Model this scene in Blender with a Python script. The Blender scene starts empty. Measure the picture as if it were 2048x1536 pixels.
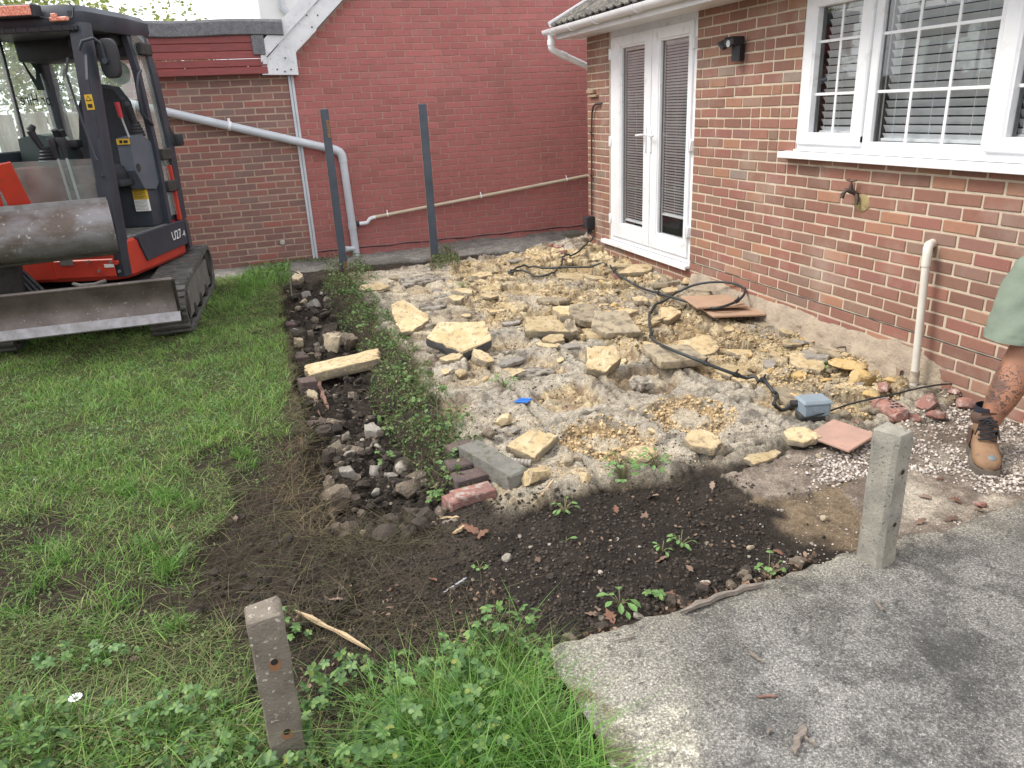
import bpy, bmesh, math, random
import numpy as np
from mathutils import Vector, Matrix
random.seed(7); RNG = np.random.default_rng(7)
S = bpy.context.scene
COL = S.collection
# ------------------------------------------------------------------ camera, world, sun, exposure
CAMPOS = np.array([-3.57574, -5.55641, 1.36748])
CAMROT = np.array([[0.94504431, -0.32361773, -0.04650613], [0.15416729, 0.31565906, 0.93626482], [0.28831181, 0.89198146, -0.34820307]])
FPX = 1495.61                                   # focal length in pixels of the 2048 px wide photograph
cd = bpy.data.cameras.new('camera'); cam = bpy.data.objects.new('camera', cd); COL.objects.link(cam)
m3 = Matrix((CAMROT[0], CAMROT[1], -CAMROT[2])).transposed()
cam.matrix_world = Matrix.Translation(Vector(CAMPOS)) @ m3.to_4x4()
cd.sensor_fit = 'HORIZONTAL'; cd.sensor_width = 36.0; cd.lens = FPX / 2048 * 36.0; cd.clip_start = .05; cd.clip_end = 500
S.camera = cam
SUN_EL, SUN_AZ = math.radians(52), math.radians(-75)      # azimuth from +Y towards +X
W = bpy.data.worlds.new('World'); S.world = W; W.use_nodes = True
nt = W.node_tree; nt.nodes.clear()
wo = nt.nodes.new('ShaderNodeOutputWorld'); bgd = nt.nodes.new('ShaderNodeBackground'); sky = nt.nodes.new('ShaderNodeTexSky')
sky.sky_type = 'NISHITA'; sky.sun_disc = False; sky.sun_elevation = SUN_EL; sky.sun_rotation = SUN_AZ; sky.dust_density = 5; sky.air_density = 1.0
cl = nt.nodes.new('ShaderNodeMix'); cl.data_type = 'RGBA'; cl.inputs[0].default_value = .86     # thin bright overcast over the clear sky
cl.inputs[7].default_value = (9.6, 9.7, 10.0, 1)
nt.links.new(sky.outputs[0], cl.inputs[6]); nt.links.new(cl.outputs[2], bgd.inputs[0]); nt.links.new(bgd.outputs[0], wo.inputs[0])
bgd.inputs[1].default_value = .125
sd = bpy.data.lights.new('sun', 'SUN'); sd.energy = 1.9; sd.angle = math.radians(22); sd.color = (1, .95, .88)
so = bpy.data.objects.new('sun', sd); COL.objects.link(so)
so.rotation_euler = Vector((-math.sin(SUN_AZ) * math.cos(SUN_EL), -math.cos(SUN_AZ) * math.cos(SUN_EL), -math.sin(SUN_EL))).to_track_quat('-Z', 'Y').to_euler()
S.view_settings.view_transform = 'Standard'; S.view_settings.look = 'None'; S.view_settings.exposure = 0.76; S.view_settings.gamma = 1
S.view_settings.use_curve_mapping = False
S.render.engine = 'CYCLES'; S.cycles.max_bounces = 6; S.cycles.transparent_max_bounces = 12

# ------------------------------------------------------------------ helpers
def project(x, y, z):
    q = (np.stack([x, y, z], -1) - CAMPOS) @ CAMROT.T
    d = np.where(q[..., 2] < .05, .05, q[..., 2])
    return 1024 + FPX * q[..., 0] / d, 768 - FPX * q[..., 1] / d, q[..., 2]
def gp(px, py, z=-.3):                          # the point of the ground plane seen at a pixel of the photograph
    d = CAMROT.T @ np.array([(px - 1024) / FPX, -(py - 768) / FPX, 1.0]); t = (z - CAMPOS[2]) / d[2]
    p = CAMPOS + t * d; return float(p[0]), float(p[1])
def depth(x, y, z=-.3):
    return float((np.array([x, y, z]) - CAMPOS) @ CAMROT[2])
def _hash(ix, iy, s):
    h = (ix.astype(np.int64) * 374761393 + iy.astype(np.int64) * 668265263 + s * 1274126177) & 0xffffffff
    h = ((h ^ (h >> 13)) * 1103515245 + 12345) & 0xffffffff; h = ((h ^ (h >> 15)) * 2246822519) & 0xffffffff
    return (h ^ (h >> 13) & 0xffffffff).astype(np.float64) % 65536 / 65535.0
def vnoise(x, y, s=0):
    x = np.asarray(x, float); y = np.asarray(y, float)
    ix = np.floor(x); iy = np.floor(y); fx = x - ix; fy = y - iy
    fx = fx * fx * (3 - 2 * fx); fy = fy * fy * (3 - 2 * fy)
    a = _hash(ix, iy, s); b = _hash(ix + 1, iy, s); c = _hash(ix, iy + 1, s); d = _hash(ix + 1, iy + 1, s)
    return (a * (1 - fx) + b * fx) * (1 - fy) + (c * (1 - fx) + d * fx) * fy
def fbm(x, y, f, s=0, o=4, rot=True):
    t = 0; a = 1; n = 0; x = np.asarray(x, float) * f; y = np.asarray(y, float) * f
    for i in range(o):
        t = t + a * vnoise(x, y, s + i * 17); n += a; a *= .5
        x, y = (x * 1.6 - y * 1.2) + 3.1, (x * 1.2 + y * 1.6) + 7.7
    return t / n
def sstep(a, b, x):
    t = np.clip((x - a) / (b - a), 0, 1); return t * t * (3 - 2 * t)
def inpoly(px, py, poly):
    r = np.zeros(np.shape(px), bool); n = len(poly)
    for i in range(n):
        x0, y0 = poly[i]; x1, y1 = poly[(i + 1) % n]
        if y0 == y1: continue
        c = ((y0 > py) != (y1 > py)) & (px < (x1 - x0) * (py - y0) / (y1 - y0) + x0); r ^= c
    return r

def link(o, parent=None):
    COL.objects.link(o)
    if parent is not None: o.parent = parent
    return o
def tag(o, label=None, cat=None, group=None, kind=None):
    if label: o['label'] = label
    if cat: o['category'] = cat
    if group: o['group'] = group
    if kind: o['kind'] = kind
    return o
def empty(name, loc=(0, 0, 0), rz=0, label=None, cat=None, group=None):
    o = bpy.data.objects.new(name, None); o.location = loc; o.rotation_euler = (0, 0, rz); o.empty_display_size = .1
    return tag(link(o), label, cat, group)

class MB:
    def __init__(s): s.v = []; s.f = []
    def add(s, vs, fs):
        b = len(s.v); s.v += [tuple(map(float, v)) for v in vs]; s.f += [tuple(b + i for i in f) for f in fs]; return s
    def box(s, x0, x1, y0, y1, z0, z1, bev=0, M=None):
        x0, x1 = min(x0, x1), max(x0, x1); y0, y1 = min(y0, y1), max(y0, y1); z0, z1 = min(z0, z1), max(z0, z1)
        if not bev:
            vs = [(x, y, z) for z in (z0, z1) for y in (y0, y1) for x in (x0, x1)]
            fs = [(0, 2, 3, 1), (4, 5, 7, 6), (0, 1, 5, 4), (2, 6, 7, 3), (0, 4, 6, 2), (1, 3, 7, 5)]
        else:
            bm = bmesh.new(); bmesh.ops.create_cube(bm, size=1)
            for v in bm.verts: v.co = ((x0 + x1) / 2 + v.co.x * (x1 - x0), (y0 + y1) / 2 + v.co.y * (y1 - y0), (z0 + z1) / 2 + v.co.z * (z1 - z0))
            bmesh.ops.bevel(bm, geom=bm.edges[:], offset=bev, segments=2 if bev > .012 else 1, affect='EDGES', profile=.5)
            bm.verts.ensure_lookup_table(); bm.verts.index_update()
            vs = [v.co.copy() for v in bm.verts]; fs = [[v.index for v in f.verts] for f in bm.faces]; bm.free()
        if M is not None: vs = [M @ Vector(v) for v in vs]
        return s.add(vs, fs)
    def tube(s, pts, r, n=8, cap=True, sx=1.0):
        pts = [Vector(p) for p in pts]; rs = r if isinstance(r, (list, tuple)) else [r] * len(pts)
        up = Vector((0, 0, 1)); t0 = (pts[1] - pts[0]).normalized()
        if abs(t0.z) > .9: up = Vector((0, 1, 0))
        u = t0.cross(up).normalized(); vs = []
        for i, p in enumerate(pts):
            t = ((pts[min(i + 1, len(pts) - 1)] - pts[i]).normalized() + (pts[i] - pts[max(i - 1, 0)]).normalized()).normalized()
            u = (u - t * u.dot(t)).normalized(); w = t.cross(u)
            for k in range(n):
                a = 2 * math.pi * k / n; vs.append(p + (u * math.cos(a) + w * math.sin(a) * sx) * rs[i])
        fs = [(i * n + k, i * n + (k + 1) % n, (i + 1) * n + (k + 1) % n, (i + 1) * n + k) for i in range(len(pts) - 1) for k in range(n)]
        if cap: fs += [tuple(range(n - 1, -1, -1)), tuple((len(pts) - 1) * n + k for k in range(n))]
        return s.add(vs, fs)
    def bar(s, p0, p1, w, h, roll=(0, 0, 1)):            # rectangular bar between two points
        p0, p1 = Vector(p0), Vector(p1); t = (p1 - p0).normalized(); u = t.cross(Vector(roll))
        if u.length < 1e-3: u = t.cross(Vector((0, 1, 0)))
        u.normalize(); v = u.cross(t)
        q = [(a * w / 2, b * h / 2) for a, b in ((-1, -1), (1, -1), (1, 1), (-1, 1))]
        return s.add([p + u * a + v * b for p in (p0, p1) for a, b in q], [(0, 1, 2, 3), (7, 6, 5, 4)] + [(k, k + 4, (k + 1) % 4 + 4, (k + 1) % 4) for k in range(4)])
    def prism(s, poly, t0, t1, axis='z'):
        def P(a, b, t): return {'z': (a, b, t), 'y': (a, t, b), 'x': (t, a, b)}[axis]
        n = len(poly)
        return s.add([P(a, b, t0) for a, b in poly] + [P(a, b, t1) for a, b in poly], [tuple(range(n))[::-1], tuple(range(n, 2 * n))] + [(i, (i + 1) % n, n + (i + 1) % n, n + i) for i in range(n)])
    def loft(s, rings, closed=True, cap=True):
        n = len(rings[0]); vs = [p for r in rings for p in r]; m = n if closed else n - 1
        fs = [(i * n + k, i * n + (k + 1) % n, (i + 1) * n + (k + 1) % n, (i + 1) * n + k) for i in range(len(rings) - 1) for k in range(m)]
        if cap and closed: fs += [tuple(range(n - 1, -1, -1)), tuple((len(rings) - 1) * n + k for k in range(n))]
        return s.add(vs, fs)
    def mesh(s, name, mat=None, smooth=30):
        me = bpy.data.meshes.new(name); me.from_pydata(s.v, [], s.f)
        bm = bmesh.new(); bm.from_mesh(me); bmesh.ops.recalc_face_normals(bm, faces=bm.faces[:]); bm.to_mesh(me); bm.free()
        if mat: me.materials.append(mat)
        if smooth:
            me.polygons.foreach_set('use_smooth', [True] * len(me.polygons)); me.set_sharp_from_angle(angle=math.radians(smooth))
        me.update(); return me
    def build(s, name, mat=None, parent=None, smooth=30, loc=None, rot=None):
        o = bpy.data.objects.new(name, s.mesh(name, mat, smooth))
        if loc is not None: o.location = loc
        if rot is not None: o.rotation_euler = rot
        return link(o, parent)
def np_mesh(name, V, F, mat=None, smooth=False, col=None):
    me = bpy.data.meshes.new(name); V = np.asarray(V, np.float32); F = np.asarray(F, np.int32); k = F.shape[1]
    me.vertices.add(len(V)); me.vertices.foreach_set('co', V.ravel()); me.loops.add(F.size); me.loops.foreach_set('vertex_index', F.ravel())
    me.polygons.add(len(F)); me.polygons.foreach_set('loop_start', np.arange(len(F), dtype=np.int32) * k); me.polygons.foreach_set('loop_total', np.full(len(F), k, np.int32))
    if smooth: me.polygons.foreach_set('use_smooth', np.ones(len(F), bool))
    if col is not None:
        at = me.color_attributes.new('Col', 'FLOAT_COLOR', 'POINT'); c = np.ones((len(V), 4), np.float32); c[:, :3] = col; at.data.foreach_set('color', c.ravel())
    me.update(calc_edges=True)
    if mat: me.materials.append(mat)
    return me
def scatter(tv, tf, pos, rot, scl):             # copies of a template merged into one array pair
    n = len(pos); tv = np.asarray(tv, float); tf = np.asarray(tf, int)
    V = np.einsum('nij,kj->nki', rot, tv) * np.asarray(scl).reshape(n, 1, -1) + np.asarray(pos)[:, None, :]
    F = tf[None] + (np.arange(n) * len(tv))[:, None, None]
    return V.reshape(-1, 3), F.reshape(-1, tf.shape[1])
def rotmats(yaw, pitch, roll):
    cy, sy, cp, sp, cr, sr = np.cos(yaw), np.sin(yaw), np.cos(pitch), np.sin(pitch), np.cos(roll), np.sin(roll); z = np.zeros_like(cy); o = z + 1
    Rz = np.stack([cy, -sy, z, sy, cy, z, z, z, o], -1).reshape(-1, 3, 3); Rx = np.stack([o, z, z, z, cp, -sp, z, sp, cp], -1).reshape(-1, 3, 3)
    Ry = np.stack([cr, z, sr, z, o, z, -sr, z, cr], -1).reshape(-1, 3, 3); return Rz @ Rx @ Ry

# ------------------------------------------------------------------ materials
class NT:
    def __init__(s, name):
        s.m = bpy.data.materials.new(name); s.m.use_nodes = True; s.t = s.m.node_tree; s.n = s.t.nodes; s.b = s.n['Principled BSDF']; s.out = s.n['Material Output']
        s.geo = s.new('ShaderNodeNewGeometry')
    def new(s, k, **kw):
        n = s.n.new(k)
        for a, v in kw.items(): setattr(n, a, v)
        return n
    def l(s, a, b): s.t.links.new(a, b)
    def noise(s, scale, detail=5, rough=.6, vec=None, stretch=None, dist=0):
        n = s.new('ShaderNodeTexNoise'); n.inputs['Scale'].default_value = scale; n.inputs['Detail'].default_value = detail; n.inputs['Roughness'].default_value = rough; n.inputs['Distortion'].default_value = dist
        v = vec or s.geo.outputs['Position']
        if stretch:
            mp = s.new('ShaderNodeMapping'); mp.inputs['Scale'].default_value = stretch; s.l(v, mp.inputs[0]); v = mp.outputs[0]
        s.l(v, n.inputs['Vector']); return n.outputs['Fac']
    def rng(s, v, a, b, c=0, d=1):
        n = s.new('ShaderNodeMapRange'); n.inputs[1].default_value = a; n.inputs[2].default_value = b; n.inputs[3].default_value = c; n.inputs[4].default_value = d; s.l(v, n.inputs[0]); return n.outputs[0]
    def mix(s, f, a, b, mode='MIX'):
        n = s.new('ShaderNodeMix', data_type='RGBA', blend_type=mode)
        if isinstance(f, (int, float)): n.inputs[0].default_value = f
        else: s.l(f, n.inputs[0])
        for i, c in ((6, a), (7, b)):
            if isinstance(c, tuple): n.inputs[i].default_value = (*c[:3], 1)
            else: s.l(c, n.inputs[i])
        return n.outputs[2]
    def ramp(s, f, stops, interp='LINEAR'):
        n = s.new('ShaderNodeValToRGB'); e = n.color_ramp.elements; n.color_ramp.interpolation = interp
        while len(e) < len(stops): e.new(.5)
        for k, (p, c) in zip(e, stops): k.position = p; k.color = (*c, 1)
        s.l(f, n.inputs[0]); return n.outputs[0]
    def mul(s, a, b, op='MULTIPLY'):
        n = s.new('ShaderNodeMath', operation=op)
        for i, v in ((0, a), (1, b)):
            if isinstance(v, (int, float)): n.inputs[i].default_value = v
            else: s.l(v, n.inputs[i])
        return n.outputs[0]
    def bump(s, h, strength=.3, dist=.01):
        n = s.new('ShaderNodeBump'); n.inputs['Strength'].default_value = strength; n.inputs['Distance'].default_value = dist; s.l(h, n.inputs['Height']); s.l(n.outputs[0], s.b.inputs['Normal'])
    def val(s, c, f, amt):                      # scale the value of a colour by a factor in 1-amt..1+amt
        h = s.new('ShaderNodeHueSaturation'); s.l(s.rng(f, 0, 1, 1 - amt, 1 + amt), h.inputs['Value'])
        if isinstance(c, tuple): h.inputs['Color'].default_value = (*c, 1)
        else: s.l(c, h.inputs['Color'])
        return h.outputs[0]
    def rand(s, island=False):
        if island: return s.geo.outputs['Random Per Island']
        return s.new('ShaderNodeObjectInfo').outputs['Random']
    def fin(s, c, rough=.8, metal=0, spec=.5):
        if isinstance(c, tuple): s.b.inputs['Base Color'].default_value = (*c, 1)
        else: s.l(c, s.b.inputs['Base Color'])
        if isinstance(rough, (int, float)): s.b.inputs['Roughness'].default_value = rough
        else: s.l(rough, s.b.inputs['Roughness'])
        s.b.inputs['Metallic'].default_value = metal; s.b.inputs['Specular IOR Level'].default_value = spec; return s.m
def mat(name, c1, c2=None, scale=9, lo=.35, hi=.65, rough=.75, bump=.25, bscale=60, bdist=.006, metal=0, spec=.4, c3=None, scale3=30, lo3=.6, hi3=.7, rnd=0, island=False, stretch=None):
    t = NT(name); c = c1
    if c2: c = t.mix(t.rng(t.noise(scale, 6, stretch=stretch), lo, hi), c1, c2)
    if c3: c = t.mix(t.rng(t.noise(scale3, 4), lo3, hi3), c, c3)
    if rnd: c = t.val(c, t.rand(island), rnd)
    if bump: t.bump(t.noise(bscale, 5, stretch=stretch), bump, bdist)
    return t.fin(c, rough, metal, spec)
def brick_mat(name, stops, island, dirt=(.33, .27, .23), dirt_amt=.5, pale=(.5, .43, .36), bump=.35):
    t = NT(name); r = t.rand(island); c = t.ramp(r, stops)
    c = t.mix(t.rng(t.noise(26, 6), .38, .75, 0, .45), c, t.mix(.4, c, (.12, .075, .065)))
    c = t.mix(t.rng(t.noise(2.3, 5), .52, .75, 0, dirt_amt), c, dirt)
    c = t.mix(t.rng(t.noise(75, 4, .7), .66, .74, 0, .7), c, pale)
    c = t.val(c, t.noise(1.1, 3), .18); c = t.val(c, t.rand(island), .10) if not island else c
    t.bump(t.noise(140, 6, .7), bump, .004); return t.fin(c, .88, 0, .25)
def glass_mat(name, tint=(.9, .95, .93), refl=1.0, film=0):
    t = NT(name); tr = t.new('ShaderNodeBsdfTransparent'); tr.inputs[0].default_value = (*tint, 1)
    gl = t.new('ShaderNodeBsdfGlossy'); gl.inputs['Roughness'].default_value = .02; gl.inputs[0].default_value = (refl, refl, refl, 1)
    fr = t.new('ShaderNodeFresnel'); fr.inputs[0].default_value = 1.95; mx = t.new('ShaderNodeMixShader')
    t.l(t.mul(fr.outputs[0], t.rng(t.geo.outputs['Backfacing'], 0, 1, 1, 0)), mx.inputs[0]); base = tr.outputs[0]
    if film:                                    # pale diffuse film: a hazy reflection painted into the glass, along with dust
        df = t.new('ShaderNodeBsdfDiffuse'); df.inputs[0].default_value = (.72, .75, .72, 1); ts = t.new('ShaderNodeBsdfTranslucent'); ts.inputs[0].default_value = (.72, .75, .72, 1); a = t.new('ShaderNodeAddShader'); t.l(df.outputs[0], a.inputs[0]); t.l(ts.outputs[0], a.inputs[1])
        m2 = t.new('ShaderNodeMixShader'); t.l(t.rng(t.noise(5, 5), .3, .7, film * .6, film * 1.5), m2.inputs[0]); t.l(tr.outputs[0], m2.inputs[1]); t.l(a.outputs[0], m2.inputs[2]); base = m2.outputs[0]
    t.l(base, mx.inputs[1]); t.l(gl.outputs[0], mx.inputs[2]); t.l(mx.outputs[0], t.out.inputs[0]); return t.m
HB = [(0, (0.220, 0.126, 0.096)), (.2, (0.286, 0.138, 0.103)), (.4, (0.245, 0.137, 0.102)), (.55, (0.305, 0.146, 0.108)), (.68, (0.263, 0.118, 0.098)), (.8, (0.228, 0.156, 0.122)), (.9, (0.276, 0.151, 0.101)), (.96, (0.336, 0.175, 0.113)), (1, (0.234, 0.188, 0.157))]
GB = [(0, (0.366, 0.140, 0.130)), (.3, (0.400, 0.140, 0.130)), (.55, (0.389, 0.140, 0.130)), (.8, (0.400, 0.140, 0.130)), (.93, (0.351, 0.140, 0.130)), (1, (0.400, 0.140, 0.130))]
RB = [(0, (0.286, 0.141, 0.122)), (.25, (0.242, 0.142, 0.126)), (.5, (0.318, 0.140, 0.116)), (.7, (0.217, 0.146, 0.132)), (.85, (0.323, 0.122, 0.100)), (1, (0.261, 0.163, 0.143))]
m_hb, m_hbs = brick_mat('house_brick', HB, False, dirt=(.40, .335, .285), dirt_amt=.5), brick_mat('house_brick_merged', HB, True, dirt=(.40, .335, .285), dirt_amt=.5)
m_gb, m_gbs = brick_mat('gable_brick', GB, False, dirt=(.16, .07, .06), dirt_amt=.4, pale=(.36, .2, .17)), brick_mat('gable_brick_merged', GB, True, dirt=(.16, .07, .06), dirt_amt=.4, pale=(.36, .2, .17))
m_rb, m_rbs = brick_mat('garage_brick', RB, False, dirt=(.15, .11, .09), dirt_amt=.5), brick_mat('garage_brick_merged', RB, True, dirt=(.15, .11, .09), dirt_amt=.5)
m_mortar = mat('mortar_sand', (.57, .485, .37), (.48, .405, .31), 12, bump=.5, bscale=120, rough=.95, c3=(.30, .26, .21), scale3=5, lo3=.55, hi3=.75)
m_gmortar = mat('mortar_pink', (.40, .245, .20), (.32, .18, .15), 9, bump=.5, bscale=120, rough=.95)
m_rmortar = mat('mortar_cream', (.44, .335, .255), (.34, .25, .20), 9, bump=.5, bscale=120, rough=.95)
m_upvc = mat('white_upvc', (.80, .81, .83), (.72, .73, .75), 3, bump=.03, rough=.35, c3=(.50, .49, .45), scale3=11, lo3=.58, hi3=.85)
m_oldwhite = mat('weathered_white_paint', (.70, .70, .72), (.56, .57, .60), 7, .4, .7, rough=.6, bump=.15, c3=(.30, .30, .32), scale3=34, lo3=.6, hi3=.74)
m_glass = glass_mat('window_glass', (.93, .94, .94))
m_slat = mat('blind_slat', (.74, .75, .76), (.66, .67, .69), 5, bump=0, rough=.5)
m_dark = mat('dark_interior', (.035, .035, .038), None, bump=0, rough=.9)
m_black = mat('black_plastic', (.018, .018, .021), (.028, .028, .03), 12, bump=.08, rough=.5)
m_rubber = mat('black_rubber', (.022, .025, .028), (.035, .037, .04), 14, bump=.1, rough=.55, c3=(.12, .11, .095), scale3=22, lo3=.62, hi3=.8)
m_tile = mat('lichen_roof_tile', (.16, .145, .12), (.07, .066, .062), 14, .35, .6, bump=.6, bscale=70, rough=.95, c3=(.34, .33, .27), scale3=40, lo3=.6, hi3=.7)
m_steel = mat('painted_post', (.052, .066, .088), (.075, .088, .11), 6, rough=.6, bump=.1, c3=(.13, .12, .12), scale3=40, lo3=.68, hi3=.8)
m_rust = mat('rusty_patch', (.30, .17, .09), (.16, .09, .055), 40, bump=.5, bscale=90, rough=.95)
m_grout = mat('pale_render', (.42, .35, .26), (.33, .27, .21), 6, bump=.8, bscale=40, bdist=.015, rough=.95, c3=(.27, .22, .18), scale3=14, lo3=.52, hi3=.7)
m_gpipe = mat('grey_plastic_pipe', (.55, .58, .62), (.48, .50, .54), 5, bump=.03, rough=.4)
m_bpipe = mat('beige_plastic_pipe', (.56, .47, .34), (.50, .42, .31), 6, bump=.03, rough=.45)
m_wpipe = mat('off_white_pipe', (.66, .63, .56), (.58, .55, .48), 7, bump=.05, rough=.45, c3=(.35, .32, .27), scale3=20, lo3=.7, hi3=.85)
m_conc = mat('post_concrete', (.33, .31, .26), (.22, .21, .18), 12, bump=.7, bscale=110, rough=.95, c3=(.11, .105, .095), scale3=80, lo3=.60, hi3=.66)
m_conc2 = mat('brown_grey_concrete', (.225, .195, .155), (.135, .115, .092), 14, .3, .7, bump=.9, bscale=110, rough=.95, c3=(.42, .385, .325), scale3=62, lo3=.615, hi3=.66)
# ------------------------------------------------------------------ ground: one height field, split into its surfaces
P_FULL = [(-900, 480), (430, 480), (560, 560), (582, 780), (560, 830), (430, 905), (330, 960), (0, 1010), (-900, 1020)]
P_MID = [(-900, 1010), (330, 955), (430, 900), (560, 825), (600, 900), (480, 1000), (410, 1120), (390, 1250), (-900, 1260)]
P_STRIP = [(430, 905), (600, 870), (665, 1130), (650, 1260), (400, 1260), (385, 1130), (470, 1010)]
P_LOW = [(-900, 1240), (300, 1220), (470, 1240), (520, 1400), (520, 1700), (-900, 1700)]
P_YEL = [(895, 560), (905, 530), (1090, 508), (1250, 535), (1330, 585), (1500, 635), (1660, 690), (1800, 740), (1820, 790), (1720, 845), (1590, 810), (1500, 775), (1400, 740), (1290, 715), (1160, 670), (1010, 655), (930, 610)]
P_PALE = [(715, 560), (900, 548), (960, 610), (930, 650), (850, 640), (770, 600)]
P_GRAVEL = [(1440, 950), (1560, 910), (1660, 880), (1740, 840), (1830, 790), (1960, 770), (2500, 740), (2500, 1200), (1800, 1140), (1735, 1120), (1720, 960), (1540, 985)]
P_TAN = [(1530, 960), (1640, 935), (1720, 950), (1730, 1080), (1640, 1100), (1560, 1070), (1500, 1010)]
P_BLACK = [(930, 1210), (1060, 1000), (1250, 960), (1420, 950), (1500, 1000), (1550, 1080), (1500, 1170), (1250, 1240), (1000, 1260)]
P_IVY = [(640, 555), (715, 550), (765, 615), (800, 665), (850, 720), (890, 790), (950, 850), (985, 885), (935, 905), (930, 960), (870, 985), (830, 920), (775, 850), (735, 780), (745, 735), (715, 690), (680, 640), (655, 600)]
P_FORE = [(-300, 1470), (0, 1425), (250, 1420), (480, 1400), (620, 1430), (760, 1365), (880, 1320), (960, 1275), (1060, 1265), (1110, 1330), (1130, 1440), (1200, 1540), (1260, 1800), (-300, 1800)]
def worley(x, y, f, s):
    x = x * f; y = y * f; ix = np.floor(x); iy = np.floor(y); f1 = np.full(x.shape, 9.); f2 = f1.copy(); cid = np.zeros(x.shape); ox = np.zeros(x.shape); oy = np.zeros(x.shape)
    for a in (-1, 0, 1):
        for b in (-1, 0, 1):
            cx, cy = ix + a, iy + b; dx = cx + .15 + .7 * _hash(cx, cy, s) - x; dy = cy + .15 + .7 * _hash(cx, cy, s + 5) - y; d = np.sqrt(dx * dx + dy * dy); n = d < f1
            f2 = np.where(n, f1, np.minimum(f2, d)); f1 = np.where(n, d, f1); cid = np.where(n, _hash(cx, cy, s + 9), cid); ox = np.where(n, dx, ox); oy = np.where(n, dy, oy)
    return f1, f2, cid, ox, oy
PADS = [(-2.03, -2.33, .26), (-1.46, -2.22, .25), (-1.42, -1.62, .22)]
JX = [-2.72, -2.25, -1.70, -1.14, -.58]; JY = [-2.72, -2.02, -1.38, -.78, -.18, .42, 1.02, 1.62, 2.22]
def surf(x, y):
    """height and colour of the ground at world points, and the id of its surface"""
    x = np.asarray(x, float); y = np.asarray(y, float)
    n1 = fbm(x, y, 1.4, 1); n2 = fbm(x, y, 5, 2); n3 = fbm(x, y, 16, 3); n4 = fbm(x, y, 48, 4, 3); n5 = fbm(x, y, 26, 9, 3)
    wx = x + (fbm(x, y, 4, 11) - .5) * .22; wy = y + (fbm(x, y, 4, 12) - .5) * .22
    px, py, dd = project(wx, wy, np.full(x.shape, -.3))
    X = wx; Y = wy
    def C(*c): return np.array(c)[None] * np.ones(x.shape + (1,))
    def lerp(a, b, t): return a + (b - a) * t[..., None]
    # base: dark soil
    z = -.335 + (n1 - .5) * .05 + (n2 - .5) * .05 + (n3 - .5) * .03 + (n4 - .5) * .014
    col = lerp(C(.032, .026, .021), C(.055, .044, .034), sstep(.4, .7, n2)); col = lerp(col, C(.022, .018, .015), sstep(.5, .75, n3) * .7)
    ids = np.zeros(x.shape, int)                                              # 0 soil
    black = sstep(.25, .6, fbm(x, y, 2.2, 21)) * inpoly(px, py, P_BLACK); col = lerp(col, C(.026, .021, .018), black * .75)
    tan = inpoly(px, py, P_TAN) * sstep(.3, .55, n2); col = lerp(col, C(.27, .205, .135), tan * (.45 + .5 * n3))
    # lawn side
    lawn = (X < -3.50 + .05 * (n3 - .5)) & (py < 1240) | (px < 520) & (py >= 1180) | inpoly(px, py, P_FULL) | inpoly(px, py, P_MID)
    lawn &= ~((px > 700) & (py > 900))
    lz = -.295 + (n1 - .5) * .05 + (n2 - .5) * .035 + (n3 - .5) * .018
    mud = inpoly(px, py, P_MID) * sstep(.42, .58, fbm(x * .8 + y * .35, y, 2.4, 31))
    strip = inpoly(px, py, P_STRIP) * sstep(.30, .48, fbm(x * .8 + y * .3, y, 3.0, 32)); mud = np.maximum(mud, strip)
    lz = lz - mud * .03 + mud * (n4 - .5) * .035 + mud * (n5 - .5) * .035
    lc = lerp(C(.040, .046, .020), C(.062, .058, .030), sstep(.35, .65, n3)); lc = lerp(lc, C(.042, .032, .024), np.clip(mud + (1 - inpoly(px, py, P_FULL)) * .5, 0, 1))
    z = np.where(lawn, lz, z); col = np.where(lawn[..., None], lc, col); ids[lawn] = 1
    # trench
    tr = sstep(-3.55, -3.44, X) * (1 - sstep(-3.02, -2.92, X)) * sstep(-2.75, -2.5, Y) * (1 - sstep(2.7, 3.0, Y))
    z = np.where(lawn, z, z - tr * (.10 - .15 * (n2 - .35) - .09 * (n3 - .5) - .05 * (n5 - .5))); col = lerp(col, C(.032, .026, .021), (tr * .7) * (~lawn))
    # ridge of ivy beside the patio
    rg = np.exp(-((X + 2.83) / .11) ** 2) * sstep(-2.6, -2.2, Y) * (1 - sstep(3.0, 3.2, Y)); z = np.where(lawn, z, z + rg * .03)
    # patio bed
    pat = sstep(-2.74, -2.66, X + .02 * (n5 - .5)) * sstep(-2.80, -2.72, Y + .1 * (n3 - .5)) * (1 - sstep(2.85, 3.0, Y)) * (1 - sstep(.25, .3, x))
    gq = (fbm(x * 1.3, y * .8, 1.2, 41)); grey = lerp(C(.33, .30, .255), C(.46, .41, .33), sstep(.4, .6, n2)); grey = lerp(grey, C(.12, .105, .088), sstep(.54, .66, n3) * .75); grey = lerp(grey, C(.46, .41, .32), sstep(.58, .70, n5) * .6)
    yel = sstep(.22, .42, gq) * inpoly(px, py, P_YEL); pale = inpoly(px, py, P_PALE) * sstep(.3, .5, n2)
    yc = lerp(C(.47, .365, .20), C(.62, .515, .335), sstep(.38, .6, n3)); yc = lerp(yc, C(.26, .19, .115), sstep(.54, .66, n5) * .75)
    pc = lerp(grey, yc, np.clip(yel * 1.0 + sstep(.60, .72, fbm(x, y, 2.6, 44)) * .7, 0, 1)); pc = lerp(pc, C(.55, .48, .36), pale * .8)
    soil_on = sstep(.56, .70, fbm(x, y, 1.9, 47)) * (1 - .5 * yel); pc = lerp(pc, C(.16, .12, .085), soil_on * .55)
    terr = np.floor(fbm(x * .8, y, 3.2, 51) * 7) / 7                          # broken steps in the old bed
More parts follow.
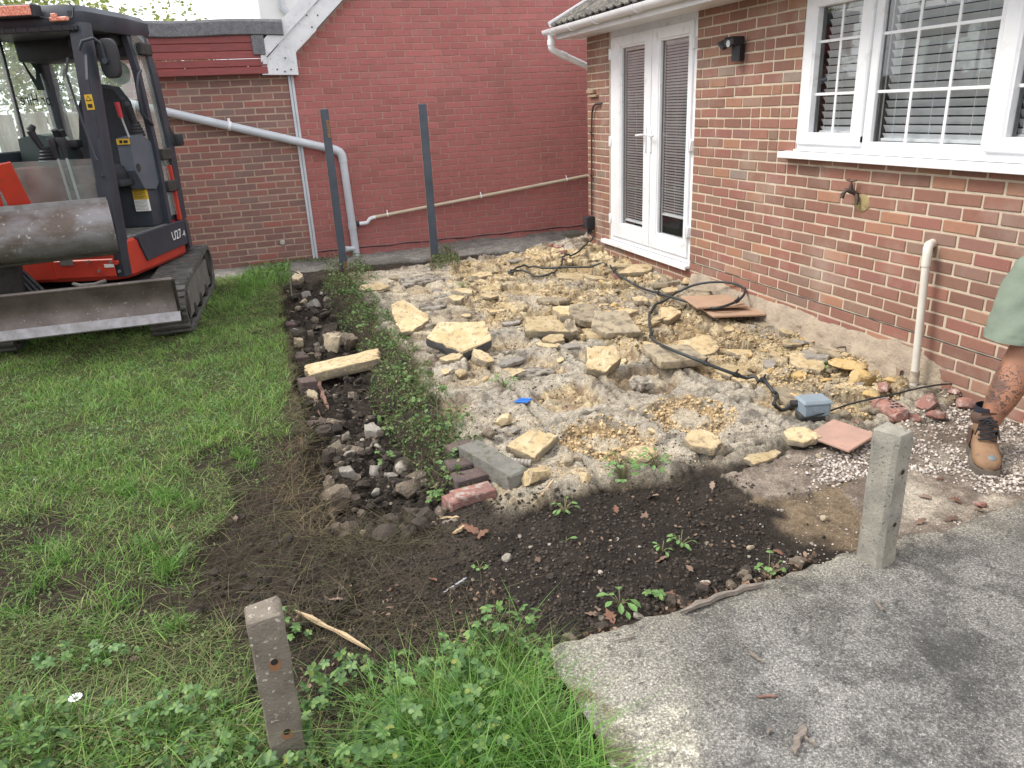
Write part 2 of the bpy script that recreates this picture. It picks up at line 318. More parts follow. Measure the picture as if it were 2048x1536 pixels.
    pz = -.285 + (terr - .5) * (.05 + .03 * yel) + (n3 - .5) * (.024 + .02 * yel) + (n4 - .5) * (.02 + .008 * yel) + (np.abs(n5 - .5) - .1) * (.045 + .01 * yel) + (n2 - .5) * .03 * yel
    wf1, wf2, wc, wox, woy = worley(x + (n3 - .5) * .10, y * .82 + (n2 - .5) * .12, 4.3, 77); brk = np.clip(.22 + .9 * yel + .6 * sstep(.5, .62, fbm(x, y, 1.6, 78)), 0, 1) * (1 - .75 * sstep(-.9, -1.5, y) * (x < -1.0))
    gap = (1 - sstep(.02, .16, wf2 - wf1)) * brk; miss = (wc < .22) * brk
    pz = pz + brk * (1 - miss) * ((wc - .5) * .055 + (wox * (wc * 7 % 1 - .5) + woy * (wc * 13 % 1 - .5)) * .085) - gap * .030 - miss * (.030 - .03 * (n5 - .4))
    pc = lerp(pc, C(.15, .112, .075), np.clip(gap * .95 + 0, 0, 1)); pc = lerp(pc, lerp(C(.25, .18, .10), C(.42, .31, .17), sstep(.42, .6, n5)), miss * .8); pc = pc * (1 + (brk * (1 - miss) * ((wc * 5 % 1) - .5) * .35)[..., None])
    near = sstep(-.75, -.05, x) * sstep(-1.9, .4, y); pz = pz + near * .10 * (.4 + n2)      # heap against the house
    far = sstep(.6, 2.2, y) * sstep(-2.2, -.6, x); pz = pz + far * .05 * n2
    for jx in JX:
        g = np.exp(-((wx * .25 + x * .75 - jx) / .014) ** 2) * (1 - .6 * yel) * (.25 + .75 * (y < .5)); pz = pz - g * .034; pc = lerp(pc, C(.075, .066, .052), g * .9)
    for jy in JY:
        g = np.exp(-((wy * .25 + y * .75 - jy) / .014) ** 2) * (1 - .6 * yel) * (.25 + .75 * (y < .5)); pz = pz - g * .034; pc = lerp(pc, C(.075, .066, .052), g * .9)
    rid = np.zeros(x.shape)
    for jx in JX[1:4]: rid = np.maximum(rid, np.exp(-((wx * .3 + x * .7 - jx) / .085) ** 4))
    for jy in JY[:7]: rid = np.maximum(rid, np.exp(-((wy * .3 + y * .7 - jy) / .085) ** 4))
    nr = sstep(.5, -.1, y) * sstep(-.55, -.9, x) * pat; rid = rid * nr * (1 - gap); pz = pz + rid * .024; trw = (np.sin((y + .12 * x) * 46 + n2 * 5) * .5 + .5) * sstep(.2, .5, y) * (1 - sstep(1.1, 1.6, y)) * sstep(-1.5, -1.8, x) * pat; pz = pz - trw * .012; pc = lerp(pc, C(.16, .14, .115), trw * .5); pc = lerp(pc, lerp(C(.38, .345, .285), C(.46, .42, .34), n5), rid * .55 * (1 - sstep(.5, .6, n3)))
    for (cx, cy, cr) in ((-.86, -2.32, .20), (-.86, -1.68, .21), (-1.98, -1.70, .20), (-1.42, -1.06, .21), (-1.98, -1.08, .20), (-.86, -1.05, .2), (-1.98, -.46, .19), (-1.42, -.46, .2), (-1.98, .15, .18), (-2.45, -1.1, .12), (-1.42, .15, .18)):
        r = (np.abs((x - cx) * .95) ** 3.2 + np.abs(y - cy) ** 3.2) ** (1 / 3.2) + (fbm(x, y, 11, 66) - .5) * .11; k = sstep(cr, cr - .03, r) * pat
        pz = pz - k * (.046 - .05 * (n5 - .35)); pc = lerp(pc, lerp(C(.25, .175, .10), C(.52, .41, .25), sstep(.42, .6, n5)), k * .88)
    for i, (cx, cy, cr) in enumerate(PADS):
        r = np.hypot((x - cx) * 1.0, (y - cy) * .95) + (fbm(x, y, 9, 60 + i) - .5) * .13
        ring = sstep(cr, cr - .05, r) * sstep(.07, .12, r); mid = 1 - sstep(.07, .12, r)
        pz = pz - ring * (.045 - .07 * (n5 - .35)) - mid * .012
        pc = lerp(pc, lerp(C(.30, .20, .10), C(.47, .35, .19), sstep(.4, .62, n4)) if i < 2 else lerp(C(.17, .125, .085), C(.26, .2, .13), sstep(.4, .6, n4)), ring * .92); pc = lerp(pc, C(.47, .405, .30), mid * .9)
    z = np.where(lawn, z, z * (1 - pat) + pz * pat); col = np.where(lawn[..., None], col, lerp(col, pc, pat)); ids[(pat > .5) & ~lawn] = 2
    # gravelly ground right
    gr = inpoly(px, py, P_GRAVEL) & (pat < .5); gc = lerp(C(.20, .165, .135), C(.30, .25, .205), sstep(.4, .7, n3)); gc = lerp(gc, C(.13, .10, .08), sstep(.5, .7, n2) * .6)
    gz = -.305 + (n2 - .5) * .03 + (n4 - .5) * .016; z = np.where(gr, gz, z); col = np.where(gr[..., None], gc, col)
    strk = sstep(.5, .62, fbm(x * 1.0 + y * .2, y * 3.2, 3.0, 57)) * (pat > .5) * ~lawn * (1 - yel); col = lerp(col, C(.42, .375, .30), strk * .55)
    powder = sstep(.36, .52, fbm(x, y, 3, 71)) * sstep(-1.35, -1.1, x) * sstep(-3.62, -3.5, y) * (1 - sstep(-3.3, -3.0, y)); col = lerp(col, C(.60, .54, .44), powder * .9 * (.5 + .5 * n4))
    ids[gr] = 3
    # concrete path along the back wall
    pe = 3.28 - .42 * sstep(-1.0, .1, x) + .06 * (n2 - .5)
    path = (y > pe) & (x > -7.6); z = np.where(path, -.305 + (n3 - .5) * .012 - .006 * sstep(.5, .6, fbm(x, y, 8, 81)), z)
    cc = lerp(C(.22, .21, .195), C(.30, .285, .26), sstep(.35, .65, n3)); cc = lerp(cc, C(.11, .105, .095), sstep(.5, .75, fbm(x, y, 2.4, 83)) * .7)
    dg = np.abs(((x + 3.25) * 1.2 + (y - 3.55) * .3) / .62) < 1
    grv = (np.sin((x * .96 + y * .28) * 120) > .2) & dg & (y < 3.85) & (y > 3.3) & path; z = np.where(grv, z - .006, z); cc = lerp(cc, C(.15, .145, .135), dg * path * .5)
    col = np.where(path[..., None], cc, col); ids[path] = 4
    return z, np.clip(col, 0, 1), ids
def H(x, y):
    return float(surf(np.array([x]), np.array([y]))[0][0])
gx = np.arange(-7.6, .30, .0135); gy = [-5.3]
while gy[-1] < 4.08: gy.append(gy[-1] + (.012 if gy[-1] < -2.4 else .014 if gy[-1] < 0 else .02))
gy = np.array(gy); GX, GY = np.meshgrid(gx, gy); GZ, GC, GI = surf(GX, GY)
nx, ny = len(gx), len(gy)
idx = np.arange(nx * ny).reshape(ny, nx); Q = np.stack([idx[:-1, :-1], idx[:-1, 1:], idx[1:, 1:], idx[1:, :-1]], -1).reshape(-1, 4)
QI = GI[:-1, :-1].reshape(-1); GV = np.stack([GX, GY, GZ], -1).reshape(-1, 3); GCf = GC.reshape(-1, 3)
t = NT('ground_surface'); at = t.new('ShaderNodeVertexColor', layer_name='Col')
c = t.mix(1.0, at.outputs[0], t.ramp(t.noise(150, 5, .7), [(.28, (.38, .37, .36)), (.5, (.95, .95, .95)), (.72, (1.65, 1.62, 1.58))]), 'MULTIPLY'); c = t.mix(1.0, c, t.ramp(t.noise(38, 5, .75), [(.32, (.55, .54, .53)), (.5, (1, 1, 1)), (.7, (1.35, 1.34, 1.32))]), 'MULTIPLY')
c = t.mix(t.rng(t.noise(95, 3, .8), .72, .78, 0, .3), c, (.36, .32, .26)); t.bump(t.noise(110, 7, .75), .9, .014); m_ground = t.fin(c, .95, 0, .2)
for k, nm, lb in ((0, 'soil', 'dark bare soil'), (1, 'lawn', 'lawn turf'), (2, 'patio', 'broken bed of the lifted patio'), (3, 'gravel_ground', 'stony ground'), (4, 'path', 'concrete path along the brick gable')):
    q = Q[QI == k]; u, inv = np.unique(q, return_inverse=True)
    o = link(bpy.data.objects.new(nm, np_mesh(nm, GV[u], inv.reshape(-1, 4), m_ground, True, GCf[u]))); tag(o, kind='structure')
mb = MB()
for x0, x1, y0, y1 in ((-70, -7.59, -40, 70), (.29, 70, -40, 70), (-7.6, .3, -40, -5.29), (-7.6, .3, 4.07, 70)):
    mb.box(x0, x1, y0, y1, -.6, -.335)
tag(mb.build('ground', mat('far_ground', (.07, .075, .04), (.10, .09, .06), 3, bump=.3, bscale=20), None, 0), kind='structure')
# near concrete slab with its crumbled edge
ys = np.concatenate([[0, 0], np.cumsum(.012 * 1.028 ** np.arange(62))]); us = np.linspace(0, 1, 330)
SV = []; SC = []
for j, tt in enumerate(ys):
    xl = -2.93 + .02 * np.sin(tt * 5); X = xl + us * (1.35 - xl)
    ye = -3.70 + (X + 2.9) * .055 * (X < -1.6) + (X >= -1.6) * (.0715 - .0 * X) + (fbm(X, X * 0, 3.5, 5) - .5) * .05 + (fbm(X, X * 0, 22, 6) - .5) * .030
    ye = ye - .055 * np.exp(-((X + 1.50) / .07) ** 2) - .03 * np.exp(-((X + 1.2) / .05) ** 2)
    Yv = ye - tt
    e = fbm(X, Yv, 18, 7)
    Z = -.272 + (fbm(X, Yv, 1.5, 8) - .5) * .02 + (fbm(X, Yv, 30, 9, 3) - .5) * .007 - .02 * np.exp(-tt / .012) * e
    if j == 0: Z = Z * 0 - .46; Yv = Yv + .012
    SV.append(np.stack([X, Yv, Z], -1))
    base = np.array([.205, .20, .188]) * (.50 + 1.0 * fbm(X, Yv, 2.2, 91, 7)[:, None]); sp = fbm(X, Yv, 55, 92, 2)
    base = base * (1 - .3 * sstep(.50, .60, fbm(X, Yv, 11, 93, 5)))[:, None]
    warm = np.exp(-tt / .10)[..., None] if np.ndim(tt) else np.exp(-tt / .10); base = base * (1 - .5 * warm) + np.array([.36, .32, .24]) * .5 * warm
    px, py, _ = project(X, Yv, np.full(X.shape, -.27)); rr = np.hypot((px - 1290) / 150, (py - 1560) / 150) + (fbm(X, Yv, 8, 94, 5) - .5) * 1.3
    k = (1 - sstep(.75, 1.05, rr))[:, None]; base = base * (1 - k) + np.array([.50, .47, .385]) * k
    k2 = (1 - sstep(.5, 2.0, np.hypot((px - 1180) / 170, (py - 1440) / 130)))[:, None] * .6; base = base * (1 - k2) + np.array([.43, .405, .34]) * k2
    md = np.abs((px - 1130) * .72 - (py - 1390) * .75 + 20 + (fbm(X, Yv, 9, 95) - .5) * 150); k3 = ((1 - sstep(20, 60, md)) * (px < 1270) * (py > 1340) * sstep(.35, .5, fbm(X, Yv, 14, 96)))[:, None] * .85
    base = base * (1 - k3) + np.array([.15, .115, .06]) * k3
    SC.append(base)
SV = np.array(SV); SC = np.array(SC); a, b = SV.shape[:2]; ii = np.arange(a * b).reshape(a, b); F = np.stack([ii[:-1, :-1], ii[1:, :-1], ii[1:, 1:], ii[:-1, 1:]], -1).reshape(-1, 4)
t = NT('slab_surface'); at = t.new('ShaderNodeVertexColor', layer_name='Col'); n = t.noise(135, 4, .8)
c = t.mix(1.0, at.outputs[0], t.ramp(n, [(.36, (.38, .38, .385)), (.47, (.76, .76, .76)), (.55, (1.15, 1.15, 1.15)), (.64, (2.2, 2.2, 2.15))]), 'MULTIPLY')
c = t.mix(t.rng(t.noise(24, 8, .8), .57, .62, 0, .75), c, (.045, .045, .043)); c = t.mix(t.rng(t.noise(3.2, 14, .86), .50, .57, 0, .7), c, (.06, .06, .058)); c = t.mix(t.rng(t.noise(7, 14, .9), .57, .63, 0, .6), c, (.40, .39, .355)); c = t.mix(t.rng(t.noise(75, 3, .9), .645, .68, 0, .9), c, (.56, .54, .50)); t.bump(n, .8, .008); m_slab = t.fin(c, .95, 0, .2)
tag(link(bpy.data.objects.new('concrete_slab', np_mesh('concrete_slab', SV.reshape(-1, 3), F, m_slab, True, SC.reshape(-1, 3)))), kind='structure')
# ------------------------------------------------------------------ brickwork
def adopt(o, E):
    o.parent = E; o.matrix_parent_inverse = Matrix.Translation(-E.location); return o
def brick_variants(name, m, axis, n=5, h=.064, L=.213, d=.10, bev=.0035):
    out = []
    for i in range(n):
        mb = MB(); mb.box(-L / 2, L / 2, -d / 2, d / 2, -h / 2, h / 2, bev)
        r = random.Random(i * 31 + len(name)); k = [r.uniform(-1, 1) for _ in range(12)]
        mb.v = [(x + .0012 * math.sin(z * 90 + k[0] * 9) + (.002 * k[1] if x > 0 else .002 * k[2]), y + .0009 * math.sin(x * 60 + k[3] * 6), z + .0014 * math.sin(x * 40 + k[4] * 5) + (.001 * k[5] if z > 0 else .0012 * k[6])) for x, y, z in mb.v]
        if axis == 'y': mb.v = [(y, x, z) for x, y, z in mb.v]
        out.append(mb)
    return [(m_.mesh(name, m, 25), np.array(m_.v), m_.f) for m_ in out]
def lay_bricks(E, name, axis, plane, cand, m_one, m_many, n_ind=300, sgn=-1, proud=.007, jit=.0025, h=.064):
    """cand: list of (u centre, length, z centre); the n_ind that show largest are objects, the others one merged part"""
    var = brick_variants(name + '_brick', m_one, axis, h=h); rs = random.Random(len(cand)); vis = []
    for u, L, z in cand:
        p = (plane, u, z) if axis == 'y' else (u, plane, z); px, py, d = project(*[np.array(c) for c in p])
        vis.append((-(1 / d ** 2 if -20 < px < 2070 and -20 < py < 1560 and d > .5 else 1e-4 / (1 + abs(px))) * L, u, L, z))
    vis.sort(); V = []; F = []
    for i, (_, u, L, z) in enumerate(vis):
        me, v, f = var[rs.randrange(len(var))]; off = plane + sgn * proud - sgn * .05 + rs.uniform(-jit, jit); sc = (L - .0135) / .213
        if i < n_ind:
            o = bpy.data.objects.new('brick', me); COL.objects.link(o)
            o.location = (off, u, z) if axis == 'y' else (u, off, z); o.scale = (1, sc, 1) if axis == 'y' else (sc, 1, 1)
            o.rotation_euler = (rs.uniform(-.006, .006), rs.uniform(-.006, .006) if axis == 'x' else 0, 0); adopt(o, E)
        else:
            b = len(V); s3 = np.array((1, sc, 1) if axis == 'y' else (sc, 1, 1)); q = v * s3 + np.array((off, u, z) if axis == 'y' else (u, off, z)); V += q.tolist(); F += [tuple(b + k for k in ff) for ff in f]
    if V:
        mb = MB(); mb.v = V; mb.f = F; o = mb.build('brick', m_many, None, 25); o.name = 'brickwork'; tag(o, kind='stuff'); adopt(o, E)
def course(u0, u1, joint0, pitch=.225):
    """brick centres and lengths of one course between u0 and u1 with joints at joint0 + n*pitch"""
    n0 = math.floor((u0 - joint0) / pitch); r = []; a = u0; k = n0 + 1
    while a < u1 - 1e-6:
        b = min(joint0 + k * pitch, u1); k += 1
        if b - a > .03: r.append(((a + b) / 2, b - a))
        a = b
    return r
def P(E, mb, name, m, smooth=30, kind=None):
    o = adopt(mb.build(name, m, None, smooth), E)
    if kind: o['kind'] = kind
    return o
def SUB(par, mb, name, m, smooth=30, loc=None):     # a sub-part: child of a part (parts of the buildings have identity transforms)
    o = mb.build(name, m, None, smooth); o.parent = par; return o

# ------------------------------------------------------------------ the bungalow on the right
house = empty('brick_bungalow', (0, 0, -.35), label='red brick bungalow with white french doors, white window and tiled eaves', cat='house')
DY0, DY1, DZ0, DZ1 = .205, 1.822, -.045, 2.01
WY0, WY1, WZ0, WZ1 = -3.125, -1.09, .955, 1.99
mb = MB()
for y0, y1, z0, z1 in ((DY1, 2.36, -.6, 2.02), (DY0, DY1, -.6, DZ0), (WY1, DY0, -.6, 2.02), (WY0, WY1, -.6, WZ0), (-6.5, WY0, -.6, 2.02)): mb.box(0, .12, y0, y1, z0, z1)
mb.box(.12, 6.5, 2.25, 2.36, -.6, 2.0); mb.box(.12, 6.5, -6.5, -6.4, -.6, 2.0); mb.box(6.4, 6.5, -6.4, 2.25, -.6, 2.0)
P(house, mb, 'wall', m_mortar)
mb = MB(); mb.box(.50, 6.3, -6.3, 2.2, -.5, 2.0); P(house, mb, 'dark_backing', m_dark)  # dark block behind the openings; its colour stands in for the unlit room
cand = []
for c in range(-4, 27):
    z = (c + .5) * .075; j0 = 0 if c % 2 else .1125; rows = [(-6.5, 2.36)]; rs = random.Random(c)
    if DZ0 - .03 < z < DZ1: rows = [(-6.5, DY0), (DY1, 2.36)]
    if WZ0 - .0 < z < WZ1: rows = [(a, b) for a0, b0 in rows for a, b in (((-6.5, WY0), (WY1, b0)) if a0 < WY0 else ((a0, b0),))]
    for a, b in rows:
        for u, L in course(a, b, j0):
            if c > 10 and -1.05 < u < -.55 and L > .2 and rs.random() < .5: cand += [(u - L / 4, L / 2, z), (u + L / 4, L / 2, z)]     # patched bats beside the window
            else: cand.append((u, L, z))
lay_bricks(house, 'house', 'y', 0.0, cand, m_hb, m_hbs, 300, -1, proud=.005, jit=.002, h=.0622)
# plinth render below the damp course
R = []; rs = np.arange(-2.75, .16, .018)
for k in range(15):
    f = k / 14; z = -.085 - f * .34 + (fbm(rs, rs * 0 + k * .3, 6, 3) - .5) * .05 * (1 if k else 1.6); top = fbm(rs, rs * 0, 3, 8)
    x = -.006 - .055 * f ** .7 - (fbm(rs, rs * 0 + f, 9, 4) - .4) * .045 * min(1, f * 3) - .06 * f ** 4
    x = x * np.clip(sstep(-2.62, -2.25, rs), 0, 1) + .004 * (1 - sstep(-2.62, -2.25, rs)); R.append(np.stack([np.where(k == 0, .002, x), rs, z - .05 * (top - .4)], -1).tolist())
mb = MB(); mb.loft(R, closed=False, cap=False); P(house, mb, 'plinth_render', m_grout, 60)
mb = MB(); L_ = [(-.0035 - .001 * math.sin(i * 2.1), .2 - i * .06, -.001 + .0008 * math.sin(i * 1.3)) for i in range(60)]; mb.tube(L_, [.0018 + .0014 * abs(math.sin(i * 1.7)) for i in range(60)], 4); P(house, mb, 'damp_course', m_black)
# eaves
mb = MB(); mb.box(-.30, -.282, -6.5, 2.485, 2.0, 2.13); P(house, mb, 'fascia', m_upvc)
mb = MB(); mb.box(-.282, .0, -6.5, 2.47, 2.004, 2.014); P(house, mb, 'soffit', m_upvc)
mb = MB(); mb.box(-.28, 1.2, 2.47, 2.485, 2.0, 2.12); P(house, mb, 'gable_soffit', m_upvc)
prof = [(-.355 + .057 * math.cos(a), 2.098 + .058 * math.sin(a)) for a in np.linspace(math.pi, 2 * math.pi, 11)]; inn = [(-.355 + .053 * math.cos(a), 2.098 + .054 * math.sin(a)) for a in np.linspace(2 * math.pi, math.pi, 11)]
mb = MB(); mb.prism(prof + inn, -6.5, 2.60, 'y'); mb.prism(prof, 2.60, 2.612, 'y'); gut = P(house, mb, 'gutter', m_upvc)
for y in (2.40, 1.92, 1.35, .55, -.25, -1.05):
    mb = MB(); o_ = [(-.355 + .066 * math.cos(a), 2.098 + .067 * math.sin(a)) for a in np.linspace(math.pi, 2 * math.pi, 11)]; i_ = [(-.355 + .056 * math.cos(a), 2.098 + .057 * math.sin(a)) for a in np.linspace(2 * math.pi, math.pi, 11)]
    mb.prism(o_ + i_, y - .014, y + .014, 'y'); SUB(gut, mb, 'gutter_bracket', m_upvc)
mb = MB(); mb.tube([(-.355, 2.49, 2.06), (-.355, 2.49, 1.93), (-.34, 2.495, 1.905), (-.30, 2.51, 1.885), (.10, 2.60, 1.74), (.22, 2.60, 1.66), (.24, 2.60, 1.60), (.24, 2.60, -.3)], .034, 12)
for p, q in (((-.355, 2.49, 2.0), (-.355, 2.49, 1.95)), ((-.23, 2.527, 1.862), (-.17, 2.54, 1.84))): mb.tube([p, q], .039, 12)
P(house, mb, 'downpipe', m_upvc, 40)
# roof: three courses of profiled tiles at the eaves, the rest one slope
pit = math.radians(27); cx, cz = math.cos(pit), math.sin(pit)
def tile_mesh():
    n = 17; w = .30; A = []; B = []
    for i in range(n):
        y = -w / 2 + w * i / (n - 1) + (.004 if i == 0 else 0); hz = .018 * max(0, math.cos((y / w) * 4 * math.pi)) ** .7
        A.append((y, hz)); B.append((y, hz - .014))
    mb = MB(); mb.loft([[(s, a, b + dz) for a, b in A + B[::-1]] for s, dz in ((0, 0), (.03, .002), (.36, 0))]); return mb.mesh('roof_tile', m_tile, 50)
tm = tile_mesh(); rs_ = random.Random(4)
mb = MB(); sl = MB()
sl.add([(-.33, -6.5, 2.125), (-.33, 2.46, 2.125), (-.33 + 5 * cx, 2.46, 2.125 + 5 * cz), (-.33 + 5 * cx, -6.5, 2.125 + 5 * cz), (-.33, -6.5, 2.10), (-.33, 2.46, 2.10), (-.33 + 5 * cx, 2.46, 2.06 + 5 * cz), (-.33 + 5 * cx, -6.5, 2.06 + 5 * cz)], [(0, 1, 2, 3), (7, 6, 5, 4), (0, 4, 5, 1), (1, 5, 6, 2), (2, 6, 7, 3), (3, 7, 4, 0)])
roof = P(house, sl, 'roof', m_tile)
for r in range(4):
    for k in range(27):
        o = bpy.data.objects.new('roof_tile', tm); COL.objects.link(o); s = -.03 + r * .30
        o.location = (-.33 + s * cx, 2.33 - k * .298, 2.150 + s * cz + rs_.uniform(-.003, .003)); o.rotation_euler = (rs_.uniform(-.012, .012), -pit - .03, 0); o.parent = roof
mb = MB(); mb.bar((-.37, 2.49, 2.145), (-.33 + 4 * cx, 2.49, 2.165 + 4 * cz), .035, .05); P(house, mb, 'verge_strip', m_upvc)
# french doors
X0 = .012
mb = MB(); fw = .062
mb.box(X0, .10, DY0, DY0 + fw, -.03, DZ1, .004); mb.box(X0, .10, DY1 - fw, DY1, -.03, DZ1, .004); mb.box(X0 + .001, .099, DY0 + fw, DY1 - fw, 1.945, DZ1, .004); mb.box(X0 + .001, .099, DY0 + fw, DY1 - fw, -.03, .03, .004)
mb.box(X0 - .004, .05, DY0, DY1, 1.955, 1.962)
door = P(house, mb, 'french_door', m_upvc)
mb = MB(); mb.box(-.05, .10, DY0 - .01, 1.935, -.062, -.036, .004); mb.box(-.054, -.04, DY0 - .01, 1.935, -.075, -.04, .003); SUB(door, mb, 'door_sill', m_upvc)
for ly0, ly1, gy0, gy1 in ((.952, 1.765, 1.080, 1.575), (.262, .940, .325, .820)):
    mb = MB(); xa, xb = -.008, .06
    mb.box(xa, xb, ly0, gy0, .022, 1.95, .005); mb.box(xa, xb, gy1, ly1, .022, 1.95, .005); mb.box(xa + .001, xb, gy0, gy1, .022, .155, .005); mb.box(xa + .001, xb, gy0, gy1, 1.855, 1.95, .005)
    b = .016
    for (a0, a1, c0, c1) in ((gy0 - .002, gy0 + b, .15, 1.86), (gy1 - b, gy1 + .002, .15, 1.86)): mb.box(xa + .012, xb, a0, a1, c0, c1)
    mb.box(xa + .0125, xb, gy0, gy1, .153, .155 + b); mb.box(xa + .0125, xb, gy0, gy1, 1.855 - b, 1.857)
    SUB(door, mb, 'door_leaf', m_upvc)
    mb = MB(); mb.box(.022, .028, gy0, gy1, .155, 1.855); SUB(door, mb, 'door_pane', m_glass, 0)
    mb = MB(); 
    for q in (gy0 + .004, gy1 - .016): mb.box(.030, .044, q, q + .012, .16, 1.85)
    SUB(door, mb, 'pane_spacer', m_rubber)
for y, s in ((1.025, 1), (.985 - .06, -1)):
    mb = MB(); mb.box(-.020, -.008, y - .014, y + .014, .90, 1.13, .004); mb.tube([(-.02, y, 1.057), (-.055, y, 1.057), (-.058, y + s * .02, 1.057), (-.055, y + s * .115, 1.05)], .0095, 8); mb.tube([(-.024, y, .985), (-.018, y, .985)], .008, 8); SUB(door, mb, 'door_handle', m_upvc, 40)
for y, zs in ((1.775, (1.80, .98, .20)), (.252, (1.78, .98, .25))):
    for z in zs:
        mb = MB(); mb.box(-.020, .012, y - .022, y + .022, z - .045, z + .045, .004); mb.tube([(-.022, y, z - .05), (-.022, y, z + .05)], .009, 8); SUB(door, mb, 'door_hinge', m_upvc, 40)
# window
mb = MB(); xa, xb = .004, .09
mb.box(xa, xb, WY0, WY1, .985, 1.05, .006); mb.box(xa, xb, WY0, WY1, 1.93, 1.99, .006)
for y0, y1 in ((WY1 - .05, WY1), (-1.748, -1.685), (-2.575, -2.508), (WY0, WY0 + .05)): mb.box(xa + .001, xb, y0, y1, 1.0, 1.95, .006)
mb.box(xa + .002, xb, -2.52, -1.735, 1.0, 1.062, .006)
win = P(house, mb, 'window', m_upvc)
mb = MB(); mb.add([(.06, WY0, .992), (-.075, WY0 - .05, .982), (-.075, WY1 + .09, .982), (.06, WY1 + .09, .992), (.06, WY0, .955), (-.07, WY0 - .05, .946), (-.07, WY1 + .09, .946), (.06, WY1 + .09, .955)], [(0, 1, 2, 3), (7, 6, 5, 4), (1, 5, 6, 2), (2, 6, 7, 3), (3, 7, 4, 0), (0, 4, 5, 1)]); mb.box(-.078, -.07, WY0 - .05, WY1 + .092, .943, .983, .003); mb.box(-.02, .004, WY0, WY1, .99, 1.0)
SUB(win, mb, 'window_sill', m_upvc)
for y1, y0, c, ins in ((-1.103, -1.688, 2, 1), (-1.748, -2.508, 3, 0), (-2.548, -3.113, 2, 1)):
    g1, g0 = (y1 - .098, y0 + .088) if ins else (y1, y0); zb = 1.102 if ins else 1.06; zt = 1.86 if ins else 1.93
    if ins:
        mb = MB(); xf = -.018
        mb.box(xf, .06, y0, y1, 1.032, 1.100, .008); mb.box(xf, .06, y0, y1, 1.862, 1.94, .008); mb.box(xf + .001, .06, y0, g0, 1.05, 1.92, .008); mb.box(xf + .001, .06, g1, y1, 1.05, 1.92, .008)
        for a, b_, cc, dd in ((g0 - .03, g0 + .008, 1.08, 1.88), (g1 - .008, g1 + .03, 1.08, 1.88)): mb.box(xf + .010, .05, a, b_, cc, dd, .003)
        mb.box(xf + .011, .05, g0, g1, 1.08, 1.108, .003); SUB(win, mb, 'casement', m_upvc)
    mb = MB(); mb.box(.030, .036, g0, g1, zb, zt); SUB(win, mb, 'window_pane', m_glass, 0)
    for i in range(1, c):
        y = g1 + (g0 - g1) * i / c; mb = MB(); mb.box(.022, .0295, y - .009, y + .009, zb, zt, .002); SUB(win, mb, 'glazing_bar', m_upvc)
    for z in (1.345, 1.66):
        mb = MB(); mb.box(.0225, .0297, g0, g1, z - .0085, z + .0085, .002); SUB(win, mb, 'glazing_bar', m_upvc)
    mb = MB(); mb.box(.036, .056, g1 - .018, g1, zb, zt); mb.box(.036, .056, g0, g0 + .012, zb, zt); SUB(win, mb, 'pane_spacer', m_rubber)
# blinds hang inside the openings
def blind(y0, y1, z0, z1, pitch, dep, x, tilt, label, each, drop=0):
    b = empty('venetian_blind', (x, (y0 + y1) / 2, z0), label=label, cat='blind'); n = int((z1 - z0 - .03) / pitch); w = (y1 - y0) / 2
    sm = MB(); sm.loft([[(-dep / 2, s, 0), (0, s, .0035), (dep / 2, s, 0), (0, s, .0015)] for s in (-w, w)]); me = sm.mesh('slat', m_slat, 0); many = MB()
    for i in range(n):
        a = tilt + random.uniform(-.05, .05)
        if each:
            o = bpy.data.objects.new('slat', me); o.location = (0, 0, .02 + i * pitch); o.rotation_euler = (0, a, 0); link(o, b)
        else:
            M = Matrix.Translation((0, 0, .02 + i * pitch)) @ Matrix.Rotation(a, 4, 'Y'); many.add([M @ Vector(v) for v in sm.v], sm.f)
    if not each: o = many.build('slats', m_slat, b, 0); o['kind'] = 'stuff'
    for f in (-.72, .02, .75):
        mb = MB(); mb.tube([(-dep * .55, f * w, 0), (-dep * .55, f * w, z1 - z0)], .0016, 4); mb.build('cord', m_slat, b)
    mb = MB(); mb.box(-dep / 2, dep / 2, -w, w, z1 - z0 - .03, z1 - z0, .003); mb.build('head_rail', m_slat, b)
    mb = MB(); mb.box(-dep / 2, dep / 2, -w, w, -.005, .012, .003); mb.build('bottom_rail', m_slat, b)
blind(1.085, 1.55, .20, 1.84, .0245, .022, .060, .95, 'narrow slatted blind behind the left glazed leaf of the french doors', False)
blind(.335, .80, .34, 1.84, .0245, .022, .060, .95, 'narrow slatted blind behind the right glazed leaf of the french doors', False)
blind(-1.59, -1.225, 1.105, 1.93, .046, .046, .088, 1.0, 'grey wide slatted blind behind the narrow left casement', True)
blind(-2.49, -1.77, 1.07, 1.93, .046, .046, .088, 1.0, 'grey wide slatted blind behind the broad middle pane', True)
blind(-3.02, -2.64, 1.105, 1.93, .046, .046, .088, 1.0, 'grey wide slatted blind behind the casement cut by the right edge', True)
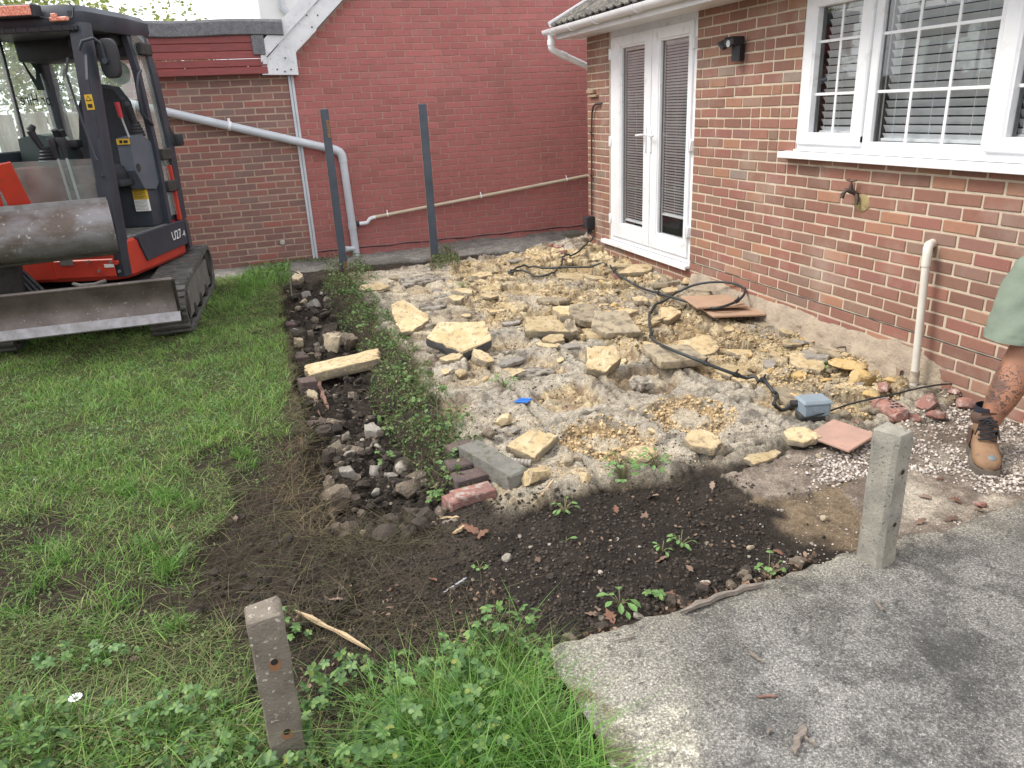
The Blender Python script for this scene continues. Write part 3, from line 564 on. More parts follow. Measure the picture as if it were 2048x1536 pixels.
# small things on the wall
mb = MB(); sl_ = empty('security_light', (0, -.42, 1.60), label='black twin floodlight with finned head on the brick wall between door and window', cat='wall light')
mb.prism([(-.008, -.03), (-.06, -.045), (-.085, -.02), (-.085, .02), (-.06, .045), (-.008, .03)], .0, .115, 'z'); mb.build('light_body', m_black, sl_)
mb = MB(); mb.box(-.135, -.03, -.058, .052, .108, .150, .006); 
for i in range(9): mb.box(-.13, -.035, -.055 + i * .0128, -.050 + i * .0128, .150, .164)
mb.build('light_head', m_black, sl_)
mb = MB(); M = Matrix.Translation((-.085, .105, .125)) @ Matrix.Rotation(.5, 4, 'X') @ Matrix.Rotation(-.5, 4, 'Y'); mb.box(-.045, .045, -.045, .045, -.012, .012, .004, M); mb.build('side_lamp', m_black, sl_)
mb = MB(); mb.tube([(-.137, -.005, .118), (-.133, -.005, .118)], .024, 12); mb.build('sensor_lens', mat('sensor_glass', (.35, .36, .38), rough=.15, bump=0), sl_)
tap = empty('outside_tap', (0, -1.70, .70), label='old dark brass garden tap sticking out of the brick wall under the window', cat='tap')
m_brass = mat('tarnished_brass', (.055, .042, .035), (.10, .075, .06), 40, bump=.5, bscale=120, rough=.6, metal=.4)
mb = MB(); mb.tube([(.01, -.02, .03), (-.03, -.01, .06), (-.05, 0, .075), (-.075, .012, .078), (-.09, .018, .055), (-.092, .02, .03)], [.013, .014, .020, .014, .012, .013], 9); mb.tube([(-.05, 0, .08), (-.05, 0, .115)], [.016, .009], 8); mb.tube([(-.02, -.02, .05), (-.03, -.04, .03), (-.035, -.045, -.01)], [.012, .014, .010], 8); mb.build('tap_body', m_brass, tap, 50)
mb = MB(); mb.tube([(-.062, .03, .138), (-.05, 0, .130), (-.04, -.03, .138)], .006, 6); mb.tube([(-.05, 0, .10), (-.05, 0, .135)], .006, 6); mb.build('tap_handle', m_brass, tap, 50)
mb = MB(); mb.loft([[(.004, -.055 + .075 * math.cos(a) * s, .0 + .06 * math.sin(a) * s + .008 * math.sin(a * 5)) if s > .9 else (-.009, -.055 + .075 * math.cos(a) * s, .06 * math.sin(a) * s) for a in np.linspace(0, 2 * math.pi, 18)[:-1]] for s in (1, .85, .3)]); mb.build('mortar_patch', mat('yellow_mortar', (.34, .27, .13), (.27, .2, .11), 30, bump=.6, bscale=90, rough=.95), tap, 60)
wp = empty('waste_pipe', (-.05, -2.31, .52), label='off white waste pipe leaning down the brick wall into the gully', cat='pipe')
mb = MB(); mb.tube([(-.03, -.055, -.09), (-.055, -.115, -.80)], .0215, 14); mb.tube([(-.055, -.115, -.80), (-.058, -.121, -.845)], .0205, 14, cap=False); mb.build('pipe', m_wpipe, wp, 40)
mb = MB(); mb.tube([(.06, -.005, .015), (0, -.03, .012), (-.022, -.045, -.002), (-.029, -.053, -.03), (-.031, -.056, -.10)], .0255, 14); mb.build('elbow', m_wpipe, wp, 40)
mb = MB(); mb.tube([(-.052, -.107, -.70), (-.0535, -.111, -.765)], .0265, 14); mb.build('collar', mat('dirty_collar', (.48, .41, .31), (.3, .25, .2), 30, bump=.3, rough=.8), wp, 40)
# ------------------------------------------------------------------ gable of the neighbouring house
YB = 4.058
gab = empty('gable_house', (0, YB, -.35), label='big plain red brick gable end with white bargeboard behind the steel posts', cat='house')
zsl = lambda x: 2.03 + (x + 2.89) * .885
mb = MB(); mb.prism([(-2.955, -.6), (6, -.6), (6, 3.6), (-1.1, 3.6), (-2.955, zsl(-2.955))], YB, YB + .25, 'y'); P(gab, mb, 'wall', m_gmortar)
cand = []
for r in range(-14, 40):
    z = 2.5345 - r * .075; j0 = -1.9409 + (0 if r % 2 == 0 else .1125)
    for u, L in course(max(-2.945, -2.89 + (z + .04 - 2.03) / .885), 1.9, j0): cand.append((u, L, z))
lay_bricks(gab, 'gable', 'x', YB, cand, m_gb, m_gbs, 300, -1, proud=.004, jit=.0012, h=.067)
mb = MB(); L_ = [(-2.94 + i * .09, YB - .008 - .004 * math.sin(i * 1.9), -.225 + .006 * math.sin(i * 1.1)) for i in range(45)]; mb.tube(L_, [.004 + .004 * abs(math.sin(i * 2.3)) for i in range(45)], 5); P(gab, mb, 'damp_course', m_black)
mb = MB(); xs = np.linspace(-1.9, 1.2, 120); RR = []
for k in range(5):
    f = k / 4; RR.append([(x, YB - .004 - .02 * f + .006 * fbm(x, f, 9, 2), -.36 + .12 * (1 - f) * (.3 + fbm(x, 0, 4, 6)) * min(1, (x + 1.9) / .5)) for x in xs])
mb.loft(RR, closed=False, cap=False); P(gab, mb, 'plinth_render', mat('dark_render', (.15, .13, .115), (.24, .21, .185), 12, bump=.6, bscale=60, rough=.95), 60)
yf = 3.93
low = [(-2.872, 2.055), (-1.0, 2.055 + 1.872 * .885), (-1.0, 2.055 + 1.872 * .885 + .24), (-3.055, 2.055 - .183 * .885 + .24 - .04)]
mb = MB(); mb.prism([(-2.872, 2.055), (-.9, 3.80), (-.9, 4.03), (-3.02, 2.155), (-3.26, 1.935), (-3.265, 1.826), (-2.874, 1.812)], yf, 4.046, 'y'); bb = P(gab, mb, 'bargeboard', m_oldwhite)
mb = MB(); mb.prism([(-3.262, 1.95), (-.9, 4.035), (-.9, 4.215), (-3.215, 2.172), (-3.245, 2.155)], yf - .022, 4.05, 'y'); SUB(bb, mb, 'barge_capping', m_oldwhite)
mb = MB()
for x, z in ((-2.995, 1.99), (-3.10, 1.875), (-2.95, 1.87), (-3.02, 1.85), (-2.66, 2.30), (-2.58, 2.42), (-2.70, 2.42)): mb.tube([(x, yf - .006, z), (x, yf + .01, z)], .009, 8)
SUB(bb, mb, 'screw_heads', m_rubber)['kind'] = 'stuff'
# ------------------------------------------------------------------ flat-roofed garage extension
gar = empty('garage', (-3.8, YB, -.35), label='low brick extension with flat felt roof and red boards behind the digger', cat='garage')
mb = MB(); mb.box(-4.72, -2.957, YB, YB + .2, -.6, 1.9); mb.box(-4.72, -4.5, YB + .2, 7.5, -.6, 1.9); P(gar, mb, 'wall', m_rmortar)
cand = []
for r in range(-3, 28):
    z = 1.675 - r * .0757
    for u, L in course(-4.72, -2.96, -3.742 + (0 if r % 2 == 0 else .115), .223): cand.append((u, L, z))
lay_bricks(gar, 'garage', 'x', YB, cand, m_rb, m_rbs, 300, -1, proud=.003, jit=.0015, h=.062)
m_red = mat('red_board', (.275, .062, .058), (.21, .05, .05), 7, bump=.25, bscale=30, rough=.5, c3=(.42, .25, .24), scale3=60, lo3=.68, hi3=.76, stretch=(1, 1, 9), rnd=.12)
for i in range(5):
    mb = MB(); z = 1.835 + i * .0805; mb.box(-4.78, -3.20, 3.925 + random.uniform(-.003, .003), 3.95, z, z + .0765, .005); P(gar, mb, 'fascia_board', m_red)
m_felt = mat('grey_roof_felt', (.17, .17, .18), (.11, .11, .12), 18, bump=.6, bscale=150, rough=.95, c3=(.28, .28, .29), scale3=120, lo3=.55, hi3=.65)
mb = MB(); n_ = 24; prof = [(3.90, 2.225), (3.885, 2.235), (3.885, 2.36), (3.90, 2.385), (3.98, 2.395), (7.6, 2.40), (7.6, 2.25), (3.95, 2.225)]
mb.loft([[(x, y + (.004 * math.sin(x * 9) if y < 3.95 else 0), z + .007 * math.sin(x * 5)) for y, z in prof] for x in np.linspace(-4.83, -2.98, n_)]); P(gar, mb, 'felt_roof', m_felt)
mb = MB(); mb.box(-3.33, -3.20, 3.89, 3.93, 2.03, 2.225, .006); P(gar, mb, 'felt_corner', m_felt)
mb = MB(); mb.box(-3.245, -3.20, 3.91, 3.93, 1.93, 2.02, .004); P(gar, mb, 'flaking_trim', m_oldwhite)
vent = MB(); vent.tube([(-3.324, YB - .03, -.061), (-3.324, YB + .02, -.061)], [.030, .030], 16); vent.tube([(-3.324, YB - .036, -.061), (-3.324, YB - .03, -.061)], .022, 16); P(gar, vent, 'vent_cap', mat('chalky_cap', (.55, .53, .5), (.4, .36, .33), 60, bump=.5, rough=.9), 40)
tr_ = empty('cable_trunking', (-2.96, YB, -.33), label='pair of pale plastic cable trunkings down the joint between extension and gable', cat='trunking')
for dx in (-.017, .017):
    mb = MB(); mb.box(dx - .0145, dx + .0145, -.028, -.004, 0, 2.14, .003); mb.build('trunking_strip', m_gpipe, tr_)
# pipes on the back walls
dp = empty('drainpipe', (-2.45, 3.98, -.34), label='grey plastic drainpipe running down the brick wall and bending to the ground', cat='pipe')
o_ = np.array([-2.45, 3.98, -.34])
def rel(*p): return [tuple(np.array(q) - o_) for q in p]
mb = MB(); mb.tube(rel((-4.75, 3.985, 1.60), (-2.60, 3.985, .985)), .046, 16); mb.build('sloping_pipe', m_gpipe, dp, 40)
mb = MB(); mb.tube(rel((-2.66, 3.985, 1.003), (-2.56, 3.985, .972), (-2.515, 3.985, .945), (-2.492, 3.985, .905), (-2.487, 3.985, .83)), .052, 16); mb.build('pipe_elbow', m_gpipe, dp, 40)
mb = MB(); mb.tube(rel((-2.487, 3.985, .86), (-2.462, 3.985, -.35)), .046, 16); mb.build('upright_pipe', m_gpipe, dp, 40)
mb = MB(); mb.tube(rel((-2.473, 3.985, .10), (-2.470, 3.985, .03)), .052, 16); mb.build('pipe_collar', m_gpipe, dp, 40)
mb = MB(); mb.tube(rel((-2.47, 3.97, -.21), (-2.56, 3.93, -.205)), .03, 12); mb.tube(rel((-2.555, 3.93, -.205), (-2.60, 3.91, -.20)), .036, 12); mb.build('branch_stub', m_gpipe, dp, 40)
for x in (-3.705,):
    z = 1.60 - (x + 4.75) * .286; mb = MB(); mb.tube(rel((x - .014, 3.985, z + .004), (x + .014, 3.985, z - .004)), .052, 16); mb.box(*[v for a in zip(np.array([x - .014, 3.98, z + .045]) - o_, np.array([x + .014, 4.04, z + .085]) - o_) for v in a]); mb.build('pipe_clip', m_upvc, dp, 40)
bp = empty('beige_waste_pipe', (-2.4, 4.0, .08), label='thin beige waste pipe sloping along the red gable into the grey drainpipe', cat='pipe'); o_ = np.array([-2.4, 4.0, .08])
mb = MB(); mb.tube(rel((-2.20, 4.005, .142), (.95, 4.005, .462)), .0205, 12); mb.build('pipe', m_bpipe, bp, 40)
mb = MB(); mb.tube(rel((-2.40, 4.0, .082), (-2.30, 4.0, .083), (-2.275, 4.0, .092), (-2.245, 4.0, .128), (-2.215, 4.0, .139), (-2.17, 4.0, .145)), .0235, 12); mb.build('swan_neck', m_upvc, bp, 40)
mb = MB(); mb.tube(rel((-2.425, 4.0, .082), (-2.38, 4.0, .082)), .03, 12); mb.build('pipe_seal', m_rubber, bp, 40)
for x in (-2.017, -.782, .422):
    z = .142 + (x + 2.20) * .1016; mb = MB(); mb.tube(rel((x - .009, 4.005, z), (x + .009, 4.005, z + .001)), .026, 12); mb.tube(rel((x, 3.99, z + .02), (x, 4.02, z + .052)), .007, 6); mb.build('pipe_clip', m_upvc, bp, 40)
# cable down the corner of the bungalow
ca = empty('wall_cable', (-.02, 2.2, .2), label='black cable clipped down the bungalow corner to a black box', cat='cable'); o_ = np.array([-.02, 2.2, .2])
mb = MB(); mb.tube(rel((.02, 1.975, 1.352), (-.03, 2.0, 1.345), (-.032, 2.09, 1.343), (-.03, 2.15, 1.32), (-.028, 2.185, 1.26), (-.028, 2.197, 1.15), (-.028, 2.205, .8), (-.028, 2.215, .18)), .0095, 8); mb.build('cable', m_rubber, ca, 50)
for z in (1.05, .6): mb = MB(); mb.box(-.02, .0, .0, .03, z - .2, z - .185); mb.build('clip', m_black, ca)
jb = empty('wall_junction_box', (-.045, 2.235, .0), label='small black junction box low on the bungalow corner beside the french doors', cat='junction box')
mb = MB(); mb.box(-.05, .04, -.055, .055, .03, .17, .008); mb.build('box_body', m_black, jb)
mb = MB(); mb.box(-.058, -.05, -.05, .05, .035, .165, .004); mb.build('box_lid', m_rubber, jb)
for k in (-.03, 0, .03): mb = MB(); mb.tube([(0, k, .035), (0, k, .0), (-.01, k * .9, -.03)], .012, 8); mb.build('cable_gland', m_black, jb)
mb = MB(); bk = empty('loose_brick_piece', (-.02, 2.16, 1.44), label='pale broken brick end wedged in a hole by the bungalow corner', cat='brick')
mb.box(-.02, .02, -.09, .10, -.028, .0, .006); mb.box(-.03, .02, -.03, .13, .008, .052, .008); mb.build('broken_face', mat('pale_brick_break', (.40, .29, .2), (.3, .2, .14), 40, bump=.6, rough=.95), bk)
# steel posts
def post(x, y, h, w, d, label, rust):
    p = empty('steel_post', (x, y, -.36), rz=rust[0], label=label, cat='post', group='dark steel posts in front of the gable')
    mb = MB(); mb.box(-w / 2, w / 2, -d / 2, d / 2, 0, h + .06, .005); mb.build('post_shaft', m_steel, p)
    return p, MB(), w, d
p, mb, w, d = post(-2.722, 3.10, 1.73, .083, .075, 'slate grey steel post with a rusty plate near its top, in front of the drainpipe', (-.12,))
mb.box(.005, .038, -d / 2 - .004, -d / 2, 1.50, 1.68); mb.build('rust_plate', m_rust, p)
mb = MB(); mb.box(.0, w / 2 + .003, -d / 2 - .003, d / 2, 0, .16); mb.build('rusty_foot', m_rust, p)
mb = MB(); mb.box(-w / 2 - .0025, -w / 2, -d / 2, d / 2, .02, 1.74); mb.build('worn_edge', mat('worn_edge', (.42, .36, .28), (.22, .19, .16), 30, bump=.2), p)
p, mb, w, d = post(-1.652, 3.12, 1.735, .088, .075, 'slate grey steel post with two bolts, in front of the bare red gable', (-.2,))
for x, z in ((-.018, 1.66), (.002, .95), (.012, .965)):
    mb = MB(); mb.tube([(x, -d / 2 - .012, z), (x, -d / 2, z)], .012, 6); mb.build('bolt', m_steel, p)
mb = MB(); mb.box(-w / 2 - .0025, -w / 2, -d / 2, d / 2, .02, 1.74); mb.build('worn_edge', bpy.data.materials['worn_edge'], p)
# ------------------------------------------------------------------ mini excavator
m_orange = mat('red_orange_paint', (.52, .050, .028), (.43, .042, .026), 5, bump=.04, rough=.38, c3=(.14, .075, .05), scale3=22, lo3=.66, hi3=.74)
m_cab = mat('cab_paint', (.030, .036, .048), (.045, .052, .066), 5, bump=.05, rough=.42, c3=(.15, .14, .13), scale3=30, lo3=.70, hi3=.82)
m_grip = mat('grip_plastic', (.022, .023, .026), (.03, .03, .034), 10, bump=.1, rough=.55)
m_cons = mat('console_grey', (.085, .10, .125), (.11, .125, .15), 6, bump=.06, rough=.55)
m_bstl = mat('worn_bucket_steel', (.105, .078, .062), (.20, .19, .195), 3.2, .40, .60, bump=.5, bscale=70, rough=.48, metal=.2, c3=(.36, .34, .33), scale3=30, lo3=.60, hi3=.72, stretch=(1, 1, 2.0))
m_bldst = mat('worn_blade_steel', (.105, .082, .072), (.175, .145, .13), 5, .35, .65, bump=.3, bscale=60, rough=.48, metal=.25, c3=(.36, .33, .31), scale3=48, lo3=.63, hi3=.73)
m_edge = mat('shiny_lip_steel', (.30, .29, .30), (.20, .185, .18), 14, bump=.15, rough=.4, metal=.5)
m_trk = mat('dusty_rubber_track', (.075, .072, .068), (.125, .118, .108), 12, bump=.4, bscale=70, rough=.9, c3=(.19, .175, .155), scale3=9, lo3=.56, hi3=.76)
m_mud = mat('muddy_rubber', (.085, .073, .062), (.12, .105, .09), 16, bump=.6, bscale=60, rough=.95)
m_uc = mat('dusty_track_frame', (.20, .19, .175), (.13, .125, .12), 8, bump=.2, rough=.75)
m_under = mat('undercarriage_grime', (.028, .026, .025), (.05, .046, .042), 14, bump=.3, rough=.8)
m_seat = mat('seat_fabric', (.024, .027, .033), (.034, .037, .044), 30, bump=.25, bscale=150, rough=.85)
m_yel = mat('yellow_sticker', (.62, .40, .04), bump=0, rough=.5); m_wht = mat('white_sticker', (.72, .72, .70), bump=0, rough=.5); m_ink = mat('black_ink', (.02, .02, .02), bump=0, rough=.6)
m_cgl = glass_mat('cab_glass', (.90, .95, .93), .9, .09)
m_led = mat('red_reflector', (.50, .09, .05), (.80, .42, .30), 70, bump=.5, bscale=160, rough=.3)
m_silver = mat('bare_metal', (.45, .45, .47), bump=.03, rough=.35, metal=.8); m_whtp = mat('white_lettering', (.80, .80, .80), bump=0, rough=.5)
dig = empty('mini_excavator', (-5.07, 2.08, -.30), label='red and black tracked mini digger with wide bucket and dozer blade on the lawn', cat='digger')
def rot2(a): return Matrix.Rotation(a, 4, 'Z')
RU, RT, RB = rot2(math.radians(-20)), rot2(math.radians(-4)) @ Matrix.Translation((.1, 0, 0)), rot2(math.radians(10)); RD = rot2(math.radians(-1)) @ Matrix.Translation((.09, 0, 0))
def D(mb, name, m, R=RU, smooth=30, parent=None, kind=None):
    mb.v = [tuple(R @ Vector(v)) for v in mb.v]; o = mb.build(name, m, parent or dig, smooth)
    if kind: o['kind'] = kind
    return o
def text_mb(body, size, M):
    cu = bpy.data.curves.new('lettering', 'FONT'); cu.body = body; cu.size = size; cu.extrude = .0008; cu.resolution_u = 2; to = bpy.data.objects.new('lettering', cu); COL.objects.link(to)
    bpy.context.view_layer.update(); me = bpy.data.meshes.new_from_object(to.evaluated_get(bpy.context.evaluated_depsgraph_get()))
    mb = MB(); mb.add([M @ v.co for v in me.vertices], [list(p.vertices) for p in me.polygons]); bpy.data.objects.remove(to); bpy.data.curves.remove(cu); bpy.data.meshes.remove(me); return mb
# tracks
def stadium(y0, y1, r0, r1, zc0, zc1, n=9):
    p = [(y1 + r1 * math.sin(a), zc1 + r1 * math.cos(a)) for a in np.linspace(0, math.pi, n)] + [(y0 - r0 * math.sin(a), zc0 - r0 * math.cos(a)) for a in np.linspace(0, math.pi, n)]
    return p
for sx in (1, -1):
    xa, xb = (.50, .81) if sx > 0 else (-.81, -.50)
    out = stadium(-.86, .76, .20, .225, .205, .24, 11); inn = stadium(-.86, .76, .165, .19, .205, .24, 11)
    mb = MB(); n = len(out); mb.add([(x, a, b) for x in (xa, xb) for a, b in out + inn], [(i, (i + 1) % n, n + (i + 1) % n, n + i) for i in range(n)] + [(2 * n + n + i, 2 * n + n + (i + 1) % n, 2 * n + (i + 1) % n, 2 * n + i) for i in range(n)] + [(2 * n + i, 2 * n + (i + 1) % n, (i + 1) % n, i) for i in range(n)] + [(n + i, n + (i + 1) % n, 3 * n + (i + 1) % n, 3 * n + i) for i in range(n)])
    belt = D(mb, 'track', m_trk, RT, 40)
    mb = MB(); pts = []; P_ = out + [out[0]]
    seg = [math.dist(P_[i], P_[i + 1]) for i in range(n)]; tot = sum(seg); N = 58; 
    for k in range(N):
        s = tot * k / N; i = 0
        while s > seg[i]: s -= seg[i]; i += 1
        a, b = Vector(P_[i]), Vector(P_[i + 1]); p = a.lerp(b, s / seg[i]); t = (b - a).normalized(); nn = Vector((-t.y, t.x))
        c_ = Vector(((-.05), .24))
        if nn.dot(p - c_) < 0: nn = -nn
        w = .017
        for (x0, x1, dy) in ((xa, (xa + xb) / 2, .0), ((xa + xb) / 2, xb, .022 if k % 2 else -.0)):
            q = p + t * dy; vs = []
            for x in (x0, x1):
                for u, v in ((-w, -.002), (w, -.002), (w * .6, .020), (-w * .6, .020)): z = q + t * u + nn * v; vs.append((x, z.x, z.y))
            mb.add(vs, [(0, 1, 2, 3), (7, 6, 5, 4), (0, 4, 5, 1), (1, 5, 6, 2), (2, 6, 7, 3), (3, 7, 4, 0)])
    tl = D(mb, 'track_lugs', m_trk, RT, 0, belt, 'stuff')
    xo, xi = (xb - .02, xb - .10) if sx > 0 else (xa + .02, xa + .10)
    mb = MB(); mb.prism([(-.80, .10), (.70, .10), (.74, .25), (.62, .36), (-.55, .37), (-.84, .26)], min(xo, xi), max(xo, xi), 'x'); tf = D(mb, 'track_frame', m_uc, RT)
    for nm, y, z, r in (('idler_wheel', -.86, .205, .16), ('sprocket', .76, .24, .185)):
        mb = MB(); mb.tube([(xi, y, z), (xo, y, z)], r, 20); mb.tube([(xo, y, z), (xo + .012 * sx, y, z)], r * .45, 14); D(mb, nm, m_under, RT, 40)
    for y in (-.5, -.1, .3): mb = MB(); mb.tube([(xi, y, .10), (xo + .006 * sx, y, .10)], .065, 14); D(mb, 'track_roller', m_under, RT, 40)
mb = MB(); mb.box(-.52, .52, -.55, .50, .17, .40, .03); mb.box(-.30, .30, -.80, -.5, .2, .36, .02); D(mb, 'track_body', m_under, RT)
mb = MB(); mb.tube([(0, 0, .38), (0, 0, .50)], .42, 28); D(mb, 'slew_ring', m_under, RT, 40)
mb = MB(); mb.tube([(0, 0, .0), (0, 0, .03)], .1, 8); 
# dozer blade: curved plate with a flat cutting edge
sec = [(-1.30 - .055 + .10 * math.sin(math.pi * min(1, u * 1.02)) * .75 - .02 * u, .225 + .315 * u) for u in np.linspace(0, 1, 11)]
mb = MB(); bk_ = [(y + .016, z) for y, z in sec]; mb.loft([[(x, y, z) for y, z in sec + bk_[::-1]] for x in np.linspace(-.735, .735, 14)]); blade = D(mb, 'dozer_blade', m_bldst, RD, 40)
mb = MB(); y0_, z0_ = sec[0]; mb.add([(x, y, z) for x in (-.745, .745) for y, z in ((y0_ + .002, z0_ + .055), (y0_ - .035, z0_ - .012), (y0_ - .030, z0_ - .022), (y0_ + .022, z0_ + .045))], [(0, 1, 2, 3), (7, 6, 5, 4), (0, 4, 5, 1), (1, 5, 6, 2), (2, 6, 7, 3), (3, 7, 4, 0)]); D(mb, 'cutting_edge', m_edge, RD, 0, blade)
mb = MB(); mb.tube([(-.735, sec[-1][0] + .008, sec[-1][1]), (.735, sec[-1][0] + .008, sec[-1][1])], .014, 8); D(mb, 'blade_top_rail', m_bldst, RD, 40, blade)
for sx in (-1, 1): mb = MB(); mb.prism([(y - .003, z) for y, z in sec] + [(sec[-1][0] + .03, sec[-1][1]), (sec[0][0] + .05, sec[0][1])], sx * .74 - .009, sx * .74 + .009, 'x'); D(mb, 'blade_end_plate', m_bldst, RD, 30, blade)
for x in (-.30, .30): mb = MB(); mb.bar((x, -1.27, .33), (x, -.55, .30), .07, .12); D(mb, 'blade_arm', m_under, RD)
mb = MB(); mb.tube([(.0, -1.25, .46), (.0, -.7, .36)], .035, 12); D(mb, 'blade_cylinder', m_silver, RD, 40)
mb = MB(); bm_ = [(.36, -1.335, .292), (.375, -1.33, .300), (.40, -1.345, .291), (.385, -1.355, .283), (.378, -1.342, .305)]; mb.add(bm_, [(0, 1, 4), (1, 2, 4), (2, 3, 4), (3, 0, 4)]); 
# upper structure
foot = [(-.70, -.50), (-.62, -.60), (.05, -.655), (.55, -.665), (.655, -.62), (.685, -.52), (.69, .46), (.62, .64), (.45, .76), (.0, .83), (-.45, .76), (-.66, .60)]
mb = MB(); mb.loft([[(x * s, y * s, z) for x, y in foot] for z, s in ((.475, .965), (.50, .99), (.66, 1.0), (.765, 1.0), (.785, .985))]); body = D(mb, 'upper_frame', m_orange, RU, 25)
mb = MB(); mb.box(.10, .60, -.672, -.655, .505, .655, .008); mb.tube([(.47, -.678, .56), (.47, -.66, .56)], .028, 12); mb.tube([(.62, -.675, .62), (.62, -.65, .62)], .018, 10); D(mb, 'front_panel', m_orange, RU, 30, body)
for x, z in ((.47, .56), (.58, .63), (.635, .55), (.40, .64)): mb = MB(); mb.tube([(x, -.688, z), (x, -.67, z)], .012, 6); D(mb, 'panel_bolt', m_uc, RU, 30, body)
mb = MB(); mb.box(.52, .60, -.676, -.673, .585, .612, .001); D(mb, 'white_badge', m_wht, RU, 30, body)
mb = MB(); mb.box(.16, .27, -.676, -.673, .615, .665, .001); D(mb, 'data_plate', m_uc, RU, 30, body)
mb = MB(); mb.tube([(.50, -.66, .475), (.42, -.70, .455), (.30, -.70, .45), (.22, -.66, .46)], .016, 8); D(mb, 'tie_ring', m_uc, RU, 40, body)
pan = [(-.40, .785), (-.375, .70), (-.30, .565), (.51, .575), (.545, .79)]
mb = MB(); mb.prism(pan, .683, .705, 'x'); mb.v = [(x if x < .69 else x - .006 * (abs(z - .68) > .08), y, z) for x, y, z in mb.v]; sp = D(mb, 'side_panel', m_cab, RU)
M = Matrix(((0, 0, 1, .7065), (1, 0, 0, .195), (0, 1, 0, .648), (0, 0, 0, 1))) @ Matrix.Rotation(.02, 4, 'Z')
D(text_mb('U27', .115, M), 'model_lettering', m_whtp, RU, 0, sp)
M = Matrix(((0, 0, 1, .7065), (1, 0, 0, .405), (0, 1, 0, .650), (0, 0, 0, 1)))
D(text_mb('-4', .080, M), 'model_lettering', m_whtp, RU, 0, sp)
mb = MB(); arc = [(.685 * 1.03, .52), (.66, .68), (.56, .80), (.38, .90), (.0, .93), (-.38, .90), (-.62, .74), (-.55, .66), (-.3, .80), (0, .83), (.3, .80), (.5, .70), (.6, .56)]
mb.loft([[(x * s, y * s, z) for x, y in arc] for z, s in ((.49, .96), (.53, 1.0), (.76, 1.0), (.80, .97))]); D(mb, 'counterweight', m_cab, RU)
mb = MB(); mb.loft([[(x * s, y, z) for x, y in ((.63, .42), (.63, .62), (.45, .76), (-.45, .76), (-.62, .62), (-.62, .40))] for z, s in ((.785, 1), (1.18, .985), (1.28, .93))]); D(mb, 'engine_hood', m_orange, RU)
# cab
def bars(mb, pts, w, h, roll=(0, 1, 0)):
    for a, b in zip(pts, pts[1:]): mb.bar(a, b, w, h, roll)
    return mb
mb = MB()
ap = [(.612, -.59, .50), (.632, -.59, .95), (.640, -.56, 1.45), (.628, -.47, 2.00), (.60, -.37, 2.42)]; sec_ = [(-.062, -.05), (.045, -.062), (.062, .0), (.05, .075), (-.04, .07)]
mb.loft([[(p[0] + a, p[1] + b, p[2]) for a, b in sec_] for p in ap]); pa = D(mb, 'front_pillar', m_cab, RU, 30)
for z, y in ((1.30, -.645), (.93, -.655)): mb = MB(); mb.tube([(.655, y + .01, z), (.655, y - .016, z)], .012, 8); D(mb, 'pillar_bolt', m_under, RU, 40, pa)
mb = MB(); mb.box(.635, .695, -.603, -.600, 1.79, 1.90, .0); D(mb, 'warning_sticker', m_yel, RU, 0, pa)
mb = MB(); mb.prism([(.643, 1.855), (.687, 1.855), (.665, 1.892)], -.606, -.6035, 'y'); mb.box(.648, .682, -.606, -.6035, 1.805, 1.832); D(mb, 'sticker_print', m_ink, RU, 0, pa)
mb = MB(); mb.prism([(.651, 1.860), (.679, 1.860), (.665, 1.884)], -.608, -.6065, 'y'); D(mb, 'sticker_print', m_yel, RU, 0, pa)
mb = MB(); bars(mb, [(.672, -.60, 1.60), (.680, -.585, 2.0), (.668, -.50, 2.18)], .02, .02); mb.tube([(.60, -.64, 2.16), (.57, -.66, 2.05), (.60, -.655, 1.75), (.64, -.66, 1.45), (.655, -.66, 1.42)], .010, 6); D(mb, 'hand_rail', m_cab, RU, 40)
mb = MB(); mb.loft([[(-.40 + a, -.59 + b + k, z) for a, b in sec_] for z, k in ((.8, 0), (1.45, .03), (2.0, .12), (2.42, .22))]); D(mb, 'front_pillar', m_cab, RU, 30)
mb = MB(); bars(mb, [(.66, .275, .80), (.665, .29, 1.5), (.655, .27, 2.1), (.62, .25, 2.46)], .05, .06); D(mb, 'door_pillar', m_cab, RU)
mb = MB(); bars(mb, [(.655, .56, .80), (.665, .575, 1.5), (.655, .545, 2.1), (.62, .50, 2.46)], .06, .11); rp = D(mb, 'rear_pillar', m_cab, RU)
for z in (2.28, 1.40, 1.12): mb = MB(); mb.box(.665, .715, .33, .52, z - .05, z + .05, .01); D(mb, 'door_hinge', m_under, RU, 30, rp)
mb = MB(); mb.add([(.668, .30, .86), (.668, .53, .86), (.66, .50, 2.40), (.66, .28, 2.40), (.672, .30, .86), (.672, .53, .86), (.664, .50, 2.40), (.664, .28, 2.40)], [(0, 1, 2, 3), (7, 6, 5, 4), (0, 4, 5, 1), (1, 5, 6, 2), (2, 6, 7, 3), (3, 7, 4, 0)]); D(mb, 'side_window', m_cgl, RU, 0)
mb = MB(); mb.tube([(.69, .27, 2.10), (.70, .19, 2.07), (.70, .13, 1.98), (.70, .12, 1.76), (.70, .16, 1.72), (.69, .29, 1.66)], .015, 8); D(mb, 'grab_handle', m_cab, RU, 50)
mb = MB(); mb.box(.655, .695, .47, .50, .80, 1.30, .004); D(mb, 'red_trim', m_orange, RU)
mb = MB(); bars(mb, [(-.40, .74, .80), (-.40, .76, 1.5), (-.40, .72, 2.1), (-.40, .62, 2.44)], .07, .16); D(mb, 'rear_pillar', m_cab, RU)
mb = MB(); bars(mb, [(-.41, .16, 1.48), (-.41, .16, 2.44)], .025, .03); D(mb, 'window_divider', m_cab, RU)
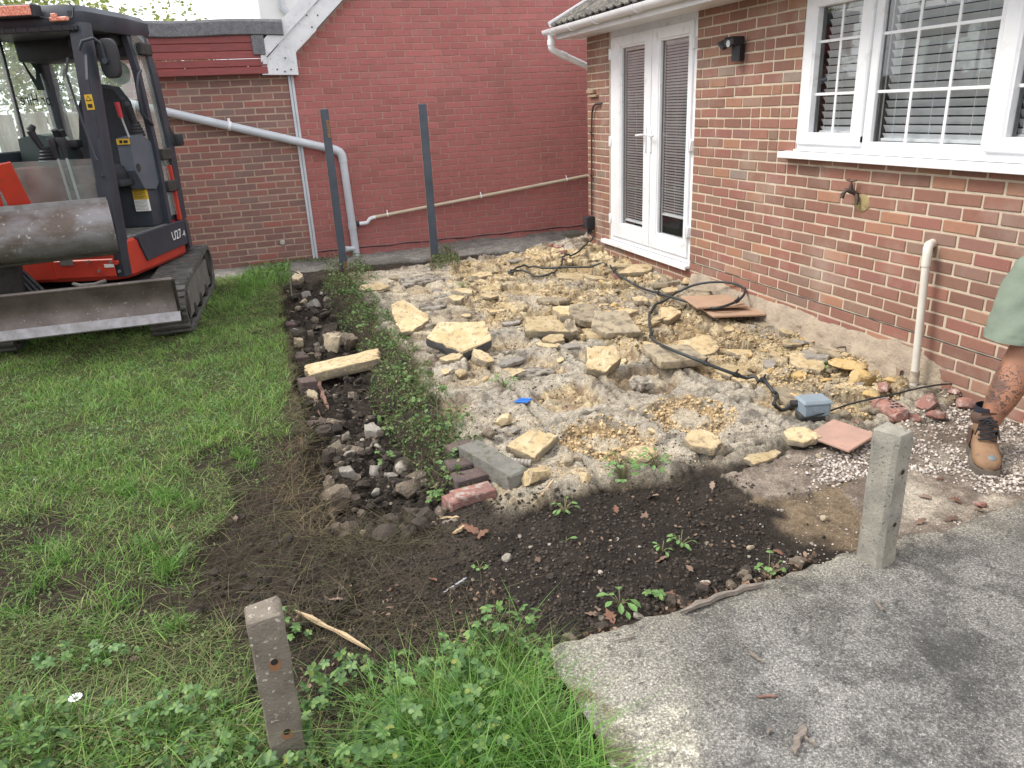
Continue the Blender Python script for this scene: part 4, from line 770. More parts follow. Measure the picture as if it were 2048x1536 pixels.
mb = MB(); mb.box(-.415, -.39, -.55, .72, .80, 1.50, .01); D(mb, 'side_wall', m_cab, RU)
mb = MB(); mb.box(-.405, -.400, -.42, .70, 1.50, 2.42); sw = D(mb, 'side_window', m_cgl, RU, 0)
M = Matrix(((0, 0, -1, -.397), (-1, 0, 0, .80), (0, 1, 0, 1.86), (0, 0, 0, 1)))
M = Matrix(((0, 0, 1, -.397), (1, 0, 0, .19), (0, 1, 0, 1.86), (0, 0, 0, 1)))
tx = text_mb('For Hire', .15, Matrix.Identity(4)); tx.v = [(-.398 - z * .3, .74 - x * .98, 1.87 + y) for x, y, z in tx.v]; D(tx, 'window_lettering', m_ink, RU, 0, sw, 'stuff')
mb = MB(); yz = lambda pts: [(a, b) for a, b in pts]
mb.prism([(.50, 2.00), (.62, 2.00), (.60, 2.14), (.585, 2.22), (.56, 2.18), (.53, 2.10)], -.3985, -.3975, 'x'); mb.prism([(.50, 2.02), (.42, 2.16), (.37, 2.26), (.39, 2.27), (.45, 2.17), (.53, 2.08)], -.3985, -.3975, 'x'); mb.prism([(.56, 2.16), (.48, 2.26), (.40, 2.40), (.37, 2.45), (.41, 2.46), (.46, 2.34), (.50, 2.29), (.60, 2.20)], -.3988, -.3972, 'x'); D(mb, 'tree_decal', mat('dark_green_vinyl', (.03, .06, .05), bump=0), RU, 0, sw)
mb = MB(); mb.prism([(.60, 2.14), (.58, 2.28), (.53, 2.33), (.50, 2.31), (.48, 2.33), (.52, 2.36), (.56, 2.38), (.57, 2.42), (.60, 2.43), (.62, 2.40), (.62, 2.36), (.65, 2.28), (.64, 2.16)], -.3991, -.3969, 'x'); D(mb, 'climber_decal', bpy.data.materials['dark_green_vinyl'], RU, 0, sw)
mb = MB(); mb.box(-.40, .62, .70, .74, .80, 1.42, .01); D(mb, 'rear_wall', m_cab, RU)
mb = MB(); mb.box(-.36, .60, .715, .72, 1.42, 2.40); rw = D(mb, 'rear_window', m_cgl, RU, 0)
mb = MB(); mb.tube([(.28, .71, 2.12), (.28, .708, 2.12)], .10, 20); D(mb, 'round_sticker', mat('green_white_sticker', (.35, .55, .42), (.7, .75, .72), 14, bump=0), RU, 0, rw)
# roof
rf = [(-.44, -.36), (-.36, -.44), (.56, -.44), (.65, -.36), (.69, .2), (.67, .62), (.58, .74), (-.38, .74), (-.46, .62)]
mb = MB(); mb.loft([[(x * s, y * s, z) for x, y in rf] for z, s in ((2.38, .97), (2.42, 1.0), (2.50, 1.0), (2.545, .94), (2.56, .75))]); ro = D(mb, 'cab_roof', m_cab, RU, 40)
mb = MB(); mb.box(-.38, .60, .30, .70, 2.22, 2.39, .02); mb.box(.20, .58, .10, .34, 2.30, 2.39, .02); D(mb, 'headliner', m_grip, RU, 30, ro)
mb = MB(); mb.box(.30, .50, .05, .30, 2.26, 2.32, .02); D(mb, 'cab_radio', m_under, RU, 30, ro)
mb = MB(); mb.box(-.46, .38, -.56, -.45, 2.455, 2.545, .008); lb = D(mb, 'light_bar', m_grip, RU)
mb = MB(); mb.box(-.44, .36, -.566, -.56, 2.468, 2.536, .003); D(mb, 'light_lens', m_led, RU, 30, lb)
mb = MB(); mb.box(-.48, .62, -.47, -.42, 2.36, 2.40, .006); 
for x in np.arange(-.4, .6, .09): mb.box(x, x + .012, -.475, -.47, 2.36, 2.40)
D(mb, 'visor_rail', m_grip, RU, 30, ro)
mb = MB(); mb.box(.44, .58, -.50, -.46, 2.425, 2.455, .006); mb.box(.46, .50, -.50, -.47, 2.45, 2.48, .004); D(mb, 'red_catch', m_led, RU, 30, ro)
mb = MB(); mb.tube([(.38, -.50, 2.46), (.5, -.49, 2.43), (.6, -.45, 2.45), (.62, -.44, 2.52), (.58, -.42, 2.55)], .007, 6); D(mb, 'roof_wire', m_rubber, RU, 40, ro)
# front lower glass, floor, seat
mb = MB(); mb.box(-.33, .585, -.622, -.617, .84, 1.435); D(mb, 'front_lower_window', m_cgl, RU, 0)
mb = MB(); mb.box(-.36, .60, -.63, -.56, .78, .86, .01); D(mb, 'front_sill', m_cab, RU)
mb = MB(); mb.box(-.38, .67, -.58, .30, .775, .80, .005)
for i in range(9): mb.box(.18, .66, -.42 + i * .05, -.405 + i * .05, .80, .806)
D(mb, 'floor_mat', mat('ribbed_floor_mat', (.12, .125, .12), (.17, .17, .16), 12, bump=.2, rough=.85), RU)
mb = MB(); mb.box(.675, .70, -.42, .52, .765, .80, .008); D(mb, 'door_sill', m_cab, RU)
mb = MB(); mb.box(-.36, .64, .06, .60, .80, 1.16, .02); mb.box(-.30, .60, .03, .62, 1.16, 1.20, .01); ped = D(mb, 'seat_pedestal', m_cab, RU)
mb = MB(); mb.box(.515, .635, .026, .0285 + .03, 1.045, 1.130, 0); sl2 = D(mb, 'warning_plate', m_yel, RU, 0, ped)
mb = MB(); mb.box(.515, .635, .0255, .028 + .03, .945, 1.044, 0); D(mb, 'warning_plate', m_wht, RU, 0, ped)
tx = text_mb('IMPORTANT', .021, Matrix.Identity(4)); tx.v = [(.519 + x * .86, .0245 - z * .3, 1.112 + y) for x, y, z in tx.v]; 
for i in range(4): tx.box(.525, .625 - .02 * (i % 2), .0245, .0252, 1.100 - i * .014, 1.104 - i * .014)
for i in range(7): tx.box(.522, .628 - .015 * (i % 3), .024, .0246, 1.032 - i * .012, 1.034 - i * .012)
D(tx, 'plate_lettering', m_ink, RU, 0, ped)
mb = MB(); mb.box(.12, .58, -.32, .22, 1.22, 1.36, .05); mb.box(.10, .60, -.28, .25, 1.18, 1.24, .02); D(mb, 'seat_cushion', m_seat, RU)
bkp = [(.10, 1.34), (.08, 1.55), (.13, 1.85), (.20, 1.97), (.34, 2.01), (.48, 1.98), (.56, 1.86), (.61, 1.55), (.59, 1.34)]
mb = MB(); cxs, czs = .345, 1.66; mb.loft([[(cxs + (a - cxs) * s, yy + (b - 1.34) * .10, czs + (b - czs) * s) for a, b in bkp] for yy, s in ((.12, .84), (.10, .93), (.13, 1.0), (.20, 1.0), (.23, .93))]); D(mb, 'seat_back', m_seat, RU, 50)
# consoles and levers
def bellows(x, y, z, r, h, n=5):
    mb = MB(); R_ = []
    for i in range(n * 2 + 1): f = i / (n * 2); R_.append(r * (1 - .55 * f) * (1.12 if i % 2 else .95))
    mb.tube([(x, y, z + h * i / (n * 2)) for i in range(n * 2 + 1)], R_, 14); return mb
mb = MB(); mb.prism([(-.10, 1.565), (.12, 1.585), (.30, 1.50), (.34, 1.22), (.18, 1.12), (-.02, 1.14), (-.12, 1.30)], .545, .66, 'x'); co = D(mb, 'armrest_console', m_cons, RU)
mb = MB(); mb.box(.535, .56, -.10, -.03, 1.18, 1.50, .02); mb.tube([(.66, -.06, 1.32), (.664, -.06, 1.32)], .035, 14); D(mb, 'console_recess', m_under, RU, 40, co)
mb = MB(); mb.box(.55, .655, -.118, -.1, 1.515, 1.56, .0); D(mb, 'console_sticker', m_yel, RU, 0, co)
mb = MB(); mb.box(.575, .60, -.12, -.117, 1.525, 1.55); mb.box(.61, .645, -.12, -.117, 1.525, 1.548); D(mb, 'sticker_print', m_ink, RU, 0, co)
mb = bellows(.60, .17, 1.57, .062, .13); mb.tube([(.60, .16, 1.68), (.595, .13, 1.76), (.59, .10, 1.83)], [.024, .026, .03], 12); mb.tube([(.59, .10, 1.83), (.588, .085, 1.86)], [.034, .02], 12); D(mb, 'joystick', m_grip, RU, 40)
mb = MB(); mb.tube([(.615, -.06, 1.30), (.62, -.02, 1.55), (.60, -.05, 1.74)], .009, 8); D(mb, 'lock_lever', m_silver, RU, 40)
mb = MB(); mb.tube([(.60, -.05, 1.73), (.595, -.062, 1.85)], [.018, .02], 12); D(mb, 'red_lever_grip', mat('red_grip', (.45, .04, .05), bump=0, rough=.4), RU, 40)
mb = bellows(-.045, -.16, 1.40, .075, .13); mb.tube([(-.06, -.18, 1.52), (-.085, -.20, 1.60), (-.10, -.21, 1.66)], [.022, .026, .032], 12); mb.tube([(-.10, -.21, 1.66), (-.07, -.20, 1.70)], [.034, .022], 12); D(mb, 'joystick', m_grip, RU, 40)
for x in (.21, .28):
    mb = MB(); mb.tube([(x + .03, -.42, .80), (x + .01, -.45, 1.45)], .011, 8); D(mb, 'travel_lever', m_silver, RU, 40)
    mb = MB(); mb.tube([(x + .01, -.45, 1.44), (x + .005, -.45, 1.52), (x, -.45, 1.58), (x, -.45, 1.60)], [.018, .026, .042, .034], 10); D(mb, 'lever_knob', m_grip, RU, 40)
mb = MB(); mb.loft([[(-.36 + .0 * s, y, z) for y, z in ((-.05, 1.2), (.25, 1.2), (.2, 1.58), (.0, 1.60))] if s == 0 else [(x_, y, z) for y, z in ((-.06, 1.2), (.25, 1.2), (.2, zt), (.0, zt))] for s, x_, zt in ((0, 0, 0), (1, -.20, 1.63), (1, -.05, 1.60), (1, .05, 1.52))]); D(mb, 'side_console', mat('console_green_black', (.04, .055, .055), bump=.05, rough=.35), RU, 40)
mb = MB(); mb.tube([(-.02, .02, 1.60), (-.02, .0, 1.66)], .03, 10); mb.tube([(.03, .02, 1.60), (.03, .0, 1.655)], .025, 10); mb.box(-.10, .12, .04, .14, 1.50, 1.57, .02); D(mb, 'switch_knobs', m_grip, RU, 40)
mb = MB(); mb.box(-.20, .06, -.45, -.20, .80, 1.38, .03); D(mb, 'control_box', mat('faded_red_panel', (.09, .028, .022), bump=.05), RU)
mb = MB(); mb.loft([[(x, y, z) for x, y in ((.0, -.36), (.09, -.36), (.10, -.20), (.0, -.20))] for z in (.80, 1.02)]); D(mb, 'pedal', m_grip, RU)
mb = MB(); mo = [(.775 + .075 * math.copysign(abs(math.cos(a)) ** .55, math.cos(a)), 2.16 + .145 * math.copysign(abs(math.sin(a)) ** .6, math.sin(a))) for a in np.linspace(0, 2 * math.pi, 25)[:-1]]
mb.loft([[(.775 + (a - .775) * s, yy, 2.16 + (b - 2.16) * s) for a, b in mo] for yy, s in ((-.40, .80), (-.395, .95), (-.375, 1.0), (-.35, .98))]); mi = D(mb, 'mirror', m_grip, RU, 40)
mb = MB(); mb.tube([(.62, -.50, 2.22), (.66, -.50, 2.28), (.73, -.47, 2.30), (.755, -.43, 2.27), (.76, -.41, 2.15)], .013, 8); mb.tube([(.76, -.43, 2.14), (.76, -.39, 2.14)], .022, 10); D(mb, 'mirror_arm', m_cab, RU, 40, mi)
mb = MB(); mb.box(.67, .76, .62, .72, 1.46, 1.57, .02); mb.bar((.66, .58, 1.62), (.70, .66, 1.48), .05, .07); D(mb, 'work_lamp', m_grip, RU)
# boom, dipper and bucket (swung a little)
BX, BY = -.40, -1.28                               # bucket centre in the swung frame
arc = [(math.radians(a)) for a in np.linspace(-78, 62, 15)]
prof = [(BY - .0 - .235 * math.cos(a) + .12, .925 + .185 * math.sin(a)) for a in arc]; prof = [(y, z) for y, z in prof] + [(prof[-1][0] + .05, prof[-1][1] + .055)]
prof[0] = (prof[0][0] + .03, prof[0][1] + .0)
inn = [(y + .014, z) for y, z in prof]
mb = MB(); mb.loft([[(x, y, z) for y, z in prof + inn[::-1]] for x in np.linspace(-1.02, .225, 10)]); bu = D(mb, 'bucket', m_bstl, RB, 40)
mb = MB(); y_, z_ = prof[-1]; mb.bar((-1.03, y_, z_ - .005), (.232, y_, z_ - .005), .030, .05); D(mb, 'bucket_lip', m_edge, RB, 20, bu)
mb = MB(); y_, z_ = prof[0]; mb.tube([(-1.02, y_ - .01, z_ + .02), (.225, y_ - .01, z_ + .02)], .035, 10); D(mb, 'bucket_lower_tube', m_bstl, RB, 40, bu)
for x in (-1.025, .228): mb = MB(); mb.prism([(y - .006, z) for y, z in prof] + [(prof[-1][0] + .22, prof[-1][1] - .05), (prof[0][0] + .22, prof[0][1] + .03)], x - .010, x + .010, 'x'); D(mb, 'bucket_side', m_edge if False else m_bstl, RB, 30, bu)
mb = MB(); mb.bar((BX - .1, -1.10, 1.0), (BX - .1, -1.25, 1.45), .03, .14, (1, 0, 0)); mb.bar((BX + .1, -1.10, 1.0), (BX + .02, -1.25, 1.45), .03, .14, (1, 0, 0)); mb.box(BX - .11, BX + .11, -1.18, -1.06, 1.0, 1.10, .03); D(mb, 'bucket_hitch', m_orange, RB)
AX = BX; BX = -.62
mb = MB(); mb.loft([[(BX + sx * .075, y, z) for sx, y, z in ((-1, y0, z0), (1, y0, z0), (1, y1, z1), (-1, y1, z1))] for (y0, z0, y1, z1) in ((-1.32, 1.30, -1.12, 1.20), (-1.42, 1.60, -1.12, 1.62), (-1.38, 2.55, -1.12, 2.62), (-1.28, 2.85, -1.16, 2.85))]); D(mb, 'dipper_arm', m_orange, RB)
mb = MB(); mb.bar((BX + .0, -1.45, 1.65), (BX + .0, -1.46, 2.4), .09, .09); D(mb, 'bucket_cylinder', m_cab, RB)
mb = MB(); mb.tube([(BX, -1.46, 1.65), (BX, -1.34, 1.32)], .022, 10); D(mb, 'cylinder_rod', m_silver, RB, 40)
mb = MB(); mb.loft([[(BX + sx * .09, y, z) for sx, y, z in ((-1, y0, z0), (1, y0, z0), (1, y1, z1), (-1, y1, z1))] for (y0, z0, y1, z1) in ((-.92, .70, -.72, .62), (-1.02, 1.5, -.78, 1.5), (-1.02, 2.2, -.76, 2.25), (-1.20, 2.75, -1.10, 2.90), (-1.30, 2.90, -1.24, 3.0))]); D(mb, 'boom', m_orange, RB)
mb = MB(); mb.tube([(BX, -1.06, .78), (BX, -1.10, 1.8)], .05, 12); D(mb, 'boom_cylinder', m_cab, RB, 40)
mb = MB(); mb.box(BX - .16, BX + .16, -.95, -.62, .42, .82, .03); D(mb, 'swing_bracket', m_under, RB)
mb = MB(); mb.box(BX - .05, BX + .15, -.98, -.80, 1.36, 1.50, .03); D(mb, 'cylinder_guard', m_cons, RB)
for k in range(3): mb = MB(); mb.tube([(BX + .1 + .03 * k, -.75, .62), (BX + .22 + .04 * k, -.95, .45), (BX + .14 + .05 * k, -.9, .36 - .02 * k), (BX + .1, -.5, .4)], .016, 8); D(mb, 'hydraulic_hose', m_rubber, RB, 40)
# ------------------------------------------------------------------ person walking in at the right edge
m_skin = mat('tanned_skin', (.36, .175, .105), (.30, .14, .085), 9, bump=.08, bscale=120, rough=.5, c3=(.42, .22, .14), scale3=30, lo3=.6, hi3=.8)
t = NT('tattooed_skin'); base = t.mix(t.rng(t.noise(9, 4), .35, .65), (.36, .175, .105), (.30, .14, .085))
sp = t.new('ShaderNodeSeparateXYZ'); t.l(t.geo.outputs['Position'], sp.inputs[0])
w_ = t.new('ShaderNodeTexWave', wave_type='BANDS', bands_direction='DIAGONAL'); w_.inputs['Scale'].default_value = 14; w_.inputs['Distortion'].default_value = 14; w_.inputs['Detail'].default_value = 2; w_.inputs['Detail Scale'].default_value = 2.2; t.l(t.geo.outputs['Position'], w_.inputs[0])
lines = t.rng(w_.outputs['Fac'], .80, .90); shade = t.rng(t.noise(8, 3), .44, .58); band = t.mul(t.rng(sp.outputs[2], .14, .18, 1, 0), t.rng(sp.outputs[2], -.09, -.06, 0, 1)); side = t.rng(t.noise(6, 2), .30, .40)
ink = t.mul(t.mul(t.new('ShaderNodeMath', operation='MAXIMUM').outputs[0], 1), band)
mxn = [n for n in t.n if n.bl_idname == 'ShaderNodeMath' and n.operation == 'MAXIMUM'][0]; t.l(lines, mxn.inputs[0]); t.l(t.mul(shade, .78), mxn.inputs[1])
c = t.mix(t.mul(t.mul(ink, side), .85), base, (.035, .034, .038)); t.bump(t.noise(120, 4), .08, .004); m_tat = t.fin(c, .5, 0, .4)
m_short = mat('pale_green_cotton', (.20, .245, .19), (.165, .205, .16), 6, bump=.35, bscale=35, bdist=.01, rough=.9)
m_boot = mat('tan_nubuck', (.27, .165, .095), (.20, .12, .07), 9, bump=.3, bscale=70, rough=.8, c3=(.15, .095, .06), scale3=24, lo3=.62, hi3=.75)
m_sole = mat('grey_sole', (.10, .085, .07), (.16, .135, .11), 14, bump=.3, rough=.9); m_cuff = mat('brown_collar', (.10, .06, .045), bump=.3, bscale=90, rough=.85); m_sock = mat('navy_sock', (.02, .022, .035), bump=.4, bscale=200, rough=.95)
m_shirt = mat('dark_shirt', (.03, .034, .045), bump=.3, bscale=60, rough=.9); m_hair = mat('dark_hair', (.03, .02, .015), bump=.6, bscale=120, rough=.7)
per = empty('person', (-.42, -3.18, -.30), label='person in pale green shorts and tan work boots with a tattooed shin', cat='person')
PO = Vector((-.42, -3.18, -.30))
def skin(name, nodes, edges, m, parent, sub=2, root=0):
    me = bpy.data.meshes.new(name); me.from_pydata([Vector(n[:3]) - PO for n in nodes], edges, []); o = bpy.data.objects.new(name, me); link(o, parent)
    md = o.modifiers.new('s', 'SKIN'); md.use_smooth_shade = True; md.branch_smoothing = .6
    for i, n in enumerate(nodes): me.skin_vertices[0].data[i].radius = (n[3], n[4] if len(n) > 4 else n[3]); me.skin_vertices[0].data[i].use_root = i == root
    o.modifiers.new('u', 'SUBSURF').levels = sub; o.modifiers['u'].render_levels = sub
    bpy.context.view_layer.update(); m2 = bpy.data.meshes.new_from_object(o.evaluated_get(bpy.context.evaluated_depsgraph_get())); o.modifiers.clear(); o.data = m2; m2.materials.clear()
    for k in (m if isinstance(m, list) else [m]): m2.materials.append(k)
    m2.polygons.foreach_set('use_smooth', [True] * len(m2.polygons)); return o
FX, RX = Vector((-.9, -.436, 0)), Vector((-.436, .9, 0))           # facing, and his right
def at(f, r, z): p = Vector((-.17, -3.33, 0)) + FX * f + RX * r; return (p.x, p.y, z)
pel = (*at(0, 0, .66), .125, .10)
nodes = [pel, (*at(0, .10, .58), .095), (*at(.115, .175, .22), .072), (*at(.155, .195, .10), .080), (*at(.19, .215, .0), .074), (*at(.222, .245, -.12), .047), (*at(.231, .256, -.20), .047),
         (*at(0, -.10, .58), .095), (*at(-.02, -.09, .20), .066), (*at(-.05, -.07, .05), .072), (*at(-.06, -.06, -.13), .043), (*at(-.06, -.06, -.19), .045),
         (*at(.02, 0, .90), .115, .10), (*at(.03, 0, 1.10), .15, .11), (*at(.03, 0, 1.20), .08), (*at(.05, 0, 1.28), .058), (*at(.06, 0, 1.33), .07), (*at(.07, 0, 1.42), .092, .085), (*at(.07, 0, 1.48), .07),
         (*at(.02, .17, 1.13), .06), (*at(-.13, .19, .90), .045), (*at(-.12, .16, .66), .034), (*at(.02, -.19, 1.13), .06), (*at(.06, -.25, .86), .045), (*at(.20, -.26, .66), .034)]
edges = [(0, 1), (1, 2), (2, 3), (3, 4), (4, 5), (5, 6), (0, 7), (7, 8), (8, 9), (9, 10), (10, 11), (0, 12), (12, 13), (13, 14), (14, 15), (15, 16), (16, 17), (17, 18), (13, 19), (19, 20), (20, 21), (13, 22), (22, 23), (23, 24)]
# hands: palm, four fingers and a thumb on each wrist
for wi, s in ((21, 1), (24, -1)):
    w = Vector(nodes[wi][:3]); dn = Vector((0, 0, -1)); fw = FX * .35 + dn * .94; i0 = len(nodes)
    nodes.append((*(w + fw * .05), .030, .018)); edges.append((wi, i0)); nodes.append((*(w + fw * .09), .034, .015)); edges.append((i0, i0 + 1))
    for k, L in ((-1.5, .062), (-.5, .075), (.5, .070), (1.5, .055)):
        b = w + fw * .095 + FX * (.014 * k); j = len(nodes)
        nodes.append((*b, .0085)); nodes.append((*(b + fw * L * .5), .008)); nodes.append((*(b + fw * L * .75 - RX * s * .018), .0075)); edges += [(i0 + 1, j), (j, j + 1), (j + 1, j + 2)]
    b = w + fw * .05 + FX * .03; j = len(nodes); nodes.append((*b, .011)); nodes.append((*(b + fw * .035 + FX * .02), .010)); edges += [(i0, j), (j, j + 1)]
bo = skin('body', nodes, edges, [m_skin, m_tat], per)
for p in bo.data.polygons:
    c_ = p.center + PO
    if c_.z < .17 and (Vector((c_.x, c_.y, 0)) - Vector(at(.19, .215, 0))).length < .17: p.material_index = 1
# face
hd = Vector(at(.07, 0, 1.42)) - PO
mb = MB(); mb.tube([hd + FX * .10 + Vector((0, 0, .01)), hd + FX * .128 - Vector((0, 0, .02)), hd + FX * .10 - Vector((0, 0, .032))], [.010, .016, .012], 8); mb.build('nose', m_skin, per, 60)
for s in (-1, 1):
    mb = MB(); mb.tube([hd + FX * .088 + RX * s * .034 + Vector((0, 0, .012)), hd + FX * .098 + RX * s * .034 + Vector((0, 0, .012))], .011, 8); mb.build('eye', m_wht, per, 60)
    mb = MB(); mb.tube([hd + RX * s * .085 + Vector((0, 0, .02)), hd + RX * s * .098 - Vector((0, 0, .005)) - FX * .01, hd + RX * s * .088 - Vector((0, 0, .03))], [.010, .016, .008], 8); mb.build('ear', m_skin, per, 60)
mb = MB(); mb.tube([hd + FX * .094 + RX * .025 - Vector((0, 0, .055)), hd + FX * .100 - Vector((0, 0, .057)), hd + FX * .094 - RX * .025 - Vector((0, 0, .055))], .007, 6); mb.build('mouth', mat('lips', (.28, .11, .09), bump=0), per, 60)
mb = MB(); mb.loft([[hd + FX * (math.cos(a) * .102 * s - .012) + RX * math.sin(a) * .100 * s + Vector((0, 0, z + (.03 * math.cos(a) if z < .05 else 0))) for a in np.linspace(0, 2 * math.pi, 17)[:-1]] for z, s in ((.02, 1.0), (.06, 1.0), (.09, .82), (.108, .45))]); mb.build('hair', m_hair, per, 60)
# clothes
def sleeve(name, rings, m, n=36, wob=.004, seed=0, thick=.008):
    mb = MB(); R1 = []; full = []
    for q0, q1 in zip(rings, rings[1:]):
        for k in range(6): u = k / 6; full.append((tuple(a + (b - a) * u for a, b in zip(q0[0], q1[0])), *(q0[i] + (q1[i] - q0[i]) * u for i in (1, 2, 3))))
    rings = full + [rings[-1]]
    for (c_, ra, rb, dz) in rings:
        ring = []
        for k in range(n):
            a = 2 * math.pi * k / n; w = 1 + (fbm(math.cos(a) * .9 + 5 + c_[2] * 2.5, math.sin(a) * .9 + c_[2] * 4 + seed, 2.6, 3 + seed) - .5) * wob * 34 + (fbm(a * .8 + c_[2] * 9, c_[2] * 10 - a, 2, 8 + seed) - .5) * .05
            q = Vector(c_) + FX * math.cos(a) * ra * w + RX * math.sin(a) * rb * w + Vector((0, 0, dz * math.sin(a))); ring.append(q - PO)
        R1.append(ring)
    ins = [[Vector(c_) - PO + (q - (Vector(c_) - PO)) * .93 for q in ring] for (c_, *_), ring in zip(rings, R1)]
    mb.loft(R1 + ins[::-1], cap=False); return mb.build(name, m, per, 60)
S_ = lambda f, r, z, ra, rb, dz=0: (at(f, r, z), ra, rb, dz)
for s, f, e in ((1, .115, .10), (-1, -.02, .0)):
    sh = sleeve('shorts_leg', [S_(0, s * .09, .68, .15, .12), S_(.02, s * (.12 + e * .35), .60, .15, .145), S_(f * .5, s * (.12 + e * .62), .47, .145, .15), S_(f * .85, s * (.115 + e * .85), .36, .138, .142), S_(f * .97, s * (.115 + e * .95), .30, .135, .138), S_(f, s * (.115 + e), .272, .134, .137)], m_short, seed=3 * (s + 1), wob=.006)
    sleeve('shorts_hem', [S_(f * .95, s * (.115 + e * .93), .310, .1375, .1405), S_(f, s * (.115 + e), .268, .137, .140)], m_short, seed=3 * (s + 1), wob=.006)
sleeve('shorts_seat', [S_(0, 0, .78, .135, .175), S_(0, 0, .70, .15, .195), S_(0, 0, .62, .145, .20), S_(0, 0, .56, .11, .17)], m_short)
sleeve('shirt', [S_(0, 0, .70, .15, .19), S_(.01, 0, .85, .14, .18), S_(.02, 0, 1.05, .14, .205), S_(.03, 0, 1.17, .12, .19), S_(.04, 0, 1.235, .075, .085)], m_shirt)
for s in (1, -1): sleeve('shirt_sleeve', [S_(.02, s * .145, 1.185, .07, .05), S_(-.02 if s > 0 else .015, s * (.175 if s > 0 else .205), 1.10, .066, .058), S_(-.10 if s > 0 else .03, s * (.185 if s > 0 else .232), .96, .062, .055)], m_shirt)
# boots
def boot(ank, yaw, nm, lbl=None):
    b = MB(); A = Vector(ank) - PO; R = Matrix.Translation(A) @ Matrix.Rotation(yaw, 4, 'Z') @ Matrix.Scale(1.12, 4)   # local +x = toe
    def ring(x, w, zt, zb, xt=0, n=16):
        out = []
        for k in range(n):
            a = 2 * math.pi * k / n; out.append((x + xt * max(0, math.sin(a)), w * math.copysign(abs(math.cos(a)) ** .75, math.cos(a)), (zt + zb) / 2 + (zt - zb) / 2 * math.copysign(abs(math.sin(a)) ** .8, math.sin(a))))
        return out
    fl = -.10 / 1.12
    b.loft([ring(-.085, .022, fl + .075, fl + .02), ring(-.078, .036, fl + .09, fl + .012), ring(-.04, .042, fl + .115, fl + .01), ring(.02, .044, fl + .125, fl + .01, .01), ring(.07, .047, fl + .105, fl + .01, .01), ring(.115, .051, fl + .080, fl + .01), ring(.155, .052, fl + .074, fl + .012), ring(.188, .042, fl + .062, fl + .014), ring(.205, .022, fl + .045, fl + .02)])
    b.loft([[(cx_ + .052 * s1 * math.cos(a), .043 * s1 * math.sin(a), z) for a in np.linspace(0, 2 * math.pi, 17)[:-1]] for cx_, s1, z in ((-.012, .98, fl + .07), (-.016, .98, fl + .12), (-.02, 1.0, fl + .155), (-.024, 1.02, fl + .175))], cap=False)
    b.v = [R @ Vector(v) for v in b.v]; o = b.build(nm, m_boot, per, 50)
    def q(name, mb_, m_): mb_.v = [R @ Vector(v) for v in mb_.v]; mb_.build(name, m_, o, 45)
    sb = MB(); ol = [(-.09, 0), (-.082, .034), (-.04, .045), (.03, .045), (.1, .054), (.16, .055), (.195, .042), (.212, 0)]; ol = ol + [(x, -y) for x, y in ol[-2:0:-1]]; sb.loft([[(x, y, z) for x, y in ol] for z in (fl - .008, fl + .020)]); q('sole', sb, m_sole)
    cb = MB(); cb.loft([[(-.022 + r * 1.15 * math.cos(a), r * math.sin(a), z + .012 * math.cos(a)) for a in np.linspace(0, 2 * math.pi, 17)[:-1]] for r, z in ((.047, fl + .135), (.053, fl + .15), (.054, fl + .17), (.047, fl + .182), (.040, fl + .178))], cap=False); q('padded_collar', cb, m_cuff)
    tb = MB(); tb.loft([[(x, y, z) for y in (-.026, -.012, .012, .026)] for x, z in ((.085, fl + .102), (.055, fl + .126), (.036, fl + .150), (.030, fl + .185), (.040, fl + .205))], closed=False); q('tongue', tb, m_cuff)
    lb = MB()
    for i in range(5):
        x, z = .092 - i * .014, fl + .108 + i * .016
        lb.tube([(x, -.034, z - .006), (x + .006, 0, z + .004), (x, .034, z - .006)], .004, 5); lb.tube([(x, -.034, z - .006), (x + .004, .0, z + .010), (x - .014, .034, z + .012)], .004, 5)
    for s, l in ((-1, .05), (1, .06)): lb.tube([(.046, 0, fl + .175), (.066, s * .03, fl + .165), (.075, s * .045, fl + .165 - l)], .0035, 5)
    q('bootlaces', lb, mat('black_lace', (.015, .015, .018), bump=0))
    gb = MB(); gb.loft([[(.180 + .013 * math.cos(a) * s, .010 + .016 * math.sin(a) * s, fl + .066 + z - .5 * (.013 * math.cos(a) * s)) for a in np.linspace(0, 2 * math.pi, 9)[:-1]] for s, z in ((1, .0), (.7, .004))]); q('worn_toe_patch', gb, mat('bare_toe_cap', (.15, .17, .18), bump=.1, rough=.5))
    hb = MB(); hb.prism([(-.06, fl + .03), (.0, fl + .03), (.03, fl + .07), (.02, fl + .12), (-.05, fl + .10)], -.0475, -.0465, 'y'); hb.prism([(-.06, fl + .03), (.0, fl + .03), (.03, fl + .07), (.02, fl + .12), (-.05, fl + .10)], .0465, .0475, 'y'); q('side_panel', hb, m_cuff)
    kb = MB(); kb.loft([[(-.02 + r * 1.1 * math.cos(a), r * math.sin(a), z) for a in np.linspace(0, 2 * math.pi, 17)[:-1]] for r, z in ((.044, fl + .165), (.046, fl + .20), (.043, fl + .215))], cap=False); q('sock', kb, m_sock)
yaw = math.atan2(FX.y, FX.x)
boot((*at(.231, .256, 0)[:2], -.19), math.atan2(-.75, -.66), 'boot'); boot((*at(-.06, -.06, 0)[:2], -.19), yaw + .1, 'boot')
